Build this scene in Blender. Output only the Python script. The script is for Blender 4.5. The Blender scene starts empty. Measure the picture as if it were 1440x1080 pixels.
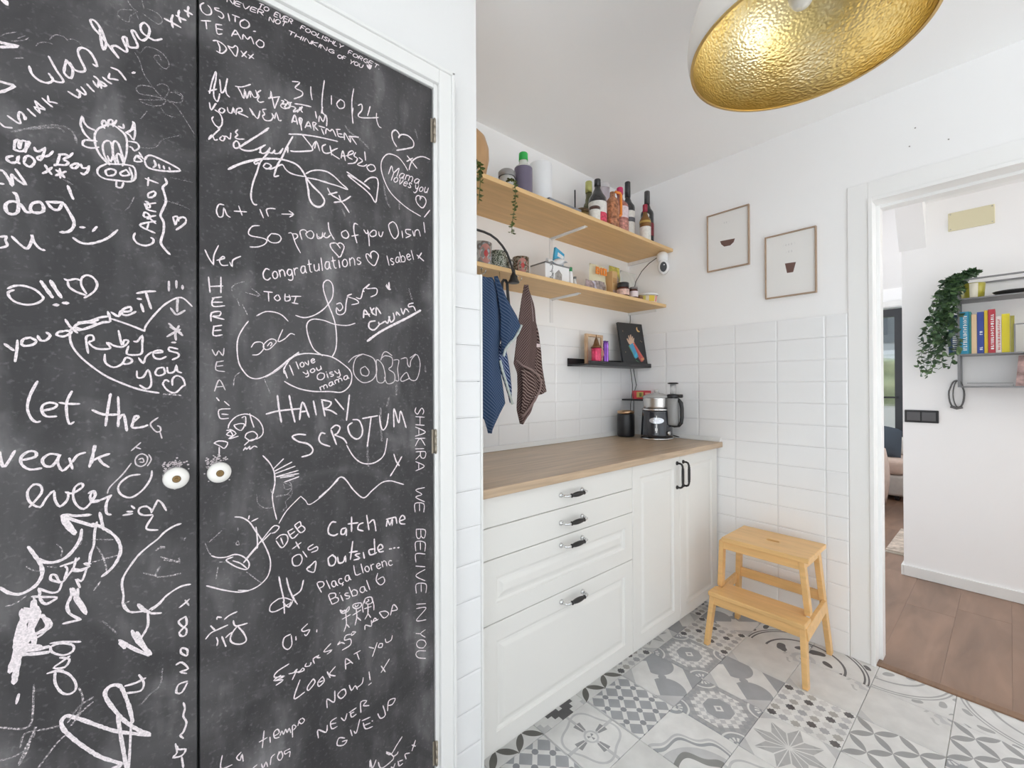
import bpy, bmesh, math, random
from math import sin, cos, pi, radians, sqrt
from mathutils import Vector, Matrix
random.seed(7)
S = bpy.context.scene
COL = S.collection
# ------------------------------------------------------------------ camera
cd = bpy.data.cameras.new('camera'); cam = bpy.data.objects.new('camera', cd); COL.objects.link(cam)
cd.sensor_width = 36.0; cd.lens = 36.0 * 601.44 / 1440.0; cd.clip_start = 0.02
YAW, PIT, ROL, HC = 0.8611, 0.0039, -0.0041, 1.2199
fw = Vector((cos(YAW) * cos(PIT), sin(YAW) * cos(PIT), sin(PIT))); rt = Vector((sin(YAW), -cos(YAW), 0)); up = rt.cross(fw)
r2 = rt * cos(ROL) + up * sin(ROL); u2 = -rt * sin(ROL) + up * cos(ROL)
M = Matrix((r2, u2, -fw)).transposed().to_4x4(); M.translation = Vector((0, 0, HC)); cam.matrix_world = M
S.camera = cam
# ------------------------------------------------------------------ world, lights, exposure
S.view_settings.view_transform = 'Standard'; S.view_settings.look = 'None'
S.view_settings.gamma = 1; S.view_settings.use_curve_mapping = False
S.view_settings.exposure = -0.72
w = bpy.data.worlds.new('sky'); S.world = w; w.use_nodes = True
wn = w.node_tree; bg = wn.nodes['Background']; bg.inputs[0].default_value = (0.80, 0.90, 1.0, 1); bg.inputs[1].default_value = 2.0

def area(name, loc, target, sx, sy, power, col=(1, 1, 1)):
    l = bpy.data.lights.new(name, 'AREA'); l.shape = 'RECTANGLE'; l.size = sx; l.size_y = sy; l.energy = power; l.color = col
    o = bpy.data.objects.new(name, l); COL.objects.link(o); o.location = loc
    d = Vector(target) - Vector(loc); o.rotation_euler = d.to_track_quat('-Z', 'Y').to_euler(); return o
area('window_daylight', (-0.2, -4.22, 1.35), (-0.2, -2.22, 2.75), 3.6, 1.9, 12, (1.0, 0.985, 0.965))
area('side_window_daylight', (-3.12, -1.6, 1.35), (-1.12, -1.5, 2.75), 2.6, 1.9, 46, (0.96, 0.98, 1.0))
sl_ = bpy.data.lights.new('sun', 'SUN'); sl_.energy = 34; sl_.angle = radians(2); sl_.color = (0.98, 0.99, 1.0)
so = bpy.data.objects.new('sun', sl_); COL.objects.link(so); so.rotation_euler = Vector((0.03, 0.80, -0.60)).to_track_quat('-Z', 'Y').to_euler()
area('hall_fill', (3.05, -2.25, 1.5), (3.05, 0, 2.0), 1.0, 1.8, 27, (1.0, 0.98, 0.95))  # fill light added inside the closed hall end, no window there
area('living_room_daylight', (5.2, 3.6, 1.5), (5.2, 0, 1.5), 2.4, 1.8, 85, (1, 1, 1))
S.cycles.max_bounces = 14; S.cycles.diffuse_bounces = 12; S.cycles.glossy_bounces = 4; S.cycles.transparent_max_bounces = 24
S.cycles.use_denoising = True

# ------------------------------------------------------------------ materials
def newmat(name):
    m = bpy.data.materials.new(name); m.use_nodes = True; return m, m.node_tree, m.node_tree.nodes['Principled BSDF']
def mat(name, col, rough=0.5, metal=0.0, spec=0.5, var=0.0, vscale=8.0, bump=0.0, bscale=60.0, coat=0.0, trans=0.0, stretch=None, emis=None, alpha=1.0):
    m, t, b = newmat(name); N = t.nodes; L = t.links
    c = tuple(col) + (1,)
    b.inputs['Base Color'].default_value = c; b.inputs['Roughness'].default_value = rough; b.inputs['Metallic'].default_value = metal
    b.inputs['Specular IOR Level'].default_value = spec; b.inputs['Coat Weight'].default_value = coat
    b.inputs['Transmission Weight'].default_value = trans; b.inputs['Alpha'].default_value = alpha
    tc = N.new('ShaderNodeTexCoord'); mp = N.new('ShaderNodeMapping'); L.new(tc.outputs['Object'], mp.inputs[0])
    if stretch: mp.inputs['Scale'].default_value = stretch
    if var > 0:
        n = N.new('ShaderNodeTexNoise'); n.inputs['Scale'].default_value = vscale; n.inputs['Detail'].default_value = 4; L.new(mp.outputs[0], n.inputs[0])
        r = N.new('ShaderNodeValToRGB'); r.color_ramp.elements[0].position = 0.3; r.color_ramp.elements[1].position = 0.7
        r.color_ramp.elements[0].color = tuple(max(0, x * (1 - var)) for x in col) + (1,); r.color_ramp.elements[1].color = tuple(min(1, x * (1 + var)) for x in col) + (1,)
        L.new(n.outputs[0], r.inputs[0]); L.new(r.outputs[0], b.inputs['Base Color'])
    if bump > 0:
        n2 = N.new('ShaderNodeTexNoise'); n2.inputs['Scale'].default_value = bscale; n2.inputs['Detail'].default_value = 3; L.new(mp.outputs[0], n2.inputs[0])
        bp = N.new('ShaderNodeBump'); bp.inputs['Strength'].default_value = bump; bp.inputs['Distance'].default_value = 0.002
        L.new(n2.outputs[0], bp.inputs['Height']); L.new(bp.outputs[0], b.inputs['Normal'])
    if emis: b.inputs['Emission Color'].default_value = tuple(emis[:3]) + (1,); b.inputs['Emission Strength'].default_value = emis[3]
    return m

class E_:                                   # tiny expression -> Math node compiler, for the printed tile patterns
    T = None
    def __init__(s, v): s.v = v
    @staticmethod
    def op(o, *a):
        n = E_.T.nodes.new('ShaderNodeMath'); n.operation = o
        for i, x in enumerate(a):
            x = x.v if isinstance(x, E_) else x
            if isinstance(x, (int, float)): n.inputs[i].default_value = x
            else: E_.T.links.new(x, n.inputs[i])
        return E_(n.outputs[0])
    def __add__(s, o): return E_.op('ADD', s, o)
    def __radd__(s, o): return E_.op('ADD', o, s)
    def __sub__(s, o): return E_.op('SUBTRACT', s, o)
    def __rsub__(s, o): return E_.op('SUBTRACT', o, s)
    def __mul__(s, o): return E_.op('MULTIPLY', s, o)
    def __rmul__(s, o): return E_.op('MULTIPLY', o, s)
    def __lt__(s, o): return E_.op('LESS_THAN', s, o)
    def __gt__(s, o): return E_.op('GREATER_THAN', s, o)
def ab(a): return E_.op('ABSOLUTE', a)
def mn(a, b): return E_.op('MINIMUM', a, b)
def mx(a, b): return E_.op('MAXIMUM', a, b)
def fl(a): return E_.op('FLOOR', a)
def fm(a, s): return E_.op('FLOORED_MODULO', a, s)
def hyp(a, b): return E_.op('SQRT', a * a + b * b)
def sn(a): return E_.op('SINE', a)
WT, LT, GT, DT = (0.84, 0.835, 0.82), (0.62, 0.62, 0.625), (0.40, 0.41, 0.43), (0.13, 0.125, 0.13)
P = 0.232
def tilemat(name, fn):
    m, t, b = newmat(name); E_.T = t; N = t.nodes; L = t.links
    tc = N.new('ShaderNodeTexCoord'); sp = N.new('ShaderNodeSeparateXYZ'); L.new(tc.outputs['Object'], sp.inputs[0])
    u = E_(sp.outputs[0]) * (1 / P); v = E_(sp.outputs[1]) * (1 / P)
    base, layers = fn(u, v)
    c = N.new('ShaderNodeRGB'); c.outputs[0].default_value = base + (1,); cur = c.outputs[0]
    for mask, col in layers:
        x = N.new('ShaderNodeMix'); x.data_type = 'RGBA'; L.new(mask.v, x.inputs[0]); L.new(cur, x.inputs[6]); x.inputs[7].default_value = col + (1,); cur = x.outputs[2]
    n = N.new('ShaderNodeTexNoise'); n.inputs['Scale'].default_value = 14; n.inputs['Detail'].default_value = 5; L.new(tc.outputs['Object'], n.inputs[0])
    x = N.new('ShaderNodeMix'); x.data_type = 'RGBA'; x.blend_type = 'MULTIPLY'; x.inputs[0].default_value = 0.16
    r = N.new('ShaderNodeMapRange'); L.new(n.outputs[0], r.inputs[0]); r.inputs[1].default_value = 0.3; r.inputs[2].default_value = 0.7; L.new(r.outputs[0], x.inputs[7]); L.new(cur, x.inputs[6])
    L.new(x.outputs[2], b.inputs['Base Color']); b.inputs['Roughness'].default_value = 0.42
    return m
def corner(u, v, sx=1, sy=1): return hyp(u - 0.5 * sx, v - 0.5 * sy)
def t_petals(col):
    def f(u, v):
        s = 0.5; p, q = u + v, u - v; L_ = []
        for a, b in ((p, q), (q, p)):
            uu = ab(fm(a, s) - s / 2) * (2 / s); vv = ab(fm(b + s / 2, s) - s / 2)
            L_.append((vv < (1 - uu * uu) * 0.078, col))
        return WT, L_
    return f
def t_lattice(u, v):
    p, q, s = u + v, u - v, 0.36
    fp = ab(fm(p, s) - s / 2); fq = ab(fm(q, s) - s / 2)
    return GT, [(fp < 0.05, WT), (fq < 0.05, WT), (hyp(fp, fq) < 0.07, (0.30, 0.31, 0.33)), (mn(ab(u) > 0.47, ab(u) < 0.9), LT)]
def t_checker(u, v):
    a, b = ab(u), ab(v); o = mx(mx(a, b), (a + b) * 0.72)
    n = 9.0; ch = fm(fl((u + v) * n) + fl((u - v) * n), 2.0) > 0.5
    c = hyp(0.5 - a, 0.5 - b)
    ring = mn(o > 0.22, o < 0.40)
    return GT, [(ring, WT), (mn(ring, ch), LT), (mn(o > 0.36, ch), (0.46, 0.46, 0.47)), ((a + b) < 0.085, WT), ((a + b) < 0.04, GT), (mn(c > 0.21, c < 0.24), WT), (c < 0.20, GT),
                (mn(ab(c - 0.10) < 0.035, sn(E_.op('ARCTAN2', 0.5 - a, 0.5 - b) * 12.0) > -0.2), WT), (c < 0.03, WT)]
def t_mosaic(u, v):
    s = 1 / 6.0
    x, y = ab(fm(u + 0.5, s) - s / 2), ab(fm(v + 0.5, s) - s / 2)
    i, j = fl((u + 0.5) * 6.0), fl((v + 0.5) * 6.0)
    st = mx(mx(x, y) < 0.050, (x + y) < 0.076)
    k = fm(i + j * 2.0, 5.0); k2 = fm(i + j, 2.0)
    return WT, [(st, (0.69, 0.68, 0.67)), (mn(st, k2 < 0.5), LT), (mn(st, mn(k > 0.5, k < 1.5)), (0.47, 0.455, 0.43)), (mn(st, mn(k > 2.5, k < 3.5)), (0.45, 0.45, 0.47)), (mn(st, k < 0.5), DT)]
def t_leafgrey(u, v):
    a = hyp(u + 0.24, v - 0.24) < 0.31; b = hyp(u - 0.24, v + 0.24) < 0.29
    return WT, [(mn(a, (u + v) < 0.22), GT), (mn(b, (u + v) < 0.25), GT), (hyp(u * 1.0, v * 1.0) < 0.07, GT), (mn(hyp(u + 0.1, v + 0.1) < 0.62, (u + v) < -0.62), GT), ((u + v) > 0.72, LT), (mn((u - v) > 0.62, u < 2), GT), ((v - u) > 0.66, LT)]
def t_star8(u, v):
    r = hyp(u, v); an = E_.op('ARCTAN2', v, u); k = ab(fm(an + pi / 8, pi / 4) - pi / 8)
    px, py = r * E_.op('COSINE', k), r * sn(k)
    ln = py < (0.49 - px) * 0.4837
    half = fm(an, pi / 4) > pi / 8
    o = (ab(u) + ab(v)) > 0.78
    return WT, [(o, LT), (ln, (0.52, 0.52, 0.52)), (mn(ln, px > 0.36), (0.46, 0.46, 0.46)), (mn(ln, ab(py - px * 0.414) < 0.010), WT), (mn(ln, py < 0.006), WT)]
def t_beige(u, v):
    c = corner(u, v, 1, 1); a = E_.op('ARCTAN2', u - 0.5, v - 0.5)
    w_ = sn(a * 9.0) * 0.02
    return (0.76, 0.755, 0.74), [(mn(mn(c > 0.28 + w_, c < 0.32 + w_), sn(a * 7.0) > -0.2), (0.56, 0.56, 0.55)), (mn(c > 0.12, c < 0.20 + w_), LT), ((u + v) < -0.78, LT), (c < 0.06, GT)]
def t_scroll(dk):
    def f(u, v):
        c = corner(u, v, -1, 1); c2 = corner(u, v, 1, 1)
        w_ = sn(u * 16.0) * 0.03 + sn(v * 13.0 + 1.0) * 0.03
        m = sn((u + w_) * 14.0) * sn((v - w_) * 12.0)
        return (0.76, 0.755, 0.74), [(mn(c > 0.9, c < 0.93), dk), (mn(c > 0.96, c < 0.985), dk), (mn(c > 0.62, c < 0.66), dk), (mn(mn(m > 0.35, m < 2), mn(c > 0.3, c < 0.60)), dk),
                    (mn(mn(m > 0.55, m < 2), mn(c > 1.0, c < 1.3)), dk), (mn(c > 0.12, c < 0.2), LT)]
    return f
def t_swirl(u, v):
    c = corner(u, v, -1, 1); c2 = corner(u, v, 1, -1); w_ = sn((u + v) * 9.0) * 0.045
    return WT, [(mn(c > 0.40 + w_, c < 0.50 + w_), (0.30, 0.30, 0.29)), (mn(c > 0.5 + w_, c < 0.62), LT), (mn(c > 0.70 + w_, c < 0.75 + w_), GT), (mn(c > 0.78 + w_, c < 0.82 + w_), LT), (c2 < 0.16, GT), (c2 < 0.09, WT)]
def t_medal(u, v):
    r = hyp(u, v); an = E_.op('ARCTAN2', v, u); w_ = sn(an * 4.0) * 0.03
    pet = mn(mn(r > 0.14, r < 0.30), sn(an * 4.0 + 1.57) > 0.55)
    return WT, [(mn(ab(u) < 0.025, r > 0.1), LT), (mn(ab(v) < 0.025, r > 0.1), LT), (ab(r - 0.42 + w_ * 1.4) < 0.018, LT), (ab(r - 0.1) < 0.015, LT), (pet, (0.33, 0.33, 0.34)), (mn(pet, ab(sn(an * 8.0)) < 0.25), WT), (mn(r < 0.06, sn(an * 3.0) > 0.4), (0.33, 0.33, 0.34))]
def t_steps(u, v):
    q = fl(u * 12.0) * (1 / 12.0); q2 = fl(v * 12.0) * (1 / 12.0)
    d = ab(q) + ab(q2)
    return WT, [(mn(d > 0.40, d < 0.60), DT), (mn(d > 0.12, d < 0.24), GT), (d > 0.85, LT)]
TM = {'p': tilemat('tile_petals_dark', t_petals((0.17, 0.165, 0.15))), 'q': tilemat('tile_petals_grey', t_petals((0.38, 0.38, 0.38))), 'l': tilemat('tile_lattice', t_lattice),
      'c': tilemat('tile_checker', t_checker), 'm': tilemat('tile_mosaic', t_mosaic), 'g': tilemat('tile_leafgrey', t_leafgrey), 's': tilemat('tile_star', t_star8),
      'b': tilemat('tile_beige', t_beige), 'd': tilemat('tile_scroll_dark', t_scroll(DT)), 'e': tilemat('tile_scroll_grey', t_scroll((0.42, 0.42, 0.42))), 'w': tilemat('tile_swirl', t_swirl),
      'f': tilemat('tile_medallion', t_medal), 't': tilemat('tile_steps', t_steps)}

PAINT = mat('wall_paint', (0.925, 0.925, 0.925), 0.6, var=0.012, vscale=2, bump=0.08, bscale=90)
CEIL = mat('ceiling_paint', (0.95, 0.95, 0.95), 0.7, var=0.012, vscale=2)
TRIMW = mat('trim_gloss_white', (0.80, 0.80, 0.785), 0.28)
TRIMD = mat('door_trim_white', (0.89, 0.89, 0.88), 0.3)
TILEW = mat('glazed_white_tile', (0.90, 0.905, 0.91), 0.10, var=0.012, vscale=5, coat=0.3, bump=0.05, bscale=14)
GROUT = mat('white_grout', (0.88, 0.88, 0.88), 0.8)
FGROUT = mat('floor_grout', (0.55, 0.55, 0.54), 0.8)
CAB = mat('cabinet_cream', (0.755, 0.745, 0.715), 0.34)
DARKGAP = mat('shadow_gap_board', (0.30, 0.29, 0.27), 0.7)
def wood(name, col, var, scale=4.0, stretch=(1, 12, 12), rough=0.4, dark=None):
    m, t, b = newmat(name); N = t.nodes; L = t.links
    tc = N.new('ShaderNodeTexCoord'); mp = N.new('ShaderNodeMapping'); L.new(tc.outputs['Object'], mp.inputs[0]); mp.inputs['Scale'].default_value = stretch
    oi = N.new('ShaderNodeObjectInfo'); ad = N.new('ShaderNodeVectorMath'); ad.operation = 'ADD'; L.new(mp.outputs[0], ad.inputs[0])
    ml = N.new('ShaderNodeMath'); ml.operation = 'MULTIPLY'; ml.inputs[1].default_value = 37.0; L.new(oi.outputs['Random'], ml.inputs[0]); L.new(ml.outputs[0], ad.inputs[1])
    n = N.new('ShaderNodeTexNoise'); n.inputs['Scale'].default_value = scale; n.inputs['Detail'].default_value = 6; n.inputs['Distortion'].default_value = 0.6; L.new(ad.outputs[0], n.inputs[0])
    r = N.new('ShaderNodeValToRGB'); e = r.color_ramp.elements; e[0].position = 0.28; e[1].position = 0.72
    dk = dark or tuple(x * (1 - var) for x in col)
    e[0].color = dk + (1,); e[1].color = tuple(min(1, x * (1 + var * 0.7)) for x in col) + (1,)
    L.new(n.outputs[0], r.inputs[0]); L.new(r.outputs[0], b.inputs['Base Color']); b.inputs['Roughness'].default_value = rough
    return m
WORKTOP = wood('worktop_oak', (0.50, 0.37, 0.25), 0.24, 3.0, (1.2, 16, 16), 0.33)
STOOLW = wood('stool_birch', (0.80, 0.49, 0.20), 0.12, 3.0, (14, 1.2, 14), 0.35)
SHELFW = wood('pine_board', (0.72, 0.475, 0.225), 0.10, 3.0, (1.2, 14, 14), 0.5)
HALLW = wood('brown_laminate', (0.265, 0.165, 0.115), 0.32, 2.4, (1.0, 4.0, 4), 0.33)
BLACKM = mat('black_satin', (0.018, 0.018, 0.02), 0.38)
BLACKG = mat('black_gloss', (0.02, 0.022, 0.03), 0.12, coat=0.5)
IRON = mat('dark_iron', (0.03, 0.028, 0.028), 0.4, metal=0.3)
CHROME = mat('chrome', (0.72, 0.72, 0.72), 0.16, metal=1.0)
STEEL = mat('brushed_steel', (0.62, 0.61, 0.60), 0.25, metal=1.0, var=0.05, vscale=20)
HINGE = mat('hinge_nickel', (0.42, 0.37, 0.30), 0.4, metal=0.8)
BRASS = mat('aged_brass', (0.40, 0.27, 0.11), 0.35, metal=0.9)
WHITEP = mat('white_plastic', (0.83, 0.83, 0.83), 0.35)
PORC = mat('white_porcelain', (0.88, 0.86, 0.82), 0.12, coat=0.4)

# ------------------------------------------------------------------ mesh helpers (all coordinates in metres, world axes)
LOC = {}
class MB:
    def __init__(s): s.v = []; s.f = []; s.m = []; s.sm = []
    def add(s, vs, fs, m=0, sm=False):
        n = len(s.v); s.v += [tuple(x) for x in vs]
        for f in fs: s.f.append(tuple(i + n for i in f)); s.m.append(m); s.sm.append(sm)
        return s
    def box(s, x0, x1, y0, y1, z0, z1, m=0):
        return s.add([(x0, y0, z0), (x1, y0, z0), (x1, y1, z0), (x0, y1, z0), (x0, y0, z1), (x1, y0, z1), (x1, y1, z1), (x0, y1, z1)],
                     [(3, 2, 1, 0), (4, 5, 6, 7), (0, 1, 5, 4), (1, 2, 6, 5), (2, 3, 7, 6), (3, 0, 4, 7)], m)
    def beam(s, a, b, w, d, m=0, side=(0, 1, 0), top=None):    # bar of section w x d from a to b
        a, b = Vector(a), Vector(b); t = (b - a).normalized(); sd = Vector(side); sd = (sd - t * sd.dot(t)).normalized(); o = t.cross(sd)
        w2, d2 = (w, d) if top is None else top; vs = []
        for p, ww, dd in ((a, w, d), (b, w2, d2)):
            vs += [p - sd * ww / 2 - o * dd / 2, p + sd * ww / 2 - o * dd / 2, p + sd * ww / 2 + o * dd / 2, p - sd * ww / 2 + o * dd / 2]
        return s.add(vs, [(0, 1, 2, 3)[::-1], (4, 5, 6, 7), (0, 1, 5, 4), (1, 2, 6, 5), (2, 3, 7, 6), (3, 0, 4, 7)], m)
    def lathe(s, prof, c, m=0, n=24, axis='z', sm=True, caps=True):
        vs = []; fs = []; k = len(prof)
        for r, h in prof:
            for i in range(n):
                a = 2 * pi * i / n; p = (r * cos(a), r * sin(a), h)
                if axis == 'y': p = (r * cos(a), h, -r * sin(a))
                if axis == 'x': p = (h, r * cos(a), r * sin(a))
                vs.append((c[0] + p[0], c[1] + p[1], c[2] + p[2]))
        for j in range(k - 1):
            for i in range(n): fs.append((j * n + i, j * n + (i + 1) % n, (j + 1) * n + (i + 1) % n, (j + 1) * n + i))
        s.add(vs, fs, m, sm)
        if caps:
            b = len(s.v) - len(vs)
            if prof[0][0] > 1e-5: s.f.append(tuple(b + i for i in range(n))[::-1]); s.m.append(m); s.sm.append(False)
            if prof[-1][0] > 1e-5: s.f.append(tuple(b + (k - 1) * n + i for i in range(n))); s.m.append(m); s.sm.append(False)
        return s
    def tube(s, path, r, m=0, n=8, closed=False, flat=1.0):
        path = [Vector(p) for p in path]; vs = []; fs = []; k = len(path); nr = None
        for i, p in enumerate(path):
            t = (path[(i + 1) % k] - path[i - 1]) if closed else (path[min(i + 1, k - 1)] - path[max(i - 1, 0)])
            t.normalize()
            if nr is None: nr = t.orthogonal().normalized()
            nr = (nr - t * nr.dot(t)).normalized(); b = t.cross(nr)
            rr = r[i] if isinstance(r, (list, tuple)) else r
            for j in range(n):
                a = 2 * pi * j / n; vs.append(p + nr * cos(a) * rr + b * sin(a) * rr * flat)
        for i in range(k if closed else k - 1):
            for j in range(n): fs.append((i * n + j, i * n + (j + 1) % n, ((i + 1) % k) * n + (j + 1) % n, ((i + 1) % k) * n + j))
        if not closed: fs.append(tuple(range(n))[::-1]); fs.append(tuple((k - 1) * n + j for j in range(n)))
        return s.add(vs, fs, m, True)
    def poly(s, pts, m=0): return s.add(pts, [tuple(range(len(pts)))], m)
    def prism(s, pts, off, m=0):             # pts polygon, extruded by vector off
        n = len(pts); o = Vector(off); vs = [Vector(p) for p in pts] + [Vector(p) + o for p in pts]
        return s.add(vs, [tuple(range(n))[::-1], tuple(range(n, 2 * n))] + [(i, (i + 1) % n, n + (i + 1) % n, n + i) for i in range(n)], m)
    def sheet(s, fn, nu, nv, m=0, mf=None):
        vs = [fn(i / nu, j / nv) for j in range(nv + 1) for i in range(nu + 1)]; b = len(s.v); s.v += [tuple(p) for p in vs]
        for j in range(nv):
            for i in range(nu):
                a = b + j * (nu + 1) + i; s.f.append((a, a + 1, a + nu + 2, a + nu + 1)); s.m.append(mf(i, j) if mf else m); s.sm.append(True)
        return s
    def build(s, name, mats, parent=None, bevel=0.0, seg=2, solid=0.0, fix=True, label=None):
        off = Vector(LOC.get(parent.name, (0, 0, 0))) if parent else Vector((0, 0, 0))
        me = bpy.data.meshes.new(name); me.from_pydata([Vector(p) - off for p in s.v], [], s.f)
        if not isinstance(mats, (list, tuple)): mats = [mats]
        for q in mats: me.materials.append(q)
        me.polygons.foreach_set('material_index', s.m); me.polygons.foreach_set('use_smooth', s.sm)
        if fix:
            b = bmesh.new(); b.from_mesh(me); bmesh.ops.recalc_face_normals(b, faces=b.faces); b.to_mesh(me); b.free()
        me.update()
        o = bpy.data.objects.new(name, me); COL.objects.link(o); o.parent = parent
        LOC[o.name] = tuple(off)
        if bevel: q = o.modifiers.new('bevel', 'BEVEL'); q.width = bevel; q.segments = seg; q.limit_method = 'ANGLE'; q.angle_limit = radians(40)
        if solid: q = o.modifiers.new('solid', 'SOLIDIFY'); q.thickness = solid; q.offset = 0
        if label: o['label'] = label
        return o
def tag(o, label, cat, group=None):
    o['label'] = label; o['category'] = cat
    if group: o['group'] = group
    return o
def thing(name, loc, label, cat, group=None):
    o = bpy.data.objects.new(name, None); COL.objects.link(o); o.location = loc; LOC[o.name] = tuple(loc); o.empty_display_size = 0.05
    return tag(o, label, cat, group)
def struct(o, label=None):
    o['kind'] = 'structure'
    if label: o['label'] = label
    return o
def copy_tree(o, parent=None):
    c = o.copy(); COL.objects.link(c); c.parent = parent; LOC[c.name] = LOC.get(o.name, (0, 0, 0))
    for ch in list(o.children): copy_tree(ch, c)
    return c
XR, YB, ZC = 2.4008, 1.6186, 2.4576        # right wall, back wall, ceiling
YW, XC = 1.0, 0.727                        # closet front face, closet side face

# ------------------------------------------------------------------ room shell
struct(MB().box(-3.36, 2.52, -4.5, 1.72, -0.06, -0.006).build('floor', FGROUT), 'kitchen floor bed under grey patterned cement tiles')
FLOOR = bpy.data.objects['floor']
struct(MB().box(-3.36, 2.53, -4.5, 1.72, ZC, ZC + 0.08).build('ceiling', CEIL), 'plain white kitchen ceiling')
# right wall with the doorway
DY0, DY1, DZ = -0.50, 0.384, 2.013          # doorway between y0 and y1
b = MB().box(XR, XR + 0.126, DY1 + 0.0165, 1.72, 0, ZC).box(XR, XR + 0.126, -4.5, DY0 - 0.0165, 0, ZC).box(XR, XR + 0.126, DY0 - 0.0165, DY1 + 0.0165, DZ + 0.0165, ZC)
WR = struct(b.build('wall_right', PAINT), 'white wall with the doorway, glossy white tiles on its lower half')
WB = struct(MB().box(XC - 0.5, XR, YB, YB + 0.1, 0, ZC).build('wall_back', PAINT), 'white wall of the counter niche')
# closet block: front wall around the two leaves
LX0, LX1, LZ = -0.424, 0.576, 2.003
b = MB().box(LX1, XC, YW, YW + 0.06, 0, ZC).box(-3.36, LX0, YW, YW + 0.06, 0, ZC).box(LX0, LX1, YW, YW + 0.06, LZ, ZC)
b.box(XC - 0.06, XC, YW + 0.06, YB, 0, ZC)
WL = struct(b.build('wall_left', mat('wall_paint_darkened', (0.80, 0.80, 0.795), 0.6, bump=0.08, bscale=90)), 'white closet wall around the chalkboard doors')  # white wall paint, darkened here to offset the strong window light
struct(MB().box(-1.86, XC - 0.06, YB, YB + 0.05, 0, ZC).build('wall_closet', DARKGAP))
# walls behind the camera with window openings
b = MB().box(-3.36, -2.1, -4.4, -4.3, 0, ZC).box(1.7, 2.53, -4.4, -4.3, 0, ZC).box(-2.1, 1.7, -4.4, -4.3, 0, 0.35).box(-2.1, 1.7, -4.4, -4.3, 2.35, ZC)
struct(b.build('wall_front', PAINT))
b = MB().box(-3.36, -3.28, -4.3, -3.0, 0, ZC).box(-3.36, -3.28, -0.2, 1.0, 0, ZC).box(-3.36, -3.28, -3.0, -0.2, 0, 0.35).box(-3.36, -3.28, -3.0, -0.2, 2.35, ZC)
struct(b.build('wall_side', PAINT))
def winframe(name, a, b_, z0, z1, axis, c):
    m = MB()
    def bx(p, q, r, s): 
        m.box(*((p, q, c, c + 0.05) if axis == 'y' else (c, c + 0.05, p, q)), r, s)
    bx(a, a + 0.05, z0, z1); bx(b_ - 0.05, b_, z0, z1); bx((a + b_) / 2 - 0.04, (a + b_) / 2 + 0.04, z0, z1); bx(a, b_, z0, z0 + 0.05); bx(a, b_, z1 - 0.05, z1)
    struct(m.build(name, TRIMW))
winframe('window_1', -2.1, 1.7, 0.35, 2.35, 'y', -4.37)
winframe('window_2', -3.0, -0.2, 0.35, 2.35, 'x', -3.34)

# floor tiles
tile_me = {}
def tile_mesh(key):
    if key in tile_me: return tile_me[key]
    h = P / 2 - 0.0008; c = h - 0.0012; z = 0.0
    m = MB().add([(-h, -h, -0.006), (h, -h, -0.006), (h, h, -0.006), (-h, h, -0.006), (-h, -h, -0.001), (h, -h, -0.001), (h, h, -0.001), (-h, h, -0.001), (-c, -c, z), (c, -c, z), (c, c, z), (-c, c, z)],
                 [(0, 1, 5, 4), (1, 2, 6, 5), (2, 3, 7, 6), (3, 0, 4, 7), (4, 5, 9, 8), (5, 6, 10, 9), (6, 7, 11, 10), (7, 4, 8, 11), (8, 9, 10, 11)])
    me = bpy.data.meshes.new('floor_tile'); me.from_pydata(m.v, [], m.f); me.materials.append(TM[key]); me.update(); tile_me[key] = me; return me
rows = {5: 'ptpmsgmb', 4: 'lflgcmgg', 3: 'mbwcgbdd', 2: 'qsfsmbdd', 1: 'gclwqbee', 0: 'lbmscqee', -1: 'sqbmwcdg', -2: 'lfwgsqbm'}
X0T, Y0T = 1.06 - P, 0.142 - P            # tile column 0 starts at x = .828
ROT = {'c': 0, 'm': 0, 'l': 0}
for j in range(-9, 8):
    for i in range(-11, 7):
        y0 = Y0T + P * j; x0 = X0T + P * i
        if y0 < -1.8 or x0 < -1.75: continue
        if y0 > 0.95 and x0 + P < XC: continue
        if y0 > 1.2 or x0 > XR: continue
        if j in rows and 0 <= i < 8: key = rows[j][i]
        else: key = 'plcmgsbdewfqt'[(i * 5 + j * 3 + (i * j) % 4) % 13]
        o = bpy.data.objects.new('floor_tile', tile_mesh(key)); COL.objects.link(o); o.parent = FLOOR
        o.location = (x0 + P / 2, y0 + P / 2, 0)
        o.rotation_euler.z = (pi / 2) * ((i * 3 + j * 7 + i * j) % 4 if key in 'bdegw' else 0)
# glazed wall tiles, each one its own piece
def wall_tile_mesh(wd, ht, name='wall_tile', th=0.0065, bv=0.006):
    g = 0.0005; a, c = wd / 2 - g, ht / 2 - g
    vs = [(-a, 0, -c), (a, 0, -c), (a, 0, c), (-a, 0, c), (-a, -th * 0.80, -c), (a, -th * 0.80, -c), (a, -th * 0.80, c), (-a, -th * 0.80, c),
          (-a + bv, -th, -c + bv), (a - bv, -th, -c + bv), (a - bv, -th, c - bv), (-a + bv, -th, c - bv)]
    me = bpy.data.meshes.new(name); me.from_pydata(vs, [], [(0, 1, 5, 4), (1, 2, 6, 5), (2, 3, 7, 6), (3, 0, 4, 7), (4, 5, 9, 8), (5, 6, 10, 9), (6, 7, 11, 10), (7, 4, 8, 11), (8, 9, 10, 11)])
    me.materials.append(TILEW); me.update(); return me
TW, THT = 0.2, 0.1027
full = wall_tile_mesh(TW, THT)
def put_tile(me, loc, rz, parent):
    o = bpy.data.objects.new('wall_tile', me); COL.objects.link(o); o.parent = parent; o.location = loc; o.rotation_euler.z = rz
random.seed(3)
halfr = wall_tile_mesh(0.085, THT)
endt = wall_tile_mesh(0.1, THT)
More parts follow.
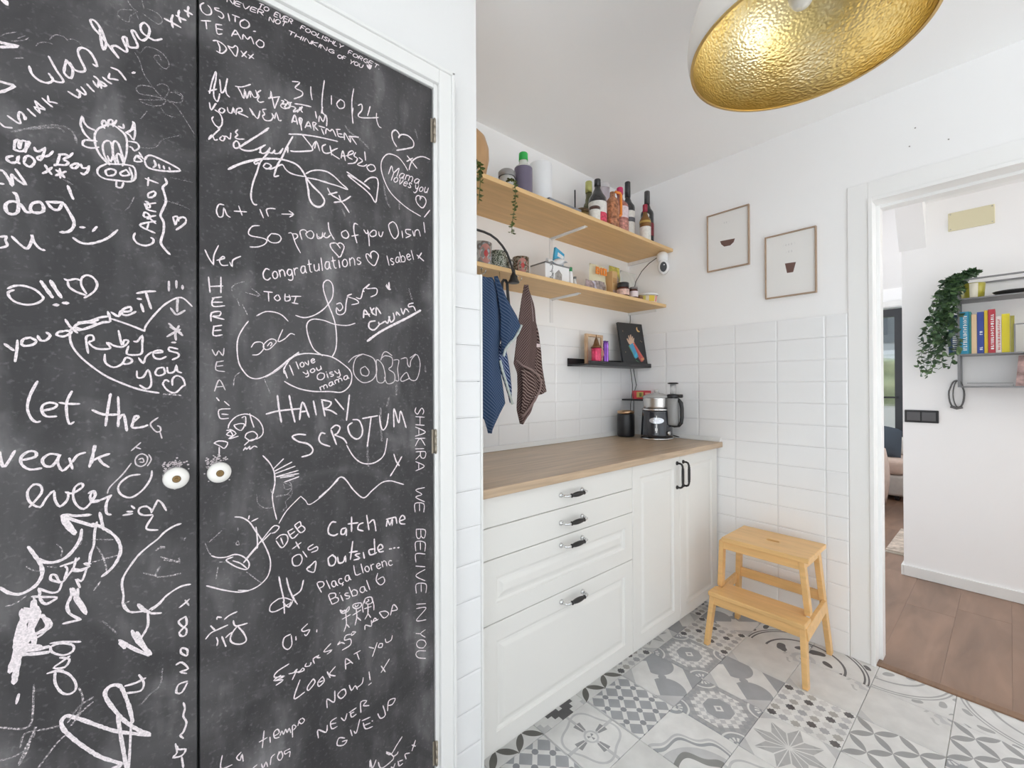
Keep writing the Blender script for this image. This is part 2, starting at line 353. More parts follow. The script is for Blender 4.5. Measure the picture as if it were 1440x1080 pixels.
for r in range(15):
    z = (r + 0.5) * THT
    for c in range(6):
        y = 0.558 + TW * (c + 0.5) - 0.0
        if y + 0.1 > YB: 
            continue
        if z < 0.9 and y - 0.1 > 1.07: continue
        put_tile(full, (XR, y, z), -pi / 2 + random.uniform(-0.004, 0.004), WR)
    put_tile(halfr, (XR, 0.5155, z), -pi / 2, WR)
for r in range(9, 15):
    z = (r + 0.5) * THT
    for c in range(2, 8):
        put_tile(full, (0.90 + TW * (c - 0.5), YB, z), random.uniform(-0.003, 0.003), WB)
    put_tile(endt, (2.35, YB, z), 0, WB)
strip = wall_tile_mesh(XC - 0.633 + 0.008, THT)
strip.materials[0] = mat('glazed_tile_darkened', (0.80, 0.805, 0.81), 0.12, coat=0.3, bump=0.05, bscale=14)  # same white glaze as the other tiles, darkened against the over-bright light
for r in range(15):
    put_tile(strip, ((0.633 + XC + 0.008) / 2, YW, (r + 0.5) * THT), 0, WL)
    if r >= 9:
        for c in range(3): put_tile(full, (XC, YW + 0.104 + 0.2 * c, (r + 0.5) * THT), pi / 2, WL)
MB().box(XC + 0.006, XC + 0.0125, YW - 0.0095, YW - 0.003, 0, 15 * THT).build('tile_edge_strip', TRIMW, WL, label='white corner strip of the tiles')
# small old screw holes over the doorway
for p in ((2.4008, 0.2475, 2.2711), (2.4008, 0.1517, 2.1821), (2.4008, 0.2651, 2.2026)):
    MB().lathe([(0.0028, 0.0), (0.0028, -0.001)], (p[0] - 0.0005, p[1], p[2]), axis='x', n=8).build('screw_hole', DARKGAP, WR)

# doorway trim
def profile_frame(name, parts, m, label, parent=None):
    b = MB()
    for p in parts: b.box(*p)
    return b.build(name, m, parent, bevel=0.002)
b = [(XR - 0.007, XR, DY1 + 0.016, DY1 + 0.088, 0, DZ + 0.088), (XR - 0.007, XR, DY0 - 0.088, DY0 - 0.016, 0, DZ + 0.088), (XR - 0.007, XR, DY0 - 0.016, DY1 + 0.016, DZ + 0.016, DZ + 0.088)]
struct(profile_frame('trim_1', b, TRIMD, ''), 'white architrave around the hall doorway')
b = [(XR - 0.012, XR + 0.07, DY1, DY1 + 0.016, 0, DZ + 0.016), (XR - 0.012, XR + 0.07, DY0 - 0.016, DY0, 0, DZ + 0.016), (XR - 0.012, XR + 0.07, DY0, DY1, DZ, DZ + 0.016),
     (XR + 0.07, XR + 0.13, DY1 - 0.013, DY1 + 0.016, 0, DZ + 0.016), (XR + 0.07, XR + 0.13, DY0 - 0.016, DY0 + 0.013, 0, DZ), (XR + 0.07, XR + 0.13, DY0 + 0.013, DY1 - 0.013, DZ - 0.013, DZ + 0.016)]
struct(profile_frame('trim_2', b, TRIMD, ''), 'white rebated door lining of the hall doorway')
struct(MB().box(XR + 0.004, XR + 0.045, DY0, DY1, -0.004, 0.006).build('trim_3', wood('threshold_brown', (0.23, 0.13, 0.075), 0.2), bevel=0.003), 'brown threshold bar between tiles and wooden floor')

# closet doors with chalk writing
def boardmat():
    m, t, b = newmat('chalkboard_paint'); N = t.nodes; L = t.links
    tc = N.new('ShaderNodeTexCoord'); mp = N.new('ShaderNodeMapping'); L.new(tc.outputs['Object'], mp.inputs[0])
    def noise(sc, det, scale=None, dist=0.0):
        n = N.new('ShaderNodeTexNoise'); n.inputs['Scale'].default_value = sc; n.inputs['Detail'].default_value = det; n.inputs['Distortion'].default_value = dist
        if scale:
            q = N.new('ShaderNodeMapping'); q.inputs['Scale'].default_value = scale; L.new(tc.outputs['Object'], q.inputs[0]); L.new(q.outputs[0], n.inputs[0])
        else: L.new(mp.outputs[0], n.inputs[0])
        return E_(n.outputs[0])
    E_.T = t
    a = mx(noise(3.2, 6, None, 1.4) - 0.46, 0.0) * 2.6; c = mx(noise(22, 5, (1, 1, 0.28)) - 0.5, 0.0) * 1.5; d = mx(noise(150, 4) - 0.58, 0.0) * 3.0; e = mx(noise(60, 4, (0.12, 1, 1), 1.0) - 0.6, 0.0) * 1.2
    s = mn(a * (0.45 + c * 3.0) + c * 0.35 + d * 0.6 + e * 0.3, 1.0)
    x = N.new('ShaderNodeMix'); x.data_type = 'RGBA'; L.new(s.v, x.inputs[0]); x.inputs[6].default_value = (0.031, 0.029, 0.031, 1); x.inputs[7].default_value = (0.21, 0.20, 0.205, 1)
    L.new(x.outputs[2], b.inputs['Base Color']); b.inputs['Roughness'].default_value = 0.52; b.inputs['Specular IOR Level'].default_value = 0.45
    n = N.new('ShaderNodeTexNoise'); n.inputs['Scale'].default_value = 180; L.new(tc.outputs['Object'], n.inputs[0])
    bp = N.new('ShaderNodeBump'); bp.inputs['Strength'].default_value = 0.12; bp.inputs['Distance'].default_value = 0.002; L.new(n.outputs[0], bp.inputs['Height']); L.new(bp.outputs[0], b.inputs['Normal'])
    return m
BOARD = boardmat()
def chalkmat(name, amt, col=(0.86, 0.78, 0.80)):
    m, t, b = newmat(name); N = t.nodes; L = t.links; E_.T = t
    b.inputs['Base Color'].default_value = col + (1,); b.inputs['Roughness'].default_value = 0.95; b.inputs['Specular IOR Level'].default_value = 0.1
    tc = N.new('ShaderNodeTexCoord'); n = N.new('ShaderNodeTexNoise'); n.inputs['Scale'].default_value = 420; n.inputs['Detail'].default_value = 3; L.new(tc.outputs['Object'], n.inputs[0])
    r = N.new('ShaderNodeMapRange'); r.inputs[1].default_value = 0.36; r.inputs[2].default_value = 0.60; r.inputs[3].default_value = amt * 0.74; r.inputs[4].default_value = min(1.0, amt * 1.0)
    if amt < 0.7: r.inputs[1].default_value = 0.45; r.inputs[2].default_value = 0.7; r.inputs[3].default_value = amt * 0.2; r.inputs[4].default_value = amt * 1.5
    L.new(n.outputs[0], r.inputs[0]); L.new(r.outputs[0], b.inputs['Alpha'])
    return m
CH = {k: chalkmat('chalk_%d' % int(k * 100), k) for k in (1.0, 0.8, 0.6, 0.4, 0.3)}
LY = 0.985
def leaf(n, x0, x1, lab):
    d = struct(MB().box(x0, x1, LY, LY + 0.03, 0.006, LZ - 0.003).build('door_%d' % n, BOARD, bevel=0.0015), lab)
    LOC[d.name] = (0, 0, 0); return d
DL = leaf(1, LX0 + 0.002, 0.0735, 'black chalkboard closet door leaf on the left, covered in chalk writing')
DR = leaf(2, 0.0775, LX1 - 0.003, 'black chalkboard closet door leaf on the right, covered in chalk writing')
# frame round the doors
b = [(LX1, LX1 + 0.012, LY - 0.004, YW + 0.06, 0, LZ + 0.012), (LX0 - 0.012, LX0, LY - 0.004, YW + 0.06, 0, LZ + 0.012), (LX0, LX1, LY - 0.004, YW + 0.06, LZ, LZ + 0.012)]
struct(profile_frame('trim_4', b, TRIMW, ''), 'white inner lining of the closet door frame')
b = [(LX1 + 0.012, LX1 + 0.057, LY - 0.012, YW, 0, LZ + 0.057), (LX0 - 0.057, LX0 - 0.012, LY - 0.012, YW, 0, LZ + 0.057), (LX0 - 0.012, LX1 + 0.012, LY - 0.012, YW, LZ + 0.012, LZ + 0.057),
     (LX1 + 0.049, LX1 + 0.057, LY - 0.018, YW, 0, LZ + 0.057), (LX0 - 0.012, LX1 + 0.057, LY - 0.018, YW, LZ + 0.049, LZ + 0.057)]
struct(profile_frame('trim_5', b, TRIMW, ''), 'white moulded architrave around the closet doors')
for z in (1.89, 1.075, 0.262):
    m = MB()
    for k in range(3): m.lathe([(0.0036, -0.009), (0.0036, 0.009)], (LX1 + 0.001, LY - 0.006, z + (k - 1) * 0.0205), n=10)
    m.lathe([(0.0026, -0.032), (0.0026, 0.032)], (LX1 + 0.001, LY - 0.006, z), n=8)
    m.box(LX1 - 0.008, LX1 + 0.010, LY - 0.0018, LY - 0.0008, z - 0.031, z + 0.031)
    m.build('hinge', HINGE, DR, label='small brass butt hinge')
def knob(p, d):
    x, z = p
    k = MB().lathe([(0.010, 0), (0.009, -0.018), (0.012, -0.022), (0.0175, -0.025), (0.0192, -0.030), (0.0175, -0.036), (0.011, -0.040), (0.0065, -0.0408)], (x, LY, z), axis='y', n=28).build('knob', PORC, d, label='round white porcelain knob with a brass centre')
    MB().lathe([(0.0062, -0.0385), (0.0062, -0.0422), (0.0045, -0.0432), (0.0025, -0.0415), (0.0, -0.0412)], (x, LY, z), axis='y', n=16, caps=False).build('knob_centre', mat('knob_brass', (0.20, 0.13, 0.06), 0.35, metal=0.9), k)
k1 = (0.0420, 0.9500, 1.0600); k2 = (0.1049, 0.9500, 1.0613)
knob((k1[0], k1[2]), DL); knob((k2[0], k2[2]), DR)

# ------------------------------------------------------------------ chalk: thin strokes lying on the leaves, coordinates in tenths of a millimetre on the door plane
def chalk(name, d, wmm, a, lab, data, seed):
    R = random.Random(seed); m = MB(); y = LY - 0.0005 - (seed % 12) * 0.00003
    for st in data.split(';'):
        pts = [tuple(float(q) / 10000 for q in p.split(',')) for p in st.split()]
        if len(pts) == 1: pts = pts * 2
        P2 = []
        n = len(pts)
        for i in range(n - 1):                      # Catmull-Rom
            p0 = pts[max(i - 1, 0)]; p1 = pts[i]; p2 = pts[i + 1]; p3 = pts[min(i + 2, n - 1)]
            ln = math.hypot(p2[0] - p1[0], p2[1] - p1[1]); k = max(3, min(14, int(ln / 0.004)))
            for j in range(k):
                t = j / k
                P2.append(tuple(0.5 * (2 * p1[c] + (p2[c] - p0[c]) * t + (2 * p0[c] - 5 * p1[c] + 4 * p2[c] - p3[c]) * t * t + (3 * p1[c] - p0[c] - 3 * p2[c] + p3[c]) * t ** 3) for c in (0, 1)))
        P2.append(pts[-1])
        vs = []; k = len(P2); hw = wmm / 2000
        for i, p in enumerate(P2):
            q0 = P2[max(i - 1, 0)]; q1 = P2[min(i + 1, k - 1)]; tx, tz = q1[0] - q0[0], q1[1] - q0[1]; l = math.hypot(tx, tz) or 1; tx /= l; tz /= l
            y -= 0.0000015; w_ = hw * R.uniform(0.80, 1.15) * (0.75 if i in (0, k - 1) else 1)
            vs += [(p[0] - tz * w_, y, p[1] + tx * w_), (p[0] + tz * w_, y, p[1] - tx * w_)]
        t0 = (P2[0][0] - P2[1][0], P2[0][1] - P2[1][1]); t1 = (P2[-1][0] - P2[-2][0], P2[-1][1] - P2[-2][1])
        l0 = math.hypot(*t0) or 1; l1 = math.hypot(*t1) or 1
        fs = [(2 * i, 2 * i + 1, 2 * i + 3, 2 * i + 2) for i in range(k - 1)]
        vs += [(P2[0][0] + t0[0] / l0 * hw * 0.8, y, P2[0][1] + t0[1] / l0 * hw * 0.8), (P2[-1][0] + t1[0] / l1 * hw * 0.8, y, P2[-1][1] + t1[1] / l1 * hw * 0.8)]
        fs += [(0, 1, 2 * k), (2 * k - 1, 2 * k - 2, 2 * k + 1)]
        m.add(vs, fs)
    o = m.build(name, CH[a], d, fix=False)
    o['label'] = lab
chalk('chalk_writing', DL, 3.3, 1.0, 'white chalk handwriting near the top, left side', '-1349,17166 -1324,17064 -1251,16997 -1173,16990 -1128,17017 -1098,17068 -1113,17105 -1143,17149;-1098,17068 -1053,17059 -982,17100 -1063,17246 -1143,17419;-951,17455 -971,17319 -971,17230 -899,17190 -878,17334 -930,17428 -956,17460;-909,17439 -868,17354 -794,17344 -735,17403 -794,17556 -820,17663 -783,17742 -698,17740 -632,17651 -594,17532 -643,17539', 1)
chalk('chalk_writing', DL, 3.5, 1.0, 'white chalk handwriting near the top, right side', '-561,18164 -555,18044 -522,17845 -488,17971 -555,18183 -627,18274 -676,18247 -632,18141 -561,18072 -334,17799;-334,17807 -420,17928 -363,17989 -253,17951 -224,17997 -282,18157 -235,18198 -212,18067 -141,18072 -86,18132 -164,18331 -128,18366 -68,18270 -7,18270 54,18383 67,18520 5,18584 -50,18505 -32,18402 54,18359 141,18348 236,18422', 2)
chalk('chalk_writing', DL, 3.5, 1.0, 'white chalk handwriting near the top, right side', '275,18808 385,18794 504,18775;392,18940 372,18837 392,18714;438,18957 504,18944 578,18951;484,19077 471,18976 504,18868;558,19119 612,19115 674,19107;619,19222 606,19120 619,19034', 3)
chalk('chalk_writing', DL, 2.7, 1.0, 'white chalk handwriting near the top, left side', '-1644,16173 -1598,16128 -1525,16143;-1567,16308 -1470,16242 -1437,16255 -1460,16331 -1446,16421 -1404,16382 -1395,16315 -1381,16363;-1456,16333 -1437,16255;-1366,16497 -1323,16451 -1285,16416;-1290,16652 -1261,16570 -1236,16487 -1295,16556 -1183,16560 -1227,16599 -1285,16654;-1212,16728 -1153,16674 -1103,16637;-1153,16791 -1143,16708 -1113,16713 -1053,16717', 4)
chalk('chalk_writing', DL, 2.9, 1.0, 'white chalk handwriting near the top, left side', '-930,16960 -815,16913 -799,16995 -836,17039 -741,16991 -735,17039 -783,17101;-714,17178 -671,17129 -632,17092;-643,17263 -588,17181 -572,17296 -544,17186', 5)
chalk('chalk_writing', DL, 3.0, 1.0, 'white chalk handwriting near the top, right side', '-632,17345 -588,17319 -533,17237 -483,17260 -544,17294 -583,17291;-527,17379 -477,17340 -421,17319;-443,17480 -455,17397 -398,17408 -340,17419;-426,17590 -340,17584 -282,17525 -241,17465', 6)
chalk('chalk_writing', DL, 3.5, 1.0, 'white chalk handwriting near the top, right side', '-159,17623 -123,17653', 7)
chalk('chalk_writing', DL, 4.1, 1.0, 'white chalk handwriting near the top, left side', '-1648,17381 -1590,17391 -1461,17416 -1553,17361 -1648,17305;-1648,16792 -1571,16793 -1502,16789 -1589,16680 -1648,16626;-1626,18033 -1599,18007 -1572,17988;-1617,18038 -1581,18032 -1576,17992', 8)
chalk('chalk_writing', DL, 3.4, 1.0, 'white chalk handwriting above the knob, left side', '-1502,15829 -1493,15952 -1456,15979 -1456,15881 -1446,15863 -1428,15976 -1376,15974 -1390,15819;-1507,15820 -1414,15825 -1342,15986 -1376,15981;-1294,15925 -1280,15879 -1246,15884 -1187,15949;-1182,15965 -1202,15842 -1236,15743 -1265,15784 -1202,15828;-1182,15820 -1133,15866 -1098,15937;-1516,15718 -1571,15678 -1571,15637 -1525,15610 -1470,15650 -1456,15739 -1470,15657 -1446,15623;-1404,15658 -1385,15750 -1338,15773 -1294,15724 -1304,15663 -1347,15606 -1404,15644;-1022,15905 -1053,15747;-1033,15908 -961,15933 -925,15909 -982,15852 -930,15818 -961,15763 -1053,15740 -1083,15715;-878,15985 -920,15903;-836,15835 -889,15787 -894,15748 -847,15749 -810,15828 -836,15835;-784,15837 -768,15782 -709,15802 -687,15839;-692,15837 -709,15741 -752,15682 -784,15694;-1182,15689 -1153,15626 -1113,15566;-1207,15551 -1163,15594 -1108,15678;-1063,15648 -1012,15613 -971,15560;-956,15661 -1033,15592 -1068,15559;-1022,15684 -1017,15538;-1643,15460 -1607,15450 -1562,15367 -1520,15261 -1525,15365 -1530,15433;-1525,15435 -1460,15357 -1385,15323 -1432,15422 -1488,15524;-1643,15259 -1607,15263;-935,15438 -915,15392 -899,15344', 9)
chalk('chalk_smudge', DL, 2.7, 0.3, 'faint smudge of chalk near the top, left side', '-1525,16080 -1366,16191 -1192,16302 -1073,16356 -951,16375 -868,16317 -847,16206;-1366,16184 -1153,16288 -1033,16328 -971,16293;-982,15527 -878,15477;-847,16266 -831,16151', 10)
chalk('chalk_writing', DL, 4.0, 1.0, 'white chalk handwriting above the knob, left side', '-1511,15162 -1479,15136 -1460,15014 -1465,14886 -1511,14832 -1571,14845 -1589,14937 -1562,15000 -1507,15030 -1460,15014 -1423,14982 -1385,14907 -1337,14905;-1231,15099 -1309,15056 -1337,14977 -1318,14918 -1251,14921 -1202,14963 -1202,15042 -1231,15092;-1168,15117 -1083,15133 -992,15158;-1163,15111 -1103,15025 -1033,15029 -987,15145 -930,15041 -868,14894 -873,14788 -930,14700 -1017,14673;-930,15428 -904,15331 -873,15243', 11)
chalk('chalk_drawing', DL, 3.6, 1.0, 'white chalk drawing above the knob, left side', '-794,14807 -741,14816;-649,14773 -600,14861;-873,14616 -794,14559 -698,14557 -567,14623 -455,14717 -347,14866', 12)
chalk('chalk_writing', DL, 3.3, 1.0, 'white chalk handwriting above the knob, left side', '-1643,14459 -1580,14480 -1589,14422 -1571,14343 -1643,14293;-1525,14492 -1460,14408 -1394,14344 -1356,14359 -1318,14496 -1323,14566 -1299,14457 -1241,14369 -1187,14351', 13)
chalk('chalk_writing', DL, 3.1, 1.0, 'white chalk handwriting above the knob, left side', '-1566,13695 -1497,13747 -1404,13761 -1299,13726 -1231,13657 -1202,13589 -1270,13508 -1375,13474 -1478,13497 -1543,13559 -1561,13640 -1506,13682', 14)
chalk('chalk_writing', DL, 4.7, 1.0, 'white chalk handwriting above the knob, left side', '-1226,13859 -1172,13752 -1103,13623;-1123,13883 -1073,13766 -1007,13636;-1088,13506 -1043,13511;-987,13550 -930,13554', 15)
chalk('chalk_heart', DL, 3.1, 1.0, 'white chalk heart above the knob, left side', '-971,13936 -930,13920 -847,13956 -784,13936;-935,13912 -920,13818 -837,13748 -730,13710;-720,13734 -778,13854 -778,13974 -720,14037 -644,14011 -595,13912 -622,13801 -687,13716 -747,13663', 16)
chalk('chalk_writing', DL, 3.4, 1.0, 'white chalk handwriting above the knob, left side', '-1597,12858 -1552,12812 -1506,12765;-1469,12922 -1473,12795 -1492,12598;-1328,12974 -1403,12947 -1427,12882 -1403,12841 -1318,12860 -1275,12920 -1328,12966;-1260,13007 -1231,12937 -1172,12941 -1128,13017 -1167,13064;-971,13102 -1033,13082 -1058,13036 -992,13012 -930,13046 -889,13101 -971,13109;-961,13287 -910,13181 -826,13084;-858,13171 -805,13130 -698,13184 -600,13254 -720,13258 -837,13217 -858,13171', 17)
chalk('chalk_writing', DL, 3.7, 1.0, 'white chalk handwriting above the knob, right side', '-858,13194 -776,13259 -680,13288 -567,13358 -467,13388;-858,13175 -763,13144 -638,13213 -525,13283 -438,13311 -467,13467;-817,13255 -708,13266 -582,13317;-423,13462 -335,13401 -313,13494;-298,13486 -185,13508 -185,13580 -276,13529 -291,13446 -216,13434 -116,13506;-47,13647 -15,13517;-93,13734 -46,13730;-101,13826 32,13875 144,13895;16,13863 48,13732 88,13580', 18)
chalk('chalk_heart', DL, 3.0, 1.0, 'white chalk heart above the knob, right side', '-904,13133 -911,12999 -884,12867 -804,12717 -680,12567 -496,12393 -306,12275 -125,12183 31,12130 191,12096;-864,13174 -898,13133;-423,13352 -291,13305 -124,13238 0,13176;0,13176 16,13271 127,13469 274,13676 441,13814 544,13817 666,13690', 19)
chalk('chalk_heart', DL, 2.4, 0.6, 'faint chalk heart above the knob, right side', '256,12074 406,12061 508,12042', 20)
chalk('chalk_writing', DL, 3.1, 1.0, 'white chalk handwriting above the knob, right side', '-701,12760 -721,12915 -721,13031 -652,13056 -638,12979 -694,12936 -610,12843 -467,12841 -438,12872 -482,12949;-460,12951 -380,12896 -276,12891 -208,12987 -261,13004 -291,12921 -335,13160;-140,12991 -93,12994 -31,13101 -31,12957 -39,12791 -124,12756 -231,12772 -208,12905;-503,12750 -496,12611 -395,12535 -291,12598 -246,12700 -186,12693 -163,12642 -216,12600 -276,12598;-78,12707 -16,12616 16,12731 95,12818;127,12799 241,12825 208,12855 119,12819 127,12726 208,12697 290,12743;457,12890 340,12915 340,12851 457,12814 466,12750 381,12693;-101,12480 -94,12367 -16,12379 47,12504 87,12338 79,12213 15,12172 -63,12234;257,12551 175,12528 143,12443 191,12402 273,12445 257,12551;306,12552 323,12457 406,12479 440,12598 449,12491 508,12460', 21)
chalk('chalk_heart', DL, 2.9, 1.0, 'white chalk heart above the knob, right side', '265,12297 248,12254 306,12148 415,12093 525,12211 560,12243 525,12362 440,12405 381,12340 381,12233;257,12297 290,12329 331,12297', 22)
chalk('chalk_drawing', DL, 3.7, 0.8, 'white chalk drawing above the knob, right side', '458,13806 450,13697 450,13568;357,13622 407,13542 450,13514 561,13602;332,13341 424,13242 526,13142;475,13311 424,13178 432,13050;307,13105 424,13199 492,13248;348,13279 509,13184;373,13003 424,13006;332,14099 332,13928;438,14126 438,13997;527,14053 527,13988', 23)
chalk('chalk_drawing', DL, 2.9, 1.0, 'white chalk drawing near the top, left side', '-622,16458 -698,16474 -751,16543 -767,16628 -789,16513 -778,16442 -741,16351 -671,16279', 24)
chalk('chalk_drawing', DL, 2.8, 1.0, 'white chalk drawing near the top, right side', '-153,16787 -122,16648 -143,16476 -194,16539 -244,16561;-244,16561 -174,16629 -143,16778;-204,16426 -102,16437 -71,16365 -133,16288 -164,16332 -194,16335;-112,16213 -30,16145 -133,16110 -102,16217 -50,16207;-71,16283 -19,16190', 25)
chalk('chalk_drawing', DL, 3.0, 1.0, 'white chalk drawing near the top, right side', '-576,16506 -623,16389 -612,16197 -552,16053 -445,15941;-576,16506 -432,16629 -309,16576 -234,16469 -234,16198 -285,15977;-600,16283 -739,16248 -762,16158 -670,16143 -576,16193;-505,16534 -540,16602 -505,16666 -468,16581 -456,16686 -408,16705 -408,16605 -359,16725;-334,16634 -272,16625 -272,16692;-234,16571 -133,16679 -138,16780;-445,15958 -505,16070 -529,16227 -493,16323 -432,16329 -408,16204 -396,16041;-396,16074 -408,16271 -383,16363 -334,16331 -285,16146 -260,16020;-469,16082 -432,15995 -396,16124 -371,15982;-334,15994 -359,16121 -322,16167 -272,16032;-481,15945 -576,15848 -588,15745 -505,15689 -334,15709 -184,15738 -120,15826 -133,15994 -235,16011 -481,15945;-432,15878 -493,15825 -469,15750 -384,15794 -371,15865 -432,15878;-235,15926 -310,15851 -285,15808 -197,15853 -235,15926;-359,15684 -359,15600 -297,15602 -272,15694;-197,15973 -159,15848 -171,15776', 26)
chalk('chalk_drawing', DL, 3.1, 1.0, 'white chalk drawing near the top, right side', '2,16170 34,16250 97,16286 248,16254 404,16206 494,16150 337,16084 140,16048 33,16069 2,16170;129,16213 151,16136 118,16083;194,16165 205,16098;259,16158 270,16105;337,16155 348,16116', 27)
chalk('chalk_writing', DL, 3.1, 1.0, 'white chalk handwriting above the knob, right side', '12,15854 183,15823;54,15881 44,15739;129,15666 54,15603 54,15533 118,15565 150,15631 129,15666;150,15462 1,15394;12,15452 54,15436 75,15372 33,15347 1,15407;33,15416 33,15319 150,15308;150,15238 1,15172 1,15255 54,15241 75,15177 33,15152;65,15174 150,15097;139,14927 -61,15018 150,15139;33,14972 54,15074;-123,14866 -144,14780 -93,14695 12,14676 107,14738 118,14810 86,14831', 28)
chalk('chalk_drawing', DL, 3.6, 1.0, 'white chalk drawing above the knob, right side', '281,15938 303,15860 248,15772 270,15665 292,15530 248,15376 215,15254 259,15152 259,14982 226,14834 226,14749 291,14649 347,14589', 29)
chalk('chalk_heart', DL, 3.2, 1.0, 'white chalk heart above the knob, right side', '392,15271 425,15136 448,15228 516,15303 574,15288 562,15198 437,15052;392,15271 448,15300 471,15219', 30)
chalk('chalk_drawing', DL, 1.7, 0.3, 'faint chalk drawing near the top, right side', '-129,17998 -68,17899 -8,17687 116,17500 268,17353;-44,18040 17,18161 141,18200 255,18159 333,18048 320,17941 255,17910 166,17983 129,18046 154,18091 204,18100 230,18030;141,17478 78,17499 -69,17448 -105,17368 -57,17309 91,17341 268,17361;166,17555 242,17623 319,17608 332,17514 268,17369;358,17517 463,17564 530,17534 516,17461;-92,18724 -188,18701 -305,18634 -346,18548 -294,18483 -200,18487 -188,18589 -104,18701;-223,18856 -164,18763 -104,18733;-31,18968 -7,18821;42,18849 142,18857 218,18817 243,18748 205,18670 129,18669 -19,18733;-104,18685 -80,18602', 31)
chalk('chalk_drawing', DL, 1.6, 0.3, 'faint chalk drawing near the top, right side', '293,17364 119,17275 -71,17206;-50,17174 98,17167 249,17246 293,17350;315,17359 427,17365 518,17418 530,17510 427,17537;315,17345 450,17288 704,16895;227,17180 293,17094 427,17091;359,15977 680,15990;248,15546 471,15522 656,15470;-71,16365 140,16441 249,16622 472,16777;34,17043 -50,16870;-133,15494 -194,15313 -255,15215', 32)
chalk('chalk_drawing', DL, 1.4, 0.4, 'faint chalk drawing near the top, left side', '-1133,17694 -1073,17799 -982,17818 -930,17771;-1280,17516 -1251,17574 -1173,17629 -1103,17636;-930,17801 -868,17833 -805,17814 -773,17763;-1507,17209 -1404,17264;-1470,17531 -1386,17618;-1644,17467 -1590,17538 -1479,17625;-1535,17455 -1404,17537 -1357,17605', 33)
chalk('chalk_writing', DL, 3.4, 1.0, 'white chalk handwriting above the knob, left side', '-1263,12298 -1341,12075 -1367,11883 -1328,11727 -1276,11666 -1236,11674;-1210,11838 -1089,11873 -1055,11931 -1130,11963 -1203,11926 -1217,11839 -1170,11749 -1062,11743;-889,12138 -945,11968 -945,11767 -917,11615 -867,11643;-1028,11960 -938,11938 -803,11933', 34)
chalk('chalk_writing', DL, 3.7, 1.0, 'white chalk handwriting above the knob, right side', '-652,11826 -518,11747 -333,11739;-434,12090 -465,11850 -495,11558;-341,12036 -333,11781 -341,11538;-334,11654 -271,11736 -231,11456;-159,11591 -78,11683 -127,11697 -151,11601 -159,11504 -29,11507 38,11535', 35)
chalk('chalk_writing', DL, 2.2, 0.8, 'white chalk handwriting around knob height, right side', '181,11659 80,11565 105,11476 164,11405 216,11424 207,11491 173,11515;207,11402 233,11289', 36)
chalk('chalk_writing', DL, 3.6, 1.0, 'white chalk handwriting around knob height, left side', '-1642,11239 -1629,11088 -1593,11018 -1494,11242;-1424,11092 -1289,11125 -1282,11201 -1354,11218 -1430,11140 -1424,11025 -1341,10938 -1223,10942;-1021,11124 -1130,11156 -1210,11077 -1183,10976 -1103,10966 -1035,11096 -1021,11134 -1048,11018 -993,10872 -910,10962;-917,11063 -882,10888;-882,10999 -825,11103 -738,11135;-614,11235 -658,11054 -688,10893', 37)
chalk('chalk_writing', DL, 3.8, 1.0, 'white chalk handwriting around knob height, right side', '-630,11237 -660,10951;-652,10992 -563,11044 -450,11083;-578,11024 -533,10936 -457,10864', 38)
chalk('chalk_writing', DL, 3.2, 1.0, 'white chalk handwriting around knob height, left side', '-1347,10361 -1223,10552 -1230,10670 -1302,10700 -1366,10595 -1341,10437 -1236,10340 -1170,10465 -1089,10569 -1076,10428 -1021,10310 -938,10404 -931,10523;-959,10528 -882,10495 -767,10578 -782,10641 -853,10591 -875,10453 -839,10306 -753,10219 -666,10315 -614,10430 -643,10496 -680,10400 -651,10312 -568,10318', 39)
chalk('chalk_writing', DL, 3.4, 1.0, 'white chalk handwriting around knob height, right side', '-696,10464 -638,10495 -623,10411 -660,10345 -563,10328 -427,10388;-427,10388 -488,10262 -488,10106', 40)
chalk('chalk_writing', DL, 3.4, 1.0, 'white chalk handwriting around knob height, right side', '-463,10349 -489,10213 -482,10097 -431,10061', 41)
chalk('chalk_drawing', DL, 2.1, 0.8, 'white chalk drawing around knob height, right side', '-175,10893 -287,10715 -442,10527 -473,10427;-127,10941 -94,11013 -29,11038 37,10976 21,10869 -45,10823 -111,10863 -127,10941;-78,10946 -29,10962 -12,10895 -62,10901;54,11018 88,10927 37,10823;-53,11237 -175,11108;-127,11168 -53,11128', 42)
chalk('chalk_drawing', DL, 3.0, 1.0, 'white chalk drawing around knob height, right side', '-62,10684 -192,10680 -303,10590 -342,10490 -303,10377 -192,10305 -78,10361 21,10476 87,10619 96,10728', 43)
chalk('chalk_writing', DL, 3.1, 1.0, 'white chalk handwriting around knob height, right side', '175,10201 90,9994;175,10201 233,10135 292,9992;104,9954 -9,9967 -78,10027 -64,10106 19,10118 83,10051 90,9994;111,9934 19,9732 175,9670;-227,10074 -160,10061;-173,10163 -133,10110;-280,10022 -160,10025', 44)
chalk('chalk_drawing', DL, 4.6, 1.0, 'white chalk drawing around knob height, left side', '-1004,10158 -939,10162 -844,10126 -674,10109;-998,10149 -974,10035 -916,9921 -856,9831;-963,10133 -916,10005 -844,9854;-986,10155 -868,10063 -748,9987 -649,9923 -600,9903', 45)
chalk('chalk_drawing', DL, 4.3, 1.0, 'white chalk drawing around knob height, right side', '-653,9958 -565,9896 -450,9782 -373,9676 -320,9539 -314,9395 -373,9232 -451,9130 -540,9060;-565,10122 -540,9960 -521,9833', 46)
chalk('chalk_writing', DL, 3.6, 1.0, 'white chalk handwriting around knob height, left side', '-600,9973 -625,9822 -637,9599 -674,9470 -687,9335', 47)
